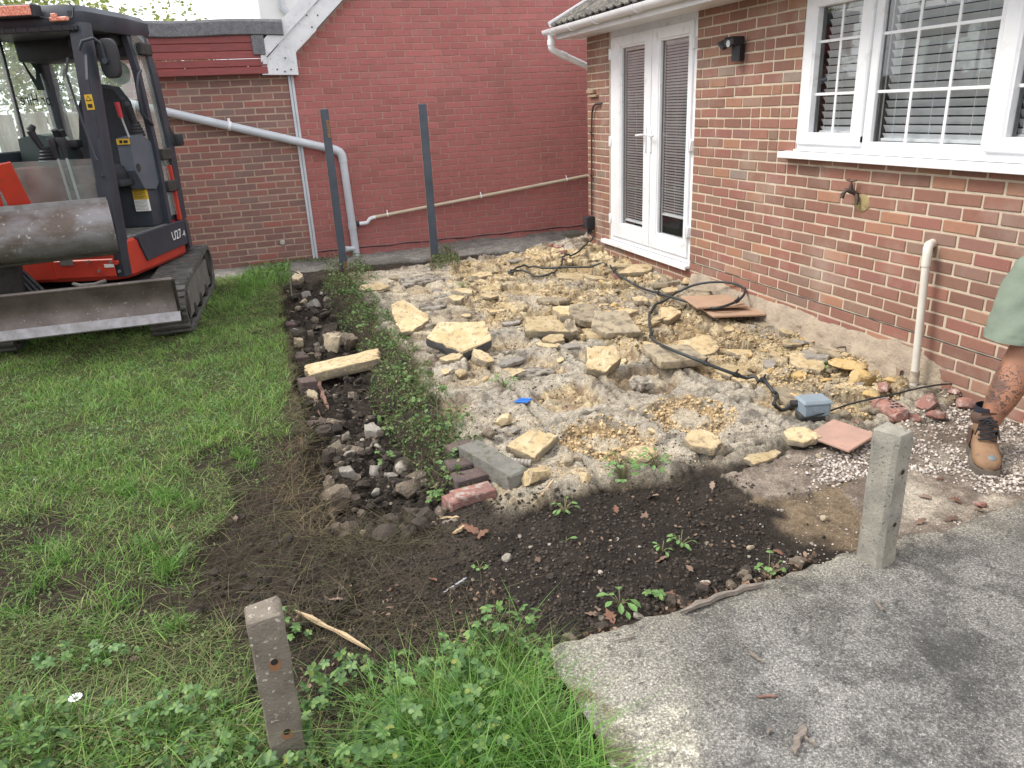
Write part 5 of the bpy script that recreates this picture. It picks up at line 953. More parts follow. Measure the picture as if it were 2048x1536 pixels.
# ------------------------------------------------------------------ lifted slabs, stones, bricks and litter
m_ysl = mat('yellow_bedding_stone', (.47, .355, .19), (.57, .46, .29), 9, .38, .62, bump=.9, bscale=75, bdist=.012, rough=.95, c3=(.29, .225, .14), scale3=26, lo3=.52, hi3=.66, rnd=.18)
m_tsl = mat('tan_grey_stone', (.40, .33, .22), (.30, .255, .19), 10, bump=.8, bscale=80, bdist=.01, rough=.95, c3=(.17, .14, .10), scale3=16, lo3=.48, hi3=.66, rnd=.2)
m_gsl = mat('grey_stone', (.30, .275, .24), (.22, .20, .175), 14, bump=.8, bscale=80, bdist=.01, rough=.95, c3=(.44, .41, .36), scale3=40, lo3=.6, hi3=.7, rnd=.18)
m_psl = mat('pale_stone', (.40, .365, .305), (.25, .22, .18), 9, bump=.7, bscale=90, bdist=.008, rough=.95, c3=(.09, .075, .058), scale3=20, lo3=.44, hi3=.60, rnd=.2)
m_bst = mat('boulder_conglomerate', (.12, .095, .072), (.20, .16, .12), 8, bump=1, bscale=50, bdist=.02, rough=.95, c3=(.42, .37, .29), scale3=55, lo3=.60, hi3=.68, rnd=.1)
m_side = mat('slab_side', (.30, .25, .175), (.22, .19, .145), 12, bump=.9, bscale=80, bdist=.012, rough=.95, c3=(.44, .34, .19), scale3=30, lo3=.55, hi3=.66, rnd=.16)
m_edg = mat('mossy_edging_concrete', (.135, .132, .118), (.20, .19, .165), 9, bump=.8, bscale=60, bdist=.012, rough=.95, c3=(.09, .095, .06), scale3=16, lo3=.55, hi3=.68)
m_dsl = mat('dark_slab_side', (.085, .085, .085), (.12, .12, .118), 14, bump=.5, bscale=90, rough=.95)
m_rst = mat('red_rubble', (.34, .16, .125), (.22, .125, .11), 12, bump=.8, bscale=90, bdist=.01, rough=.95, c3=(.42, .34, .30), scale3=26, lo3=.50, hi3=.66, rnd=.18)
m_dbr = mat('dark_edging_brick', (.075, .062, .058), (.115, .075, .066), 20, bump=.7, bscale=90, rough=.95, c3=(.2, .18, .15), scale3=60, lo3=.6, hi3=.7, rnd=.15)
m_clod = mat('soil_clod', (.038, .031, .025), (.068, .054, .042), 20, bump=1, bscale=60, bdist=.02, rough=1, rnd=.25)
m_clay = mat('yellow_clay', (.46, .31, .12), (.56, .41, .21), 10, bump=.9, bscale=60, bdist=.012, rough=.95, c3=(.30, .2, .09), scale3=30, lo3=.56, hi3=.66)
SM = {'y': m_ysl, 't': m_tsl, 'g': m_gsl, 'p': m_psl, 'b': m_bst, 'r': m_rst, 'd': m_dbr, 'c': m_clod, 'k': m_clay}
def slab_mb(w, d, h, sq, jag, seed, n=30, wedge=0):
    """broken plate: a polygon of straight breaks, chipped along the edge, flat gritty top, broken vertical sides"""
    r = random.Random(seed); nc = r.choice((5, 6, 7)) if sq < .65 else r.choice((4, 5)); c0 = r.uniform(0, 6.28) if sq < .65 else math.pi / 4 + r.uniform(-.1, .1)
    cs = []
    for i in range(nc):
        a = c0 + 6.2832 * (i + r.uniform(-.28, .28) * (1 if sq < .65 else .45)) / nc; q = r.uniform(.80, 1.1) * (1.0 if sq < .65 else 1.28); cs.append((math.cos(a) * q, math.sin(a) * q))
    per = [math.dist(cs[i], cs[(i + 1) % nc]) for i in range(nc)]; T = sum(per); ol = []
    for i in range(nc):
        m = max(2, round(n * per[i] / T)); (ax, ay), (bx, by) = cs[i], cs[(i + 1) % nc]; nx_, ny_ = (by - ay) / per[i], -(bx - ax) / per[i]; off = 0
        for k in range(m):
            t_ = k / m; off = off * .5 + r.uniform(-1, 1) * jag * .32; e = off * (1 if k else .3); ol.append((ax + (bx - ax) * t_ + nx_ * e, ay + (by - ay) * t_ + ny_ * e))
    n = len(ol); chip = [r.random() ** 3 for _ in range(n)]; gz = [r.uniform(-1, 1) for _ in range(n)]
    def ring(s, z, amp, ch=0): return [(x * w / 2 * (s - ch * chip[k]) * (1 + r.uniform(-.012, .012)), y * d / 2 * (s - ch * chip[k]) * (1 + r.uniform(-.012, .012)), z + r.uniform(-amp, amp) * h + wedge * x * w / 2) for k, (x, y) in enumerate(ol)]
    mb = MB(); mb.loft([ring(.3, 0, .02), ring(.90, 0, .06), ring(.97, h * .12, .08), ring(1.0, h * .45, .10, .03), ring(.985, h * .90, .05, .05), ring(.955, h * 1.0, .06, .07), ring(.80, h * 1.0, .06), ring(.58, h * 1.0, .05), ring(.34, h * 1.01, .04), ring(.12, h, .02)]); mb.nring = n; return mb
def stone_mb(w, d, h, seed, rough=.18, sub=2, flat=.35):
    r = random.Random(seed); bm = bmesh.new(); bmesh.ops.create_icosphere(bm, subdivisions=sub, radius=1); o = [r.uniform(0, 50) for _ in range(3)]
    pl = [(Vector((r.gauss(0, 1), r.gauss(0, 1), r.gauss(0, 1))).normalized(), r.uniform(.48, .80)) for _ in range(12)]
    for v in bm.verts:
        p = v.co.copy()
        for nrm, dd in pl:
            e = p.dot(nrm) - dd
            if e > 0: p -= nrm * e * .97
        f = fbm(p.x + o[0], p.y + p.z + o[1], 2.2, 3) - .5; g = fbm(p.z * 2 + o[2], p.x - p.y, 5, 4, 2) - .5
        p *= 1 + rough * (f * 1.1 + g * .9); v.co = Vector((p.x * w / 2, p.y * d / 2, p.z * h / 2 + h * (.5 - flat * .3)))
    bm.verts.index_update(); mb = MB(); mb.v = [tuple(v.co) for v in bm.verts]; mb.f = [tuple(v.index for v in f.verts) for f in bm.faces]; bm.free(); return mb
def two_tone(me, mb, m):                        # broken sides are the greyer body of the slab, the top its bedding
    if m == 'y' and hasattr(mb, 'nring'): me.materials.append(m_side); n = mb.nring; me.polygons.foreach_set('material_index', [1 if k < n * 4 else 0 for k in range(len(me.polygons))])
LAND = []; AUTO = []
def rock(name, label, px, py, w, d, h, yaw, m, shape='slab', tilt=(0, 0), lift=0, sq=.5, jag=.14, seed=None, group=None, cat='stone', at_=None, wedge=0):
    """w,h in photograph pixels across / high, d as a fraction of w; (px,py) is the middle of the footprint"""
    x, y = at_ or gp(px, py); k = depth(x, y) / FPX; W_, D_, H_ = w * k, w * k * d, h * k
    if shape == 'slab': D_ *= 1.45; H_ *= .72; tilt = (tilt[0] + .12, tilt[1])
    seed = seed if seed is not None else int(px * 7 + py * 13)
    mb = slab_mb(W_, D_, H_, sq, jag, seed, wedge=wedge) if shape == 'slab' else stone_mb(W_, D_, H_, seed, sub=3 if w > 24 else 2)
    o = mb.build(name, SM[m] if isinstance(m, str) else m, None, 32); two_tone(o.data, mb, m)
    o.location = (x, y, max(H(x, y), H(x, y - .05)) - .10 * H_ + lift); o.rotation_euler = (tilt[0], tilt[1], yaw)
    LAND.append((label, x, y)); tag(o, label, cat, group); return o
R_ = math.radians
BS = 'broken_slab'
rock(BS, 'long pale broken slab bridging the dark trench beside the lawn', 686, 728, 200, .20, 30, R_(12), 'y', tilt=(-.04, -.06), lift=.055, sq=.8, jag=.10)
rock(BS, 'squarish rough yellow slab lying back over the ivy edge', 812, 640, 88, .75, 14, R_(15), 'y', tilt=(.35, .05), lift=.03, sq=.6)
rock(BS, 'narrow yellow slab sloping under the squarish one by the ivy', 826, 668, 80, .55, 13, R_(28), 'y', tilt=(.10, -.18), lift=.02, sq=.6)
rock(BS, 'small tan slab on edge beside the dark-sided wedge', 878, 655, 42, .6, 20, R_(-40), 't', tilt=(.3, .3), lift=.01)
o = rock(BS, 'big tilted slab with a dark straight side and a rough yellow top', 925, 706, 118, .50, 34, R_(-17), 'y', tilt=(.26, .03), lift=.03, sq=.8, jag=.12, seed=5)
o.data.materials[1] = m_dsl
rock(BS, 'cream and yellow broken slab leaning on the right end of the dark-sided wedge', 962, 735, 52, .8, 20, R_(30), 'y', tilt=(.25, .2), lift=.02)
rock(BS, 'flat yellow fragment on soil left of the cream and yellow slab', 905, 733, 50, .55, 12, R_(8), 'y')
rock('stone', 'rounded yellow lump just in front of the flat yellow fragment', 923, 750, 34, .8, 20, 0, 'y', 'stone')
rock('stone', 'small yellow lump beside weeds at the patio edge, left of the rounded one', 893, 752, 24, .8, 14, 1, 'y', 'stone')
rock(BS, 'thick flat-topped pale yellow slab at the left of the middle stack', 1088, 672, 98, .62, 24, R_(-10), 'y', tilt=(0, .03), lift=.035, sq=.7, jag=.10)
rock(BS, 'thin slab tucked under the thick flat-topped one', 1108, 690, 62, .55, 14, R_(5), 'y', lift=.0)
rock(BS, 'upright angular block wedged against the thick flat-topped slab', 1138, 668, 44, .8, 34, R_(-30), 't', tilt=(.15, .1), lift=.01, sq=.6)
rock(BS, 'smooth pale slab half under the large brown one in the middle stack', 1172, 652, 74, .8, 22, R_(-15), 't', tilt=(.12, .12), lift=.03, sq=.6)
rock(BS, 'large brown slab lying tilted across the middle stack', 1228, 676, 112, .66, 20, R_(-14), 't', tilt=(.22, .10), lift=.04, sq=.45, jag=.12)
rock(BS, 'low grey-edged slab behind the middle stack', 1092, 640, 84, .45, 12, R_(-3), 't', lift=0)
rock('stone', 'thick rough yellow block standing alone in the middle of the patio', 1200, 752, 96, .62, 46, R_(-12), 'y', 'slab', tilt=(.45, .02), lift=.03, sq=.4, jag=.12, cat='stone')
rock('stone', 'small pale lump under the large brown slab', 1167, 684, 22, .8, 22, .5, 'y', 'stone')
rock('stone', 'small yellow lump between the yellow block and the large brown slab', 1236, 712, 32, .7, 18, .3, 'y', 'stone')
rock(BS, 'grey-sided flat slab resting under the black cable', 1347, 735, 104, .62, 24, R_(-14), 't', tilt=(-.02, .05), lift=.04, sq=.7, jag=.10)
rock(BS, 'yellow angular slab just behind the grey-sided one, beside the cable', 1392, 702, 112, .50, 22, R_(-8), 'y', tilt=(.10, -.12), lift=.03, sq=.4, jag=.22)
rock(BS, 'yellow slab lying flat left of the grey-sided one', 1300, 704, 64, .7, 10, R_(10), 'y')
rock(BS, 'worn flat slab sunk in the bed right of the cable', 1465, 742, 74, .6, 18, R_(-12), 'y', sq=.4)
rock('stone', 'pale block sitting in the brown hollow of the patio', 1283, 772, 44, .6, 20, R_(-12), 'p', 'slab', sq=.7)
rock(BS, 'tan slab propped near the loop of cable', 1335, 645, 66, .6, 26, R_(10), 'y', tilt=(.25, -.15), lift=.02, sq=.5)
rock('stone', 'yellow stone at the foot of the slab propped near the cable loop', 1302, 660, 42, .7, 20, .2, 'y', 'stone')
rock('stone', 'rounded tan stone touching the cable where it bends', 1308, 632, 34, .8, 26, .9, 't', 'stone')
rock('stone', 'rough stone just left of the clay tiles', 1358, 620, 34, .8, 20, .2, 't', 'stone')
rock('stone', 'tall pale stone against the wall under the door sill', 1372, 562, 22, .8, 36, .2, 't', 'stone')
rock('stone', 'yellow stone against the wall behind the clay tiles', 1376, 588, 30, .8, 20, 1.2, 'y', 'stone')
rock('stone', 'flat yellow stone on the plinth edge behind the clay tiles', 1405, 590, 36, .7, 14, .2, 'y', 'stone')
rock(BS, 'small cream slab alone on the grey bed near the far ivy', 915, 606, 38, .7, 15, R_(5), 'y', sq=.6)
rock(BS, 'long low slab with a pale top at the far left of the patio', 842, 562, 92, .42, 12, R_(10), 'p', sq=.8, jag=.06)
rock(BS, 'yellow low slab at the far left corner beside the ivy', 750, 582, 70, .5, 9, R_(2), 'y', sq=.5)
rock(BS, 'small grey chip on the pale bed at the far left', 873, 582, 22, .7, 9, R_(2), 'g', sq=.5)
rock(BS, 'thick clean-cut yellow slab beside the grey edging block', 1064, 912, 82, .74, 26, R_(-58), 'y', tilt=(.05, .12), lift=.03, sq=.8, jag=.08)
rock('stone', 'large smooth yellow boulder at the front corner of the patio', 1070, 975, 76, .62, 42, R_(22), 'y', 'stone')
rock('stone', 'pointed yellow stone in front of the patio beside the green weed', 1172, 968, 40, .7, 38, .5, 'y', 'stone')
rock('stone', 'tan stone on the patio edge left of the pointed yellow one', 1135, 938, 34, .7, 24, .5, 't', 'stone')
rock(BS, 'triangular bright yellow slab at the front edge of the patio', 1405, 908, 84, .66, 24, R_(-22), 'y', lift=.01, sq=.3, jag=.16)
rock(BS, 'broad yellow slab at the front edge behind the green weed', 1280, 930, 84, .5, 16, R_(-8), 'y', sq=.4, jag=.2)
rock(BS, 'wide yellow slab overhanging the front edge beside the pink tile', 1600, 890, 84, .55, 20, R_(14), 'y', tilt=(.02, -.06), lift=.03, sq=.5)
rock(BS, 'long cracked rim of the patio bed left of the overhanging slab', 1520, 912, 110, .28, 18, R_(16), 'y', lift=.0, sq=.5, jag=.2)
rock('stone', 'brown and yellow lump by the weeds left of the clean-cut slab', 1010, 858, 56, .7, 26, .3, 'y', 'stone')
rock('stone', 'rough brown lump by the dark edging bricks', 976, 888, 34, .9, 28, .3, 'b', 'stone')
rock('stone', 'grey flat stone behind the clean-cut slab', 1030, 876, 30, .5, 12, .3, 'g', 'stone')
rock('stone', 'large brown conglomerate boulder on the near edge of the lawn', 662, 955, 104, .7, 70, .3, 'b', 'stone')
rock('stone', 'cream stone in the trench beyond the large brown boulder', 695, 892, 34, .7, 24, .5, 'p', 'stone')
rock('stone', 'upright cream stone at the ivy foot in the near trench', 802, 925, 30, .7, 34, .2, 'p', 'stone')
rock('stone', 'lichened pale stone in front of the upright cream one', 797, 942, 46, .6, 24, .3, 'p', 'stone')
rock('stone', 'grey sharp stone in the hollow of the near trench', 750, 955, 28, .7, 20, .6, 'g', 'stone')
rock('stone', 'tan stone at the near end of the trench beside dry roots', 700, 1020, 34, .8, 24, .6, 'b', 'stone')
rock('stone', 'flat-topped brown stone at the very near end of the trench', 668, 1045, 46, .8, 36, .2, 'b', 'stone')
rock('stone', 'small tan stone right of the flat-topped brown one', 723, 1048, 16, .9, 13, .2, 't', 'stone')
rock('stone', 'pale stone poking out of soil beside the red edging bricks', 838, 1000, 36, .5, 18, .4, 'p', 'stone')
rock('stone', 'square dark block sunk at the ivy foot in the middle trench', 742, 846, 28, .9, 34, .3, 'g', 'slab', sq=.9, jag=.03)
for i, (a, b, w) in enumerate(((672, 842, 18), (690, 848, 26), (722, 853, 15), (708, 860, 14), (745, 862, 26), (752, 870, 20))):
    rock('stone', ('leftmost', 'second', 'third', 'lowest middle', 'fifth', 'rightmost')[i] + ' small whitish stone in the row below the square dark block', a, b, w, .7, w * .7, i, 'p' if i % 3 else 'g', 'stone', group='small whitish stones in the middle trench')
# bricks and edging by the near end of the ivy
def brick_piece(label, px, py, w, d, h, yaw, m, tilt=(0, 0), lift=0, holes=False, jag=.004, at_=None):
    x, y = at_ or gp(px, py); mb = MB(); mb.box(-w / 2, w / 2, -d / 2, d / 2, 0, h, .006); r = random.Random(int(px + py))
    mb.v = [tuple(c + r.uniform(-jag, jag) for c in v) for v in mb.v]
    o = mb.build('loose_brick', SM[m] if isinstance(m, str) else m, None, 30); o.location = (x, y, H(x, y) - h * .45 + lift); o.rotation_euler = (tilt[0], tilt[1], yaw); return tag(o, label, 'brick')
brick_piece('sooty dark edging brick farthest from the camera', 930, 902, .19, .10, .075, .10, 'd', lift=.01)
brick_piece('dark red edging brick in the middle of the row', 932, 934, .20, .10, .075, .06, m_dbr, lift=.012)
brick_piece('mottled grey edging brick next in the row', 944, 958, .19, .09, .075, .12, 'd', (.03, 0), .008)
brick_piece('red chipped edging brick at the near end of the row', 945, 985, .20, .10, .07, .15, 'r', (.02, .03), .006)
brick_piece('half red brick by fallen leaves at the near end', 908, 997, .10, .09, .06, .3, 'r', (.05, .1), .006)
brick_piece('old brick end standing on the lawn edge of the trench', 612, 762, .11, .10, .13, .2, 'd', (.06, .08), .02)
brick_piece('brown brick on the lawn edge beyond the long slab', 594, 700, .12, .12, .09, .3, 'd', (.1, .1), .01)
brick_piece('dark brick end nearer along the lawn edge of the trench', 622, 832, .13, .10, .08, .1, 'd', (.1, .2), .0)
brick_piece('weathered brick end at the far lawn edge of the trench', 572, 640, .12, .10, .09, .4, 'd', (.1, .1), .01)
brick_piece('yellow brick half in the far trench against the ivy', 664, 668, .14, .09, .075, .15, m_tsl, (.05, .05), .04)
brick_piece('second yellow brick half just behind the first in the far trench', 690, 661, .14, .09, .065, .1, m_tsl, (.1, .0), .04)
o = brick_piece('long grey concrete edging block beside the dark edging bricks', 988, 945, .12, .44, .085, .30, m_edg, (.0, -.06), .03, jag=.006); o.name = 'edging_block'; o['category'] = 'edging block'
pb = empty('ribbed_pipe_piece', (*gp(1032, 936), H(*gp(1032, 936)) + .02), 2.5, 'short mottled ribbed pipe piece beside the clean-cut slab', 'pipe')
mb = MB()
for i in range(9): mb.tube([(-.08 + i * .018, 0, 0), (-.066 + i * .018, 0, 0)], .019, 10)
mb.tube([(-.08, 0, 0), (.08, 0, 0)], .016, 10); mb.build('pipe_piece', m_gsl, pb, 40)['kind'] = 'stuff'
# clay tiles by the wall, pink tile by the grey box
m_clt = mat('tan_clay_tile', (.43, .285, .195), (.38, .25, .17), 8, bump=.12, bscale=120, rough=.7); m_pnk = mat('pink_dusty_tile', (.42, .26, .205), (.33, .22, .175), 9, bump=.15, bscale=90, rough=.85, c3=(.2, .15, .12), scale3=20, lo3=.62, hi3=.75)
def tile_at(label, px, py, z, w, d, h, yaw, tilt, m):
    x, y = gp(px, py, z); mb = MB(); mb.box(-w / 2, w / 2, -d / 2, d / 2, -h, 0, .003); o = mb.build('clay_tile', m, None, 30); o.location = (x, y, z); o.rotation_euler = (*tilt, yaw); return tag(o, label, 'tile')
tile_at('upper tan clay tile of the pair by the house wall', 1427, 601, -.145, .40, .40, .016, R_(-13), (-.02, .04), m_clt)
tile_at('lower tan clay tile half hidden beneath its pair by the house wall', 1458, 617, -.185, .42, .40, .016, R_(-10), (.0, .05), m_clt)
o = tile_at('dusty pink tile propped on the patio edge beside the grey box', 1682, 868, -.245, .25, .235, .014, R_(18), (.03, -.05), m_pnk)
# perforated brick and red rubble near the boot
ab = empty('perforated_brick', (*gp(1782, 832), -.30), R_(-12), 'broken orange perforated brick lying on the gravel', 'brick')
mb = MB(); mb.box(-.045, .045, -.085, .10, .0, .068, .006); mb.tube([(-.02, -.10, .035), (-.02, .09, .035)], [.026, .05], 10); mb.tube([(.035, -.05, .03), (.035, .10, .03)], .036, 8); mb.build('brick_body', m_rst, ab, 40)
mb = MB()
for i in range(3):
    for j in range(4): mb.box(-.034 + i * .026, -.018 + i * .026, -.045 + j * .035, -.025 + j * .035, .060, .0695)
mb.build('perforations', m_ink, ab, 0)['kind'] = 'stuff'
for lb, a, b, w, h, m in (('large dull red broken stone on the gravel behind the boot', 1855, 818, 68, 34, 'r'), ('orange brick crumb nearest the front of the red rubble', 1825, 838, 34, 24, 'r'), ('dusty pink slab crumb right of the orange crumb', 1870, 838, 44, 20, 'r'), ('pink stone between the cable and the perforated brick', 1765, 792, 44, 20, 'r'), ('grey pointed stone left of the perforated brick', 1754, 822, 22, 28, 'g'), ('yellow stone right of the perforated brick', 1800, 832, 26, 12, 'k'), ('red stone close behind the tattooed leg', 1925, 812, 50, 24, 'r'), ('pale red stone beyond the boot at the wall foot', 1905, 800, 30, 14, 'r'), ('dark red crumb by the pale powder at the front', 1960, 1008, 26, 14, 'r'), ('small red crumb at the end of the pink tile', 1712, 852, 14, 10, 'r'), ('brown clod by the front corner of the pink tile', 1668, 892, 22, 14, 'c'), ('big yellow clay lump in front of the gully', 1722, 768, 66, 44, 'k'), ('loose yellow clay ridge behind the big clay lump', 1690, 748, 90, 30, 'k'), ('smooth yellow stone standing up on the clay ridge', 1738, 728, 22, 26, 'k'), ('yellow broken stone right of the big clay lump', 1812, 758, 36, 18, 'k'), ('grey pile of mortar lumps at the plinth foot', 1630, 672, 36, 24, 'g'), ('long grey sliver leaning below the mortar lumps', 1602, 690, 40, 14, 'g'), ('yellow stone left of the mortar lumps', 1590, 664, 42, 16, 'y')):
    rock('stone', lb, a, b, w, .75, h, a * .7, m, 'stone')
# smaller rubble: each stone an object; crumbs are joined
def strew(n, poly, mats, wmin, wmax, group, label, shape='stone', hz=.6, seed=1, cat='stone', bury=.25, name='rubble_stone', tl=.25, join=False):
    r = random.Random(seed); xs = [p[0] for p in poly]; ys_ = [p[1] for p in poly]; lib = {}
    for m in sorted(set(mats)):
        for v in range(5):
            b = stone_mb(1, .72, hz, seed * 10 + v, .22, 2) if shape == 'stone' else slab_mb(1, .7, hz, .4, .25, seed * 10 + v, 24); me = b.mesh(name, SM[m], 32); lib[m, v] = me, b
            if shape != 'stone': two_tone(me, b, m)
    k = 0; P_ = []; big = {}
    while k < n:
        px, py = r.uniform(min(xs), max(xs)), r.uniform(min(ys_), max(ys_))
        if not inpoly(np.array([px]), np.array([py]), poly)[0]: continue
        g_ = gp(px, py)
        if name == 'bedding_plate' and min(math.hypot(g_[0] - a, g_[1] - b) for a, b, _ in PADS) < .46: continue
        P_.append(g_); k += 1
    Z_ = surf(np.array([p[0] for p in P_]), np.array([p[1] for p in P_]))[0]
    for (x, y), z in zip(P_, Z_):
        m = r.choice(mats); w = wmin + (wmax - wmin) * r.random() ** 2.2; me, b = lib[m, r.randrange(5)]
        M = Matrix.LocRotScale(Vector((x, y, z - bury * w * hz * .5)), Matrix.Rotation(r.uniform(0, 6.28), 3, 'Z') @ Matrix.Rotation(r.uniform(-tl, tl), 3, 'X') @ Matrix.Rotation(r.uniform(-tl, tl), 3, 'Y'), Vector((w, w * r.uniform(.8, 1.2), w * r.uniform(.7, 1.2))))
        if join: big.setdefault(m, MB()).add([M @ Vector(v) for v in b.v], b.f); continue
        o = bpy.data.objects.new(name, me); COL.objects.link(o); o.matrix_world = M; AUTO.append((o, label, m, w, x, y)); tag(o, None, cat, group)
    for m, q in big.items(): tag(q.build(name, SM[m], None, 32), kind='stuff')
def crumb(*a, **k): k.pop('cat', None); strew(*a, join=True, name='small_stones', **k)
T_FAR = [(565, 560), (640, 555), (690, 640), (700, 690), (590, 700), (575, 640)]; T_MID = [(600, 745), (735, 740), (760, 850), (640, 880), (615, 800)]; T_NEAR = [(640, 890), (760, 860), (850, 930), (890, 1000), (860, 1060), (680, 1060), (640, 960)]
strew(46, T_FAR, 'bgtbcc', .06, .20, 'stones in the far trench', 'dirty stone heaped in the far trench', 'slab', seed=2, bury=.2, hz=.55, tl=.6)
crumb(260, T_FAR, 'ccccb', .02, .09, '', '', seed=12, bury=.2); crumb(260, T_MID, 'cccb', .02, .07, '', '', seed=13, bury=.2); crumb(420, T_NEAR, 'ccccb', .02, .08, '', '', seed=14, bury=.2); crumb(26, T_FAR, 'cccb', .10, .2, '', '', seed=21, bury=.5); crumb(16, T_MID, 'cccb', .08, .18, '', '', seed=22, bury=.5); crumb(34, T_NEAR, 'cccb', .08, .2, '', '', seed=23, bury=.5)
strew(30, T_MID, 'cbbct', .04, .12, 'stones in the middle trench', 'soil-stained stone in the trench', 'slab', seed=3, hz=.55, tl=.6)
strew(36, T_NEAR, 'cbcgc', .05, .13, 'clods in the near trench', 'dirt-covered lump in the near trench', 'slab', seed=4, hz=.6, tl=.6)
strew(70, P_YEL, 'yytyg', .12, .46, 'plates of bedding on the patio', 'plate of bedding sunk in the patio', 'slab', seed=5, bury=.55, hz=.16, name='bedding_plate', tl=.14)
strew(18, [(720, 560), (900, 548), (1010, 640), (1150, 700), (1330, 740), (1100, 760), (960, 760), (870, 700)], 'ttgyp', .15, .5, 'plates of bedding on the grey bed', 'flat plate of bedding on the grey bed', 'slab', seed=15, bury=.8, hz=.10, name='bedding_plate', tl=.05)
crumb(330, P_YEL, 'yytyk', .03, .11, '', '', seed=16, bury=.35, hz=.55)
strew(46, [(1440, 600), (1560, 640), (1740, 710), (1790, 760), (1700, 800), (1560, 760), (1450, 680)], 'ygpyk', .04, .15, 'rubble below the plinth', 'lump of broken mortar', 'slab', seed=6, bury=.35, hz=.3)
crumb(60, [(740, 570), (900, 545), (1010, 640), (1150, 700), (1300, 760), (1400, 900), (1100, 950), (960, 830), (870, 700)], 'ytgy', .02, .08, 'crumbs on the grey bed', 'small crumb of bedding on the grey half of the patio', seed=7, bury=.3, hz=.5)
strew(40, [(1060, 500), (1190, 505), (1360, 570), (1300, 590), (1120, 545)], 'tyrpy', .04, .13, 'rubble under the french doors', 'broken lump in the door heap', 'slab', seed=8, bury=.35, hz=.35)
crumb(30, [(1460, 930), (1640, 890), (1740, 900), (1700, 1050), (1560, 1100), (1500, 1130), (1480, 1000)], 'ptcg', .015, .05, 'pebbles by the tan patch', 'pebble on the tan soil by the grey concrete post', seed=9, bury=.2)
crumb(36, [(560, 1190), (1000, 1050), (1500, 1050), (1660, 1100), (1300, 1230), (1060, 1260), (800, 1240)], 'cctp', .015, .06, 'clods on the dark soil', 'small clod on the dark soil in front of the patio', seed=10, bury=.2)
crumb(60, [(1140, 1270), (1600, 1090), (1640, 1110), (1400, 1180), (1200, 1240), (1080, 1290), (1000, 1270)], 'ccbc', .02, .075, 'clods along the slab edge', 'brown clod along the broken edge of the concrete', seed=11, bury=.2)
crumb(150, P_STRIP, 'cccc', .02, .07, '', '', seed=31, bury=.3)
# white gravel and crumbs nobody could count
def gravel(n, poly, col_m, s0, s1, nm, seed, zoff=0, dens=None):
    r = np.random.default_rng(seed); xs = [p[0] for p in poly]; ys_ = [p[1] for p in poly]; c = r.uniform((min(xs), min(ys_)), (max(xs), max(ys_)), (n * 4, 2)); c = c[inpoly(c[:, 0], c[:, 1], poly)][:n]
    dv = np.stack([(c[:, 0] - 1024) / FPX, -(c[:, 1] - 768) / FPX, np.ones(len(c))], -1) @ CAMROT; tt = (-.3 - CAMPOS[2]) / dv[:, 2]; p = CAMPOS + dv * tt[:, None]
    if dens is not None: p = p[r.random(len(p)) < dens(p[:, 0], p[:, 1])]
    p[:, 2] = surf(p[:, 0], p[:, 1])[0] + zoff; q = np.array([(1, 0, 0), (.4, .8, .1), (-.5, .7, 0), (-1, -.1, .1), (-.4, -.8, 0), (.6, -.7, .05), (.1, .1, .75), (-.2, .2, -.5)]); f = [(i, (i + 1) % 6, 6) for i in range(6)] + [((i + 1) % 6, i, 7) for i in range(6)]
    s = (s0 + (s1 - s0) * r.random(len(p)) ** 2)[:, None] * r.uniform(.7, 1.2, (len(p), 3)); V, F = scatter(q, f, p, rotmats(r.uniform(0, 6.3, len(p)), r.uniform(-.4, .4, len(p)), r.uniform(-.4, .4, len(p))), s)
    return tag(link(bpy.data.objects.new(nm, np_mesh(nm, V, F, col_m))), kind='stuff')
m_grv = mat('white_gravel', (.54, .49, .44), (.36, .305, .265), 40, bump=.2, bscale=200, rough=.9, rnd=.4, island=True); m_crm = mat('bedding_crumbs', (.50, .37, .20), (.38, .28, .17), 25, bump=.3, bscale=150, rough=.95, rnd=.45, island=True); m_scr = mat('soil_crumbs', (.055, .043, .033), (.034, .027, .021), 25, bump=.3, rough=1, rnd=.5, island=True)
gd = lambda x, y: np.clip(1.5 * sstep(.40, .58, fbm(x, y, 3.5, 71)), .22, 1)
gravel(8000, [(1580, 930), (1660, 890), (1830, 820), (1960, 780), (2200, 760), (2300, 900), (2200, 990), (1960, 985), (1830, 940), (1740, 950), (1620, 985)], m_grv, .005, .0135, 'white_gravel', 1, .002, gd)
gravel(60, [(1500, 1000), (1720, 960), (1720, 1110), (1560, 1120)], m_grv, .003, .008, 'white_pebbles', 2, .001)
gravel(50, [(900, 1060), (1500, 980), (1560, 1100), (1100, 1260)], m_grv, .002, .006, 'white_specks', 3, .001)
gravel(16000, P_YEL, m_crm, .004, .016, 'bedding_crumbs', 4, 0, lambda x, y: .25 + .75 * sstep(.35, .6, fbm(x, y, 3, 99)))
gravel(6000, [(720, 565), (900, 550), (1010, 640), (1300, 760), (1560, 870), (1400, 930), (1050, 980), (940, 850), (870, 700)], m_crm, .003, .009, 'bedding_crumbs', 5, 0, lambda x, y: .12 + .88 * sstep(.5, .65, fbm(x, y, 2.6, 44)))
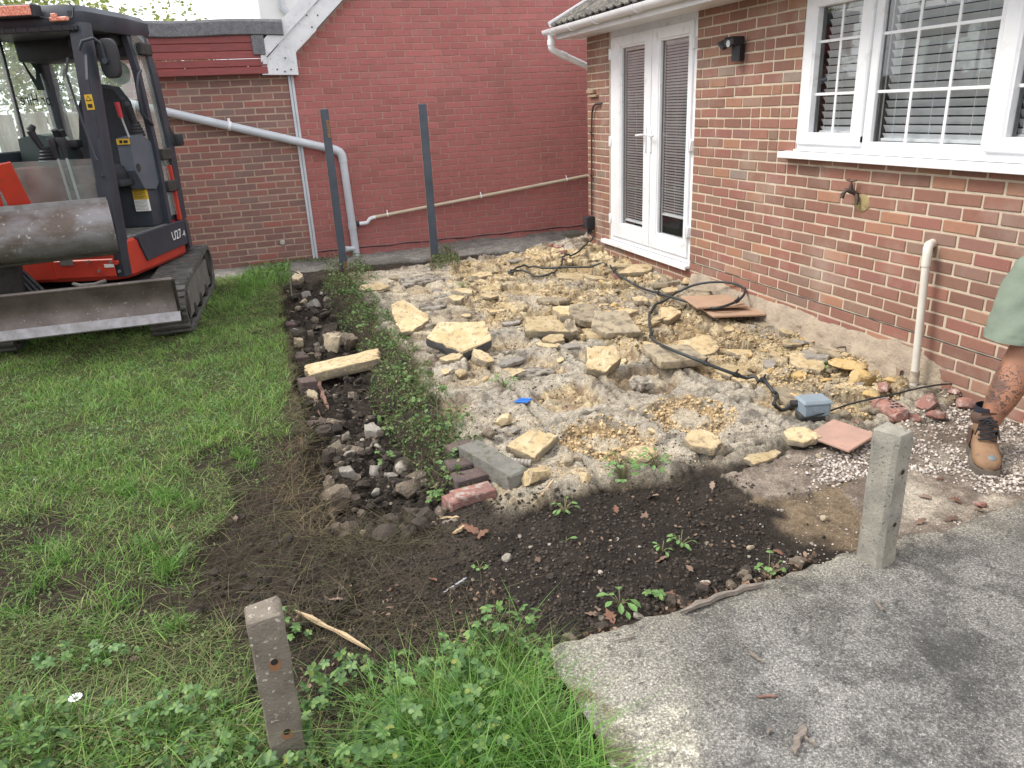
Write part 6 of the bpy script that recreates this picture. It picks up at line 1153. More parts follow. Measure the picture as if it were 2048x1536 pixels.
for i, (cx_, cy_, cr) in enumerate(PADS[:2]):
    r = np.random.default_rng(i); n = 900; a = r.uniform(0, 6.283, n); rr = cr * (.42 + .58 * r.random(n)); q = np.stack([cx_ + rr * np.cos(a), cy_ + rr * np.sin(a) / .95], -1); px_, py_, _ = project(q[:, 0], q[:, 1], np.full(n, -.3))
    pl = list(zip(px_, py_)); V = []
    p = np.concatenate([q, surf(q[:, 0], q[:, 1])[0][:, None]], 1); s = (.005 + .014 * r.random(n) ** 2)[:, None] * r.uniform(.7, 1.2, (n, 3)); qv = np.array([(1, 0, 0), (.4, .8, .1), (-.5, .7, 0), (-1, -.1, .1), (-.4, -.8, 0), (.6, -.7, .05), (.1, .1, .75), (-.2, .2, -.5)]); f = [(k, (k + 1) % 6, 6) for k in range(6)] + [((k + 1) % 6, k, 7) for k in range(6)]
    V, F = scatter(qv, f, p, rotmats(r.uniform(0, 6.3, n), r.uniform(-.4, .4, n), r.uniform(-.4, .4, n)), s); tag(link(bpy.data.objects.new('ring_crumbs', np_mesh('ring_crumbs', V, F, m_crm))), kind='stuff')
gravel(2600, [(720, 565), (900, 550), (1010, 640), (1300, 760), (1560, 870), (1400, 930), (1050, 980), (940, 850), (870, 700)], m_scr, .003, .010, 'soil_crumbs', 8, 0, lambda x, y: .1 + .9 * sstep(.5, .62, fbm(x, y, 3.1, 47)))
gravel(9000, [(560, 1190), (640, 900), (590, 720), (560, 560), (690, 560), (760, 800), (880, 1000), (1060, 990), (1250, 960), (1500, 950), (1560, 1080), (1640, 1100), (1400, 1190), (1080, 1290), (800, 1400)], m_scr, .004, .014, 'soil_crumbs', 6)
gravel(500, [(1280, 1250), (1600, 1080), (1860, 1030), (2048, 990), (2048, 1040), (1700, 1110), (1400, 1200)], m_grv, .003, .007, 'edge_grit', 7, .0)
# cables, grey box, gully, posts, litter
def path3(pts, lift=.012, zl=0):
    out = []
    for q in pts:
        px, py = q[0], q[1]; z = q[2] if len(q) > 2 else None
        if z is None: x, y = gp(px, py); z = H(x, y) + lift
        x, y = gp(px, py, z); out.append((x, y, z))
    P_ = [Vector(p) for p in out]; res = []
    for i in range(len(P_) - 1):
        p0, p1, p2, p3 = P_[max(i - 1, 0)], P_[i], P_[i + 1], P_[min(i + 2, len(P_) - 1)]
        for k in range(6): t_ = k / 6; res.append(.5 * ((2 * p1) + (-p0 + p2) * t_ + (2 * p0 - 5 * p1 + 4 * p2 - p3) * t_ ** 2 + (-p0 + 3 * p1 - 3 * p2 + p3) * t_ ** 3))
    res = [tuple(p) for p in res + [P_[-1]]]; zz = surf(np.array([p[0] for p in res]), np.array([p[1] for p in res]))[0] + .008 + zl
    zz = np.array([zz[max(0, i - 3):i + 4].max() * .5 + zz[i] * .5 for i in range(len(zz))]); return [(p[0], p[1], max(p[2], z)) for p, z in zip(res, zz)]
m_cabl = mat('dusty_black_cable', (.020, .026, .028), (.035, .042, .045), 20, bump=.06, rough=.45)
cb = empty('power_cable', (*gp(1300, 640), -.28), label='thick black cable looping over the patio from the corner box to the grey box', cat='cable'); CO = np.array(cb.location)
pts = path3([(1188, 470, -.02), (1176, 490, -.12), (1150, 508, -.17), (1128, 528), (1118, 541), (1085, 552), (1045, 553), (1020, 549), (1022, 545), (1050, 539), (1100, 536), (1160, 534), (1215, 537), (1240, 552), (1270, 570), (1300, 582), (1345, 595), (1390, 608, -.19), (1420, 616, -.15), (1450, 612, -.13), (1480, 598, -.11), (1490, 580, -.08), (1470, 568, -.06), (1430, 564, -.07), (1385, 571, -.12), (1350, 588), (1328, 602), (1308, 612), (1299, 640), (1300, 665), (1310, 683, -.19), (1340, 698, -.15), (1380, 714, -.15), (1420, 730, -.18), (1460, 745, -.22), (1510, 764), (1545, 782), (1556, 797), (1550, 812), (1546, 822), (1556, 829), (1585, 824), (1600, 821)], zl=.020)
mb = MB(); mb.tube([tuple(np.array(p) - CO) for p in pts], .0105, 8); mb.build('cable', m_cabl, cb, 60)
for i in (75, 92, 118, 176, 196, 205, 212):
    if i < len(pts) - 1: mb = MB(); a, b = np.array(pts[i]) - CO, np.array(pts[i + 1]) - CO; d_ = (b - a) / np.linalg.norm(b - a); mb.tube([a, a + d_ * .035], .0165, 8); mb.tube([a + d_ * .01, a + d_ * .01 + np.array([.01, -.01, .035])], .006, 5); mb.build('cable_tie', m_black, cb, 40)
cb2 = empty('thin_cable', (*gp(1800, 790), -.28), label='thin dark cable running from the grey box behind the tattooed leg', cat='cable'); CO = np.array(cb2.location)
pts = path3([(1596, 838, -.24), (1640, 829, -.235), (1700, 808, -.225), (1780, 790, -.205), (1850, 774, -.20), (1905, 768, -.225), (1955, 776, -.26), (2010, 800, -.29), (2080, 850, -.30)])
mb = MB(); mb.tube([tuple(np.array(p) - CO) for p in pts], .0052, 7); mb.build('cable', m_cabl, cb2, 60)
gx_, gy_ = gp(1622, 842); gb = empty('grey_junction_box', (gx_, gy_, H(gx_, gy_) + .005), R_(-14), 'dusty grey plastic junction box lying at the cable end', 'junction box')
m_gbx = mat('grey_box_plastic', (.235, .29, .335), (.20, .25, .285), 9, bump=.08, rough=.5, c3=(.34, .34, .32), scale3=24, lo3=.62, hi3=.8)
mb = MB(); mb.box(-.075, .075, -.062, .055, .012, .085, .010); mb.build('box_body', m_gbx, gb)
mb = MB(); mb.loft([[(x * s, -.004 + y * s, z) for x, y in ((-.078, -.062), (.078, -.062), (.078, .06), (-.078, .06))] for z, s in ((.085, 1), (.092, 1), (.105, .86))]); mb.build('box_lid', m_gbx, gb)
for x in (-.01, .045): mb = MB(); mb.tube([(x, -.067, .055), (x, -.06, .055)], .014, 14); mb.build('knockout', m_gbx, gb, 40)
mb = MB(); mb.tube([(-.07, .03, .06), (-.105, .04, .06)], .020, 10); mb.build('cable_gland', m_black, gb, 40)
mb = MB(); mb.box(-.088, -.06, -.06, .02, -.005, .03, .008); mb.box(-.06, .05, -.058, .05, -.012, .012, .005); mb.build('box_base', m_under, gb)
gu = empty('gully_drain', (*gp(1858, 758), -.315), label='old clay gully pot with broken rim below the off white waste pipe', cat='drain')
m_gul = mat('old_clay_gully', (.33, .225, .15), (.25, .19, .14), 14, bump=.4, bscale=80, rough=.9, c3=(.4, .36, .28), scale3=30, lo3=.58, hi3=.7)
mb = MB(); A_ = np.linspace(0, 2 * math.pi, 25)[:-1]; mb.loft([[(r_ * math.cos(a), r_ * math.sin(a) * .8, z + .008 * math.sin(a * 3)) for a in A_] for r_, z in ((.145, -.02), (.145, .045), (.125, .05), (.115, .02), (.09, -.06), (.02, -.09))]); mb.build('gully_bowl', m_gul, gu, 40)
mb = MB(); mb.loft([[(.17 * math.cos(a) * s, .02 + .14 * math.sin(a) * s, z) for a in np.linspace(.2, 3.0, 14)] for s, z in ((.95, .02), (1.0, .085), (1.12, .085), (1.15, .0))], closed=False); mb.build('gully_rim', m_gul, gu, 40)
m_ring = mat('worn_hole_rim', (.27, .235, .19), (.22, .19, .15), 60, bump=.3, rough=.95)
def stub(x, y, h, w, d, yaw, m, label, chamf, holes, base_z, tilt=(0, 0)):
    e = empty('concrete_post', (x, y, base_z), yaw, label, 'post', 'concrete stub posts along the slab edge'); e.rotation_euler = (*tilt, yaw)
    c = chamf; pl = [(-w / 2 + c, -d / 2), (w / 2 - c, -d / 2), (w / 2, -d / 2 + c), (w / 2, d / 2 - c), (w / 2 - c, d / 2), (-w / 2 + c, d / 2), (-w / 2, d / 2 - c), (-w / 2, -d / 2 + c)]
    mb = MB(); nz = 16; rg_ = []
    for i in range(nz + 1):
        z = -.15 + (h + .15) * i / nz; rg_.append([(a + .0015 * math.sin(z * 37 + k), b + .0015 * math.cos(z * 29 + k * 2), z) for k, (a, b) in enumerate(pl)])
    top = [(a * .93, b * .93, h + .008 + .006 * math.sin(k * 2)) for k, (a, b) in enumerate(pl)]; mb.loft(rg_ + [top, [(a * .5, b * .5, h + .012) for a, b in pl]]); mb.build('post_shaft', m, e, 40)
    for z in holes:
        for r_, yy, mm, nm in ((.0095, -d / 2 - .0012, m_ink, 'bolt_hole'), (.0155, -d / 2 - .0006, bpy.data.materials.get('hole_rust') or mat('hole_rust', (.27, .12, .055), (.2, .12, .07), 60, bump=.3, rough=.95), 'rust_ring')):
            mb = MB(); mb.tube([(.004, yy, z), (.004, yy + .003, z)], r_, 14); 
            if nm == 'rust_ring' and m is m_conc2: mb.v = [(x_, y_, z - .010 + (z_ - z) * 1.3) for x_, y_, z_ in mb.v]
            mb.build(nm, mm if nm == 'bolt_hole' or m is m_conc2 else m_ring, e, 40)
    return e
stub(-3.722, -3.80, .455, .092, .098, R_(4), m_conc2, 'brown-grey concrete stub post with two rusty bolt holes among the leaves at bottom left', .004, (.335, .105), -.30, (-.02, .012))
stub(-1.600, -3.72, .545, .098, .105, R_(9), m_conc, 'pale grey concrete stub post with two bolt holes at the edge of the slab', .014, (.41, .20), -.30, (0, .0))
def sliver(label, a, b, w, h, m, name='wood_splinter', cat='wood', lift=.0, group=None, zz=None):
    if zz is None: p, q = gp(*a), gp(*b); za, zb = H(*p), H(*q)
    else: p, q = gp(*a, zz), gp(*b, zz); za = zb = zz
    mb = MB(); mid = Vector(((p[0] + q[0]) / 2, (p[1] + q[1]) / 2, (za + zb) / 2 + h * .5 + lift)); d_ = Vector((q[0] - p[0], q[1] - p[1], zb - za)); n = d_.normalized(); s_ = Vector((-n.y, n.x, 0)); r = random.Random(int(a[0]))
    rg_ = []; w *= .72; h *= .8; bend = r.uniform(-.5, .5)
    for i in range(10):
        t_ = i / 9 - .5; f = min(1, (.5 - abs(t_)) * 7 + .12) * r.uniform(.55, 1.1); c_ = d_ * t_ + s_ * (r.uniform(-.22, .22) * w + bend * w * (1 - 4 * t_ * t_)); rg_.append([c_ + s_ * w / 2 * f * r.uniform(.8, 1.1) + Vector((0, 0, -h / 2)), c_ + s_ * w / 2 * f * r.uniform(.6, .9) + Vector((0, 0, h / 2 * f)), c_ - s_ * w / 2 * f * r.uniform(.6, .9) + Vector((0, 0, h / 2 * f)), c_ - s_ * w / 2 * f + Vector((0, 0, -h / 2))])
    mb.loft(rg_); o = mb.build(name, m, None, 0); o.location = mid; return tag(o, label, cat, group)
m_wd = mat('fresh_split_wood', (.52, .40, .25), (.40, .29, .17), 30, bump=.4, bscale=80, rough=.85, stretch=(1, 6, 6)); m_gw = mat('weathered_wood', (.24, .205, .17), (.15, .125, .105), 20, bump=.6, bscale=60, rough=.95, stretch=(1, 5, 5)); m_rw = mat('red_rotten_wood', (.22, .12, .09), (.13, .075, .06), 20, bump=.6, bscale=60, rough=.95)
sliver('long pale wooden splinter right of the brown-grey post', (588, 1218), (742, 1300), .022, .014, m_wd, lift=.03)
sliver('grey plastic strip on the soil right of the long pale splinter', (885, 1170), (932, 1138), .012, .006, m_gpipe, 'plastic_strip', 'strip')
sliver('weathered batten lying along the broken edge of the slab', (1360, 1228), (1525, 1170), .035, .02, m_gw, 'timber_batten', zz=-.27)
sliver('pale split wood chip by the red edging bricks', (858, 1030), (918, 1026), .035, .012, m_wd)
sliver('brown wood chip just below the pale split chip', (884, 1043), (916, 1036), .03, .012, m_gw)
sliver('tiny cream chip left of the brown chip', (850, 1049), (868, 1045), .016, .008, m_wd)
sliver('pointed cream splinter by the rust-coloured leaves', (906, 1065), (926, 1045), .028, .014, m_wd)
sliver('pale stick in front of the smooth yellow boulder', (1070, 1008), (1110, 982), .016, .012, m_wd, lift=.02)
sliver('red rotten wood strip in the trench below the long slab', (636, 742), (655, 795), .045, .02, m_rw, lift=.02)
sliver('second red rotten strip beside the first below the long slab', (624, 772), (637, 802), .02, .012, m_rw, lift=.02)
sliver('largest grey wood fragment at the bottom of the slab', (1588, 1510), (1608, 1452), .035, .012, m_gw, zz=-.268)
sliver('side fragment touching the largest grey wood fragment', (1606, 1474), (1635, 1494), .018, .008, m_gw, zz=-.268)
sliver('rust-brown bark strip in the middle of the slab', (1512, 1394), (1555, 1392), .014, .005, m_rw, zz=-.268)
sliver('brown bark piece left of the middle of the slab', (1498, 1302), (1530, 1326), .016, .006, m_gw, zz=-.268)
sliver('small brown bark chip near the pale grey post', (1752, 1198), (1766, 1222), .016, .006, m_gw, zz=-.268)
sliver('tiny wood crumb left of the largest grey fragment', (1536, 1470), (1544, 1462), .016, .008, m_gw, zz=-.268)
sliver('thin twig at the broken slab edge near the cinquefoil', (1230, 1282), (1274, 1274), .008, .005, m_gw, zz=-.266)
sliver('dead branch on the yellow clay below the plinth', (1670, 722), (1760, 692), .022, .016, m_gw, 'dead_branch', lift=.03)
sliver('green plastic strip behind the tattooed leg', (1930, 796), (1956, 768), .012, .006, mat('green_plastic', (.25, .38, .30), bump=0), 'plastic_strip', 'strip', lift=.03)
sliver('bent grey metal strip behind the pale grey post', (1785, 1096), (1816, 1084), .035, .006, m_gpipe, 'metal_strip', 'strip', lift=.015)
x, y = gp(1046, 817); bl = empty('blue_scrap', (x, y, H(x, y) + .005), R_(-30), 'bright blue plastic scrap on the grey bed', 'plastic scrap'); m_bl = mat('blue_plastic', (.03, .17, .62), bump=0, rough=.35)
for i in range(3): mb = MB(); mb.box(-.045 + i * .010, .035 + i * .008, -.028 + i * .020, -.012 + i * .020, .002 * i, .004 + .002 * i); mb.build('blue_strip', m_bl, bl)
ir = empty('iron_spike', (*gp(582, 580), -.35), label='bent thin iron rod standing in the far end of the trench', cat='rod'); mb = MB(); mb.tube([(0, -.05, .0), (.01, 0, .26), (.10, .06, .20)], .008, 6); mb.build('rod', m_gw, ir)
# ------------------------------------------------------------------ grass, ivy, cinquefoil, weeds, leaves
def leafmat(name, stops, rough=.55, tr=.25, noise=18):
    t = NT(name); c = t.ramp(t.rand(True), stops); c = t.val(c, t.noise(noise, 3), .25); t.fin(c, rough, 0, .35)
    ts = t.new('ShaderNodeBsdfTranslucent'); t.l(c, ts.inputs[0]); mx = t.new('ShaderNodeMixShader'); mx.inputs[0].default_value = tr; t.l(t.b.outputs[0], mx.inputs[1]); t.l(ts.outputs[0], mx.inputs[2]); t.l(mx.outputs[0], t.out.inputs[0]); return t.m
m_gr = leafmat('lawn_blades', [(0, (.085, .19, .04)), (.3, (.13, .28, .055)), (.6, (.20, .36, .075)), (.85, (.28, .42, .10)), (.95, (.38, .38, .17)), (1, (.24, .19, .09))], noise=4)
m_grm = leafmat('matted_grass', [(0, (.08, .125, .038)), (.4, (.13, .18, .055)), (.7, (.19, .21, .075)), (.9, (.20, .18, .09)), (1, (.22, .17, .09))], noise=4)
m_lush = leafmat('lush_grass', [(0, (.06, .15, .025)), (.4, (.10, .24, .04)), (.8, (.16, .32, .06)), (1, (.25, .35, .10))], .45, .3, 4)
m_dry = leafmat('dry_grass', [(0, (.10, .072, .04)), (.4, (.15, .11, .06)), (.75, (.075, .055, .034)), (1, (.24, .19, .10))], .8, .1)
m_root = leafmat('dead_strands', [(0, (.05, .038, .026)), (.5, (.08, .062, .038)), (.85, (.07, .072, .034)), (1, (.17, .135, .08))], .9, .1)
m_ivy = leafmat('ivy_leaves', [(0, (.05, .10, .034)), (.35, (.09, .16, .05)), (.65, (.13, .21, .068)), (.9, (.18, .24, .085)), (1, (.24, .20, .10))], .5, .2)
m_cin = leafmat('cinquefoil_leaves', [(0, (.05, .115, .036)), (.35, (.085, .17, .052)), (.7, (.13, .235, .075)), (.96, (.18, .28, .08)), (1, (.26, .28, .06))], .45, .25)
m_wed = leafmat('weed_leaves', [(0, (.09, .19, .05)), (.5, (.14, .27, .08)), (1, (.22, .34, .13))], .45, .25)
m_stem = mat('green_stem', (.13, .17, .06), (.20, .16, .09), 20, bump=0, rough=.7)
m_dead = leafmat('dead_leaves', [(0, (.16, .10, .065)), (.3, (.22, .145, .095)), (.6, (.12, .08, .058)), (.85, (.30, .21, .15)), (1, (.20, .10, .065))], .75, .08)
def px_points(n, poly, seed):
    r = np.random.default_rng(seed); xs = [p[0] for p in poly]; ys_ = [p[1] for p in poly]
    # uniform in world: sample the world box of the polygon and keep what projects inside it
    w = np.array([gp(max(-1500, min(3200, a)), b) for a, b in poly]); lo, hi = w.min(0), w.max(0); out = np.zeros((0, 2))
    while len(out) < n:
        q = r.uniform(lo, hi, (n * 3, 2)); px, py, d = project(q[:, 0], q[:, 1], np.full(len(q), -.3)); out = np.concatenate([out, q[inpoly(px, py, poly) & (d > .3)]])
        if len(out) == 0: break
    return out[:n]
def blades(nm, xy, hmin, hmax, wid, lean, m, seed, curl=1.0, dirn=None, zoff=-.008):
    n = len(xy); r = np.random.default_rng(seed); z = surf(xy[:, 0], xy[:, 1])[0] + zoff; h = hmin + (hmax - hmin) * r.random(n) ** 1.5
    a = r.uniform(0, 6.283, n) if dirn is None else dirn + r.normal(0, .6, n); l = lean * (.3 + r.random(n) * 1.2); w = wid * r.uniform(.6, 1.3, n); fa = r.uniform(0, 6.283, n)
    dx, dy = np.cos(a), np.sin(a); sx, sy = np.cos(fa), np.sin(fa); V = []
    for t_, ww in ((0, 1), (.4, .85), (.75, .55), (1, 0)):
        out = h * l * t_ ** 2 * curl; up = h * (t_ - .45 * np.minimum(l, 1.6) * t_ ** 2 * curl * .6)
        cx_, cy_, cz_ = xy[:, 0] + dx * out, xy[:, 1] + dy * out, z + np.maximum(up, .004)
        if ww: V += [np.stack([cx_ - sx * w * ww / 2, cy_ - sy * w * ww / 2, cz_], -1), np.stack([cx_ + sx * w * ww / 2, cy_ + sy * w * ww / 2, cz_], -1)]
        else: V += [np.stack([cx_, cy_, cz_], -1)]
    V = np.stack(V, 1).reshape(-1, 3); f = np.array([(0, 1, 3), (0, 3, 2), (2, 3, 5), (2, 5, 4), (4, 5, 6)]); F = (f[None] + (np.arange(n) * 7)[:, None, None]).reshape(-1, 3)
    return tag(link(bpy.data.objects.new(nm, np_mesh(nm, V, F, m))), kind='stuff')
# leaf shapes
def leaf_t(n=5, L=.5, W=.2, fold=.12):
    V = []; F = []
    for i in range(n):
        a = (i - (n - 1) / 2) * (1.15 if n > 3 else .9) if n > 1 else 0; c, s = math.cos(a), math.sin(a); l = L * (1 - .12 * abs(i - (n - 1) / 2)); b = len(V)
        for u, v, w in ((.02, 0, 0), (.45, -.42, fold), (.75, -.40, fold * .8), (1, 0, -.05), (.75, .40, fold * .8), (.45, .42, fold), (.55, 0, -.02)): x, y = u * l, v * W * 1.2; V.append((x * c - y * s, x * s + y * c, w * L * .5 - .12 * (u * l) ** 2 / L))
        F += [(b, b + 1, b + 6), (b + 1, b + 2, b + 6), (b + 2, b + 3, b + 6), (b + 3, b + 4, b + 6), (b + 4, b + 5, b + 6), (b + 5, b, b + 6)]
    return V, F
CQ, IV, ON = leaf_t(5, .55, .30), leaf_t(3, .5, .34), leaf_t(1, 1, .5)
def leaves(nm, xy, z, size, tilt, tmpl, m, seed):
    n = len(xy); r = np.random.default_rng(seed); p = np.concatenate([xy, z[:, None]], 1); s = (size[0] + (size[1] - size[0]) * r.random(n))[:, None] * np.ones((1, 3))
    V, F = scatter(*tmpl, p, rotmats(r.uniform(0, 6.283, n), r.normal(0, tilt, n), r.normal(0, tilt, n)), s); return tag(link(bpy.data.objects.new(nm, np_mesh(nm, V, F, m))), kind='stuff')
def cover(nm, n, poly, hgt, size, tmpl, m, seed, tilt=.45, edge=None):
    xy = px_points(n, poly, seed); r = np.random.default_rng(seed); cn = fbm(xy[:, 0], xy[:, 1], 5, seed); keep = cn > (edge or .30); xy = xy[keep]; cn = cn[keep]; n = len(xy)
    z = surf(xy[:, 0], xy[:, 1])[0] + hgt * (r.random(n) ** .7) * sstep(.25, .6, cn) + .006; return leaves(nm, xy, z, size, tilt, tmpl, m, seed)
m_moss = leafmat('lawn_moss', [(0, (.06, .11, .035)), (.5, (.105, .17, .055)), (.85, (.17, .22, .075)), (1, (.24, .24, .10))], .6, .2); m_wed2 = leafmat('lawn_clover', [(0, (.07, .15, .045)), (.6, (.12, .21, .075)), (1, (.20, .29, .14))], .5, .2)
r = np.random.default_rng(11)
q = r.uniform((-7.5, -4.3), (-3.42, 3.5), (300000, 2)); px, py, dd = project(q[:, 0], q[:, 1], np.full(len(q), -.3))
cl_ = fbm(q[:, 0], q[:, 1], 3.0, 201); cl2 = fbm(q[:, 0], q[:, 1], 9, 202); mudn = sstep(.42, .58, fbm(q[:, 0] * .8 + q[:, 1] * .35, q[:, 1], 2.4, 31))
full, mid, low = inpoly(px, py, P_FULL), inpoly(px, py, P_MID), inpoly(px, py, P_LOW)
dn = np.where(full, np.clip(.35 + 1.1 * (cl2 - .25) + .6 * (cl_ - .5), .08, 1.2), 0) + np.where(mid & ~full, np.clip(.50 - .60 * mudn + .5 * (cl2 - .5), .03, 1), 0) + np.where(low & ~mid, .30 * cl2, 0)
stripn = inpoly(px, py, P_STRIP) * sstep(.30, .48, fbm(q[:, 0] * .8 + q[:, 1] * .3, q[:, 1], 3.0, 32)); dn = dn * (1 - .9 * stripn)
dn = dn * ((px > -260) & (px < 640)) * np.clip(1.15 - .11 * (q[:, 1] + 1.5), .35, 1)
k = r.random(len(q)) < dn; qa = q[k]; tall = (cl_[k] + r.normal(0, .05, k.sum())) > .50
print('lawn', k.sum())
blades('lawn_grass', qa[tall], .03, .085, .0036, .9, m_gr, 1); blades('lawn_grass', qa[~tall], .02, .055, .0034, 1.3, m_gr, 2)
q2 = q[(r.random(len(q)) < (np.where(mid | low, .22, .08) + np.where(low & ~mid, .22, 0)) * (1 - .8 * np.maximum(mudn * mid, stripn)) * (px > -200) * (px < 640))]; blades('matted_grass', q2, .03, .08, .0032, 2.2, m_grm, 3, 1.4)
# brighter tufts standing in the torn lawn, each one a tuft of its own
tl = [(150, 985), (245, 985), (265, 995), (330, 1000), (345, 1005), (480, 910), (380, 1020), (310, 1110), (330, 1150), (85, 1095), (120, 1130), (340, 1140), (240, 1210), (200, 1280), (350, 1260), (70, 1170), (500, 930), (190, 1330), (30, 1230)]
TUFTS = []
for i, (a, b) in enumerate(tl):
    x, y = gp(a, b); n = 60; rr = np.random.default_rng(300 + i); p = np.array([x, y]) + rr.normal(0, .028, (n, 2)); o = blades('grass_tuft', p, .05, .12, .0042, .9, m_lush, 400 + i); del o['kind']; TUFTS.append((a, o)); tag(o, None, 'grass tuft', 'grass tufts in the torn lawn')
cover('lawn_weeds', 9000, P_LOW, .02, (.008, .020), IV, m_moss, 71, .6, .36); cover('lawn_weeds', 9000, P_MID, .022, (.008, .022), IV, m_moss, 72, .6, .48); cover('lawn_weeds', 5000, [(0, 760), (560, 700), (585, 780), (430, 905), (0, 1000)], .035, (.008, .024), IV, m_wed2, 73, .6, .50)
# dry strands along the trench edges and roots
pts = np.concatenate([px_points(1500, [(545, 560), (580, 560), (605, 780), (640, 900), (590, 905), (570, 780)], 21), px_points(900, [(560, 880), (650, 900), (680, 1060), (620, 1080), (560, 1000)], 22), px_points(900, [(600, 1060), (800, 1030), (900, 1060), (760, 1110), (640, 1110)], 23), px_points(700, [(560, 1180), (760, 1190), (900, 1260), (1060, 1260), (900, 1340), (640, 1400)], 24)])
blades('dry_grass', pts[:2400], .04, .11, .0026, 1.7, m_dry, 25, 1.3); blades('root_strands', pts[2400:], .04, .11, .0026, 2.2, m_root, 28, 1.3)
q = px_points(2000, [(380, 1000), (620, 900), (660, 1120), (1000, 1150), (1000, 1260), (640, 1260), (400, 1250)], 26); blades('root_strands', q, .03, .10, .0022, 2.2, m_root, 27, 1.5); 
cover('ivy_cover', 8000, P_IVY, .022, (.010, .028), IV, m_ivy, 31, .8, .47); cover('ivy_cover', 2600, P_IVY, .04, (.012, .030), ON, m_ivy, 32, .9, .49); cover('ivy_cover', 1000, P_IVY, .05, (.018, .042), CQ, m_cin, 33, .6, .52)
blades('ivy_grass', px_points(1600, P_IVY, 44), .05, .13, .0035, 1.3, m_grm, 45)
ivs = px_points(2200, P_IVY, 34); blades('ivy_stems', ivs, .04, .12, .0026, 1.9, m_dry, 35, 1.2)
for nm, pl, n in (('weed_patch', [(655, 520), (720, 515), (760, 560), (640, 575)], 900), ('weed_patch', [(868, 505), (900, 500), (925, 540), (860, 545)], 700), ('weed_patch', [(500, 540), (575, 530), (580, 560), (500, 575)], 500), ('moss_edge', [(460, 521), (640, 512), (650, 522), (480, 533)], 700)):
    cover(nm, n, pl, .10 if nm == 'weed_patch' else .03, (.015, .04), IV, m_ivy, 36 + n, .7, .2)
blades('tall_lawn_edge', px_points(1600, [(490, 545), (580, 528), (590, 560), (470, 600)], 37), .06, .15, .005, .8, m_lush, 38)
blades('weed_stems', px_points(500, [(862, 505), (905, 500), (930, 545), (860, 548)], 39), .08, .26, .003, .9, m_dry, 40); blades('weed_stems', px_points(400, [(655, 530), (720, 520), (745, 560), (640, 575)], 41), .06, .16, .003, 1.0, m_dry, 42)
# foreground: cinquefoil, long grass and clover
F1 = [(-200, 1470), (60, 1440), (300, 1440), (470, 1400), (560, 1440), (620, 1420), (640, 1560), (-200, 1600)]; F2 = [(760, 1390), (880, 1330), (985, 1280), (1050, 1265), (1108, 1320), (1120, 1400), (1150, 1500), (1180, 1600), (700, 1600), (600, 1500)]
cover('cinquefoil', 520, F1, .10, (.016, .048), CQ, m_cin, 51, .45, .30); cover('cinquefoil', 800, F2, .18, (.018, .050), CQ, m_cin, 52, .45, .25); cover('clover_leaves', 1300, F1, .06, (.010, .024), IV, m_ivy, 53, .5, .2); cover('clover_leaves', 1300, F2, .09, (.010, .024), IV, m_ivy, 54, .5, .2)
cover('cinquefoil', 160, [(560, 1240), (760, 1280), (900, 1330), (760, 1400), (620, 1430), (580, 1330)], .09, (.025, .05), CQ, m_cin, 55, .5, .45); cover('cinquefoil', 150, [(0, 1330), (420, 1300), (520, 1390), (300, 1450), (0, 1440)], .07, (.02, .05), CQ, m_cin, 56, .5, .48)
blades('long_grass', px_points(2600, [(820, 1470), (900, 1400), (1040, 1400), (1180, 1520), (1230, 1640), (780, 1640)], 57), .10, .30, .0042, 1.0, m_lush, 58, 1.0, dirn=None, zoff=.0); blades('long_grass', px_points(900, [(-150, 1450), (560, 1420), (640, 1600), (-150, 1640)], 59), .06, .17, .004, 1.1, m_lush, 60)
blades('long_grass', px_points(700, [(700, 1400), (1000, 1300), (1090, 1330), (1120, 1450), (800, 1480)], 61), .08, .22, .0036, 1.0, m_lush, 62); blades('dry_stems', px_points(900, F1, 81), .05, .16, .0024, 1.6, m_dry, 82); blades('dry_stems', px_points(800, F2, 83), .06, .20, .0024, 1.4, m_dry, 84); blades('mixed_grass', px_points(1500, F1, 85), .05, .15, .0036, 1.4, m_gr, 86); blades('mixed_grass', px_points(900, F2, 87), .08, .22, .0036, 1.2, m_gr, 88)
blades('moss_fringe', px_points(500, [(1120, 1400), (1160, 1430), (1230, 1520), (1260, 1600), (1170, 1600)], 63), .02, .07, .002, 1.5, m_grm, 64, zoff=.02)
cover('fallen_litter', 330, [(560, 1180), (1000, 1150), (1080, 1290), (760, 1380), (600, 1400)], .02, (.010, .024), ON, m_dead, 65, .8, .3); cover('fallen_litter', 260, [(1120, 1260), (1500, 1150), (1650, 1090), (1600, 1130), (1200, 1270)], .02, (.012, .03), ON, m_dead, 66, .8, .3); cover('fallen_litter', 140, [(900, 980), (1480, 960), (1500, 1120), (1000, 1200)], .012, (.008, .022), ON, m_dead, 67, .8, .3)
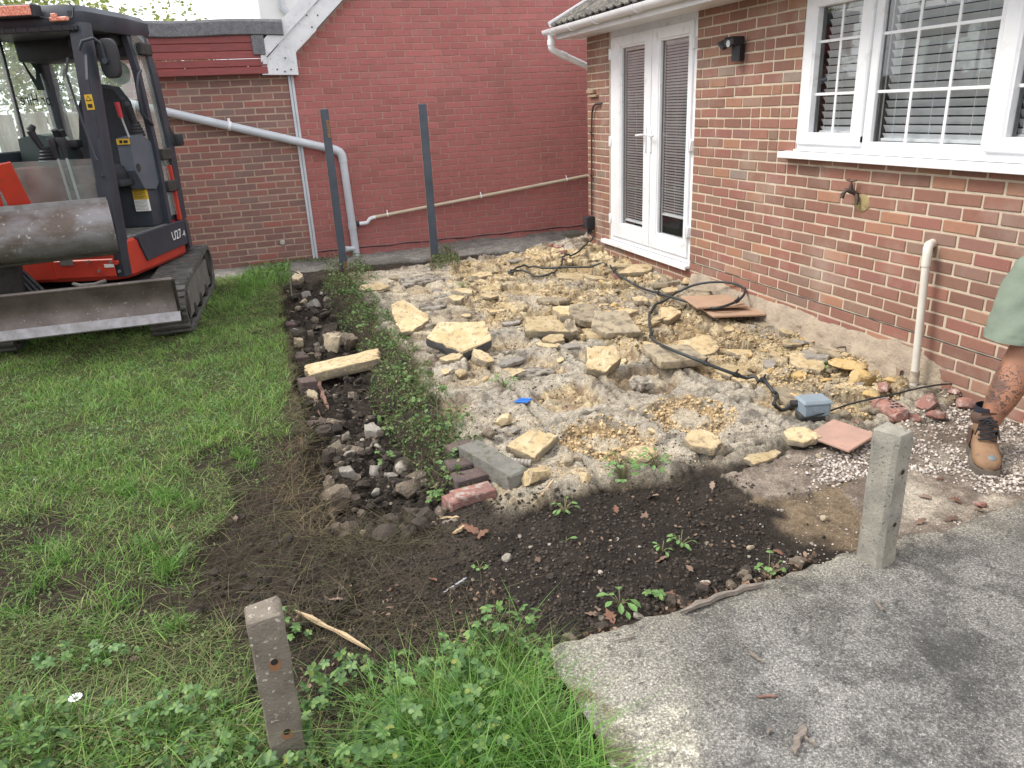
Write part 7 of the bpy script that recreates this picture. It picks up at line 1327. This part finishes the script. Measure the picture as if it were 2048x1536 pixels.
# weeds growing singly in the bare soil: each a plant with its leaves
def weed(label, px, py, n, size, h, tmpl=ON, m=None, spread=.6, name='weed'):
    x, y = gp(px, py); e = empty(name, (x, y, H(x, y) - .004), random.uniform(0, 6), label, 'weed'); r = random.Random(int(px * py)); me = {}
    for i in range(n):
        a = 6.283 * i / n + r.uniform(-.4, .4); hh = h * r.uniform(.35, 1); d_ = spread * h * r.uniform(.4, 1) + .006; tip = Vector((math.cos(a) * d_, math.sin(a) * d_, hh)); s = size * r.uniform(.7, 1.15)
        mb = MB(); mb.tube([(0, 0, 0), (tip.x * .4, tip.y * .4, hh * .7), tip], .0016, 4, False); mb.build('stem', m_stem, e)
        M = Matrix.Translation(tip) @ Matrix.Rotation(a, 4, 'Z') @ Matrix.Rotation(r.uniform(-.2, .6), 4, 'Y') @ Matrix.Scale(s, 4); lb = MB(); lb.add([M @ Vector(v) for v in tmpl[0]], tmpl[1]); lb.build('leaf', m or m_wed, e, 0)
    return e
for lb, a, b, n, s, h, T in (('bushy green weed against the front edge of the patio', 1245, 962, 34, .055, .17, IV), ('second leafy clump right of the bushy weed at the patio edge', 1310, 945, 22, .05, .11, ON), ('low weed left of the bushy one, below the pointed yellow stone', 1130, 1015, 14, .04, .08, ON), ('pale grey-green weed in the middle of the dark soil', 1362, 1078, 12, .042, .08, ON), ('tiny two-leaved seedling left of the middle weed', 1132, 1070, 3, .05, .03, ON), ('small seedling just below the pale grey-green weed', 1325, 1095, 6, .035, .05, ON), ('upright light green seedling near the slab and pale grey post', 1538, 1140, 9, .045, .12, IV), ('weed with one big silvery leaf at the broken slab edge', 1240, 1205, 10, .062, .08, ON), ('five-fingered cinquefoil plant right of the silvery-leaved weed', 1315, 1185, 4, .075, .06, CQ), ('small cinquefoil at the slab corner below the silvery-leaved weed', 1325, 1240, 4, .07, .05, CQ), ('tall cinquefoil sprig at the left corner of the slab', 1010, 1285, 6, .07, .20, CQ), ('spreading cinquefoil leaf on the soil right of the tall sprig', 1062, 1290, 4, .07, .08, CQ), ('small weed by the red edging bricks', 935, 975, 8, .05, .06, ON), ('weed with pale leaf on the grey bed left of the blue scrap', 1010, 780, 16, .05, .12, ON), ('little green weed on the yellow clay by the plinth', 1660, 745, 8, .05, .06, ON), ('weed growing under the near ivy beside the grey block', 870, 975, 9, .05, .09, CQ), ('dark green sprig among the slabs at the far left', 925, 580, 10, .05, .10, ON), ('light green weed tip at the near end of the ivy', 770, 890, 7, .06, .12, CQ), ('bright dock leaf in the long grass', 890, 1440, 4, .085, .17, ON), ('tiny weed by the soil edge under the grey strip', 958, 1120, 6, .04, .04, IV), ('small fresh weed behind the tattooed leg cable', 1735, 765, 6, .06, .08, ON)):
    weed(lb, a, b, n, s * .78, h * .85, T, m_cin if T is CQ else None)
wf = empty('daisy', (*gp(178, 1492), H(*gp(178, 1492))), 0, 'single white daisy in the leaves at the bottom left corner', 'flower'); mb = MB(); mb.tube([(0, 0, 0), (.004, 0, .16)], .0015, 5); mb.build('stem', m_stem, wf); mb = MB()
for i in range(12): a = i * .5236; mb.add([(.004 + .004 * math.cos(a), .004 * math.sin(a), .161), (.004 + .018 * math.cos(a - .18), .018 * math.sin(a - .18), .165), (.004 + .018 * math.cos(a + .18), .018 * math.sin(a + .18), .165)], [(0, 1, 2)])
mb.build('petals', mat('white_petal', (.75, .75, .76), bump=0), wf, 0)['kind'] = 'stuff'
# dead oak leaves, each lying by itself
def oak():
    V = [(0, 0, 0)]; n = 9
    for i in range(n): u = i / (n - 1); w = .30 * math.sin(math.pi * min(1, u * 1.05 + .02)) * (1 if i % 2 else .55); V += [(u - .5, w, .10 * w + .06 * math.sin(u * 5)), (u - .5, -w, .16 * w + .06 * math.sin(u * 5 + 1)), (u - .5, 0, -.02 + .05 * math.sin(u * 4))]
    F = []
    for i in range(n - 1): a = 1 + i * 3; F += [(a, a + 3, a + 5), (a, a + 5, a + 2), (a + 2, a + 5, a + 4), (a + 2, a + 4, a + 1)]
    return V, F
ov, of_ = oak(); om = MB(); om.add(ov[1:], [tuple(i - 1 for i in f) for f in of_]); lm = []
for k in range(4):
    mm = leafmat('dead_leaf_%s' % 'abcd'[k], [(0, [(.20, .13, .095), (.14, .09, .066), (.27, .195, .15), (.20, .105, .07)][k])] * 1 + [(1, [(.16, .105, .075), (.11, .07, .052), (.22, .155, .12), (.16, .08, .052)][k])], .75, .08); lm.append(om.mesh('dead_leaf', mm, 0))
for i, (a, b, w) in enumerate(((1320, 1110, .09), (1150, 935, .07), (1302, 985, .10), (1232, 1005, .07), (1290, 1018, .09), (1405, 1040, .08), (1425, 965, .07), (1340, 1175, .10), (1352, 1190, .09), (1400, 1160, .10), (1195, 1205, .07), (1220, 1225, .10), (1185, 1215, .08), (905, 985, .11), (945, 1055, .13), (960, 1062, .11), (930, 1048, .09), (1290, 680, .05), (672, 1202, .07), (865, 1150, .06), (1380, 1130, .06), (1075, 1110, .07), (870, 945, .07), (1560, 1090, .07), (1840, 1045, .08), (1900, 1040, .08), (1855, 990, .09), (1915, 1000, .09), (1960, 1020, .07), (1750, 1085, .06), (470, 1032, .06), (345, 1060, .05), (310, 875, .05), (275, 1000, .04), (270, 1320, .05), (1880, 955, .06), (930, 1265, .06), (880, 1320, .06), (780, 1200, .05), (1125, 1010, .06))):
    x, y = gp(a, b); o = bpy.data.objects.new('dead_leaf', lm[i % 4 if i not in (14, 15, 16) else 3]); w *= .78; link(o); o.location = (x, y, H(x, y) + .008); o.scale = (w, w, w); o.rotation_euler = (random.uniform(-.4, .4), random.uniform(-.4, .4), random.uniform(0, 6.28)); tag(o, 'curled brown dead oak leaf lying on the ground', 'leaf', 'fallen oak leaves')
    del o['label']; AUTO.append((o, 'curled dead leaf', 'l', w, x, y))
WN = ['first', 'second', 'third', 'fourth', 'fifth', 'sixth', 'seventh', 'eighth', 'ninth', 'tenth', 'eleventh', 'twelfth', 'thirteenth', 'fourteenth', 'fifteenth', 'sixteenth', 'seventeenth', 'eighteenth', 'nineteenth', 'twentieth']
for i, (a, o) in enumerate(sorted(TUFTS, key=lambda q: q[0])): o['label'] = 'bright grass tuft in the torn lawn, %s from the left' % WN[i]
LAND += [('blue scrap', *gp(1046, 817)), ('grey junction box', *gp(1622, 842)), ('pink tile', *gp(1682, 868)), ('pair of tan tiles', *gp(1440, 610)), ('grey edging block', *gp(988, 945)), ('pale grey post', *gp(1735, 1120)), ('brown-grey post', *gp(570, 1480)), ('gully pot', *gp(1858, 758)), ('boot', *gp(1950, 920)), ('first steel post', *gp(688, 540)), ('second steel post', *gp(880, 530)), ('french door sill', *gp(1300, 540)), ('bushy green weed', *gp(1245, 962)), ('silvery-leaved weed', *gp(1240, 1205)), ('weathered batten', *gp(1440, 1200)), ('rusty iron rod', *gp(582, 580)), ('wall junction box', *gp(1185, 490)), ('pale grey-green weed', *gp(1362, 1078)), ('tall cinquefoil sprig', *gp(1010, 1285))]
STOPW = 'bridging lying sloping on with leaning left just beside at tucked wedged half standing under between resting behind sunk sitting propped touching against alone in of overhanging beyond poking by near'.split()
CN = {'y': 'yellow', 't': 'tan', 'g': 'grey', 'p': 'pale', 'b': 'brown', 'r': 'red', 'd': 'dark', 'c': 'dark', 'k': 'yellow', 'l': 'brown'}
USED = {}
for o, noun, m, w, x, y in sorted(AUTO, key=lambda q: -q[3]):
    lb, lx, ly = min(LAND, key=lambda q: (q[1] - x) ** 2 + (q[2] - y) ** 2); ws = lb.split(); k = next((i for i, q in enumerate(ws) if q in STOPW and i > 1), len(ws)); nick = ' '.join(ws[:min(k, 5)])
    a0, b0, _ = project(*[np.array(v) for v in (x, y, -.3)]); a1, b1, _ = project(*[np.array(v) for v in (lx, ly, -.3)])
    rel = ('left of' if a0 < a1 else 'right of') if abs(a0 - a1) > abs(b0 - b1) * 1.3 else ('behind' if b0 < b1 else 'in front of')
    size = ('big' if w > .24 else 'medium' if w > .13 else 'small') if m != 'l' else ''
    short = noun.split(' in the ')[0].split(' on the ')[0].split(' sunk ')[0].split(' heaped ')[0]
    base = ' '.join((size + ' ' + CN[m] + ' ' + short + ' ' + rel + ' the ' + nick).split()); USED.setdefault(base, []).append(((x - lx) ** 2 + (y - ly) ** 2, o))
for base, L_ in USED.items():
    L_.sort(key=lambda q: q[0])
    for i, (_, o) in enumerate(L_): o['label'] = base if len(L_) == 1 else ('nearest ' if i == 0 else WN[min(i, 19)] + ' nearest ') + base
# ------------------------------------------------------------------ beyond the garden: fences, trees, a white house
m_fen = mat('grey_brown_fence', (.30, .26, .22), (.42, .38, .33), 5, bump=.4, bscale=30, rough=.9, rnd=.22, stretch=(4, 4, .6))
def board_fence(p0, p1, z0, z1, label, bw=.15):
    e = empty('board_fence', (*p0, z0), math.atan2(p1[1] - p0[1], p1[0] - p0[0]), label, 'fence'); L = math.dist(p0, p1); n = int(L / bw); mb = MB(); mb.box(-bw * .47, bw * .47, -.008, .008, 0, z1 - z0, .003); me = mb.mesh('fence_board', m_fen, 30); r = random.Random(n)
    for i in range(n): o = bpy.data.objects.new('fence_board', me); o.location = ((i + .5) * bw, r.uniform(-.006, .006), r.uniform(-.02, .02)); o.rotation_euler = (0, r.uniform(-.006, .006), 0); link(o, e)
    for z in (.35, z1 - z0 - .3): mb = MB(); mb.box(0, L, .012, .05, z - .04, z + .04); mb.build('fence_rail', m_fen, e)
    for i in range(int(L / 2.4) + 1): mb = MB(); x = min(i * 2.4, L); mb.box(x - .05, x + .05, .05, .15, 0, z1 - z0 + .05); mb.build('fence_post', m_fen, e)
    return e
board_fence((-10.5, 8.6), (-4.55, 8.6), -.35, 1.62, 'weathered vertical board fence seen through the digger cab')
board_fence((-8.7, -9), (-8.7, 8.5), -.35, 1.55, 'long weathered board fence along the left side of the garden')
m_bk = mat('bark', (.10, .08, .06), (.16, .13, .10), 12, bump=.8, bscale=30, rough=.95)
m_tr1 = leafmat('bright_tree_leaves', [(0, (.16, .22, .05)), (.5, (.26, .32, .09)), (1, (.40, .40, .16))], .5, .55); m_tr2 = leafmat('dark_tree_leaves', [(0, (.03, .06, .018)), (.5, (.055, .095, .03)), (1, (.09, .13, .04))], .5, .25)
def tree(x, y, h, rad, label, m, n, seed, name='garden_tree'):
    e = empty(name, (x, y, -.35), 0, label, 'tree'); r = random.Random(seed); mb = MB(); th = h * .45
    mb.tube([(0, 0, 0), (.04, .02, th * .5), (-.03, .05, th)], [.14, .10, .07], 8); tips = []
    for i in range(9): a = i * 2.4; b = Vector((0, 0, th * r.uniform(.6, 1))); t_ = Vector((math.cos(a) * rad * .7, math.sin(a) * rad * .7, h * r.uniform(.55, .92))); mb.tube([b, b.lerp(t_, .5) + Vector((0, 0, .1)), t_], [.05, .03, .012], 6); tips.append(t_)
    mb.build('trunk', m_bk, e); g = np.random.default_rng(seed); cs = np.array([[*t_] for t_ in tips] + [[g.uniform(-.6, .6) * rad, g.uniform(-.6, .6) * rad, h * g.uniform(.4, 1)] for _ in range(16)])
    c = cs[g.integers(0, len(cs), n)]; p = c + g.normal(0, 1, (n, 3)) * np.array([rad * .22, rad * .22, h * .085]); s = g.uniform(.06, .13, n)[:, None] * np.ones((1, 3)); V, F = scatter(*ON, p, rotmats(g.uniform(0, 6.3, n), g.normal(0, .8, n), g.normal(0, .8, n)), s)
    link(bpy.data.objects.new('crown', np_mesh('crown', V, F, m)), e)
for i, (x, y, h, rd, m, n, lb) in enumerate(((-8.2, 10.4, 4.6, 1.7, m_tr1, 6000, 'bright leafy tree behind the fence, left in the cab windows'), (-6.4, 10.8, 4.0, 1.5, m_tr1, 6000, 'bright yellow-green tree behind the fence, behind the cab seat'), (-4.9, 11.5, 3.6, 1.2, m_tr1, 4500, 'paler bushy tree behind the fence near the extension'), (-10.6, 1.0, 4.6, 1.9, m_tr2, 6000, 'dark green tree beyond the left fence, mirrored in the window'), (-11, 5.5, 5.0, 2.0, m_tr2, 6000, 'taller dark tree beyond the left fence'))): tree(x, y, h, rd, lb, m, n, 70 + i)
wh = empty('white_house', (-2.6, 10.2, -.35), 0, 'white rendered house just showing above the flat felt roof', 'house'); m_wr = mat('white_render', (.78, .78, .77), (.72, .72, .71), 4, bump=.1, bscale=60, rough=.9)
mb = MB(); mb.box(-.35, 7, 0, 5, 0, 6.2); mb.build('wall', m_wr, wh); mb = MB(); mb.tube([(.25, -.06, 2.5), (.25, -.06, 3.35), (.05, -.07, 3.6), (.05, -.07, 5.8)], .05, 10); mb.build('downpipe', m_gpipe, wh, 40)
mb = MB(); mb.box(.55, 1.6, -.03, .02, 3.0, 4.3, .01); w_ = mb.build('window', m_upvc, wh); mb = MB(); mb.box(.62, 1.53, -.035, -.03, 3.07, 4.23); mb.build('pane', mat('far_glass', (.06, .07, .08), bump=0, rough=.1), w_)
mb = MB(); mb.prism([(-.8, 6.0), (7.4, 6.0), (3.3, 8.6)], -.4, 5.4, 'y'); mb.build('roof', m_tile, wh)
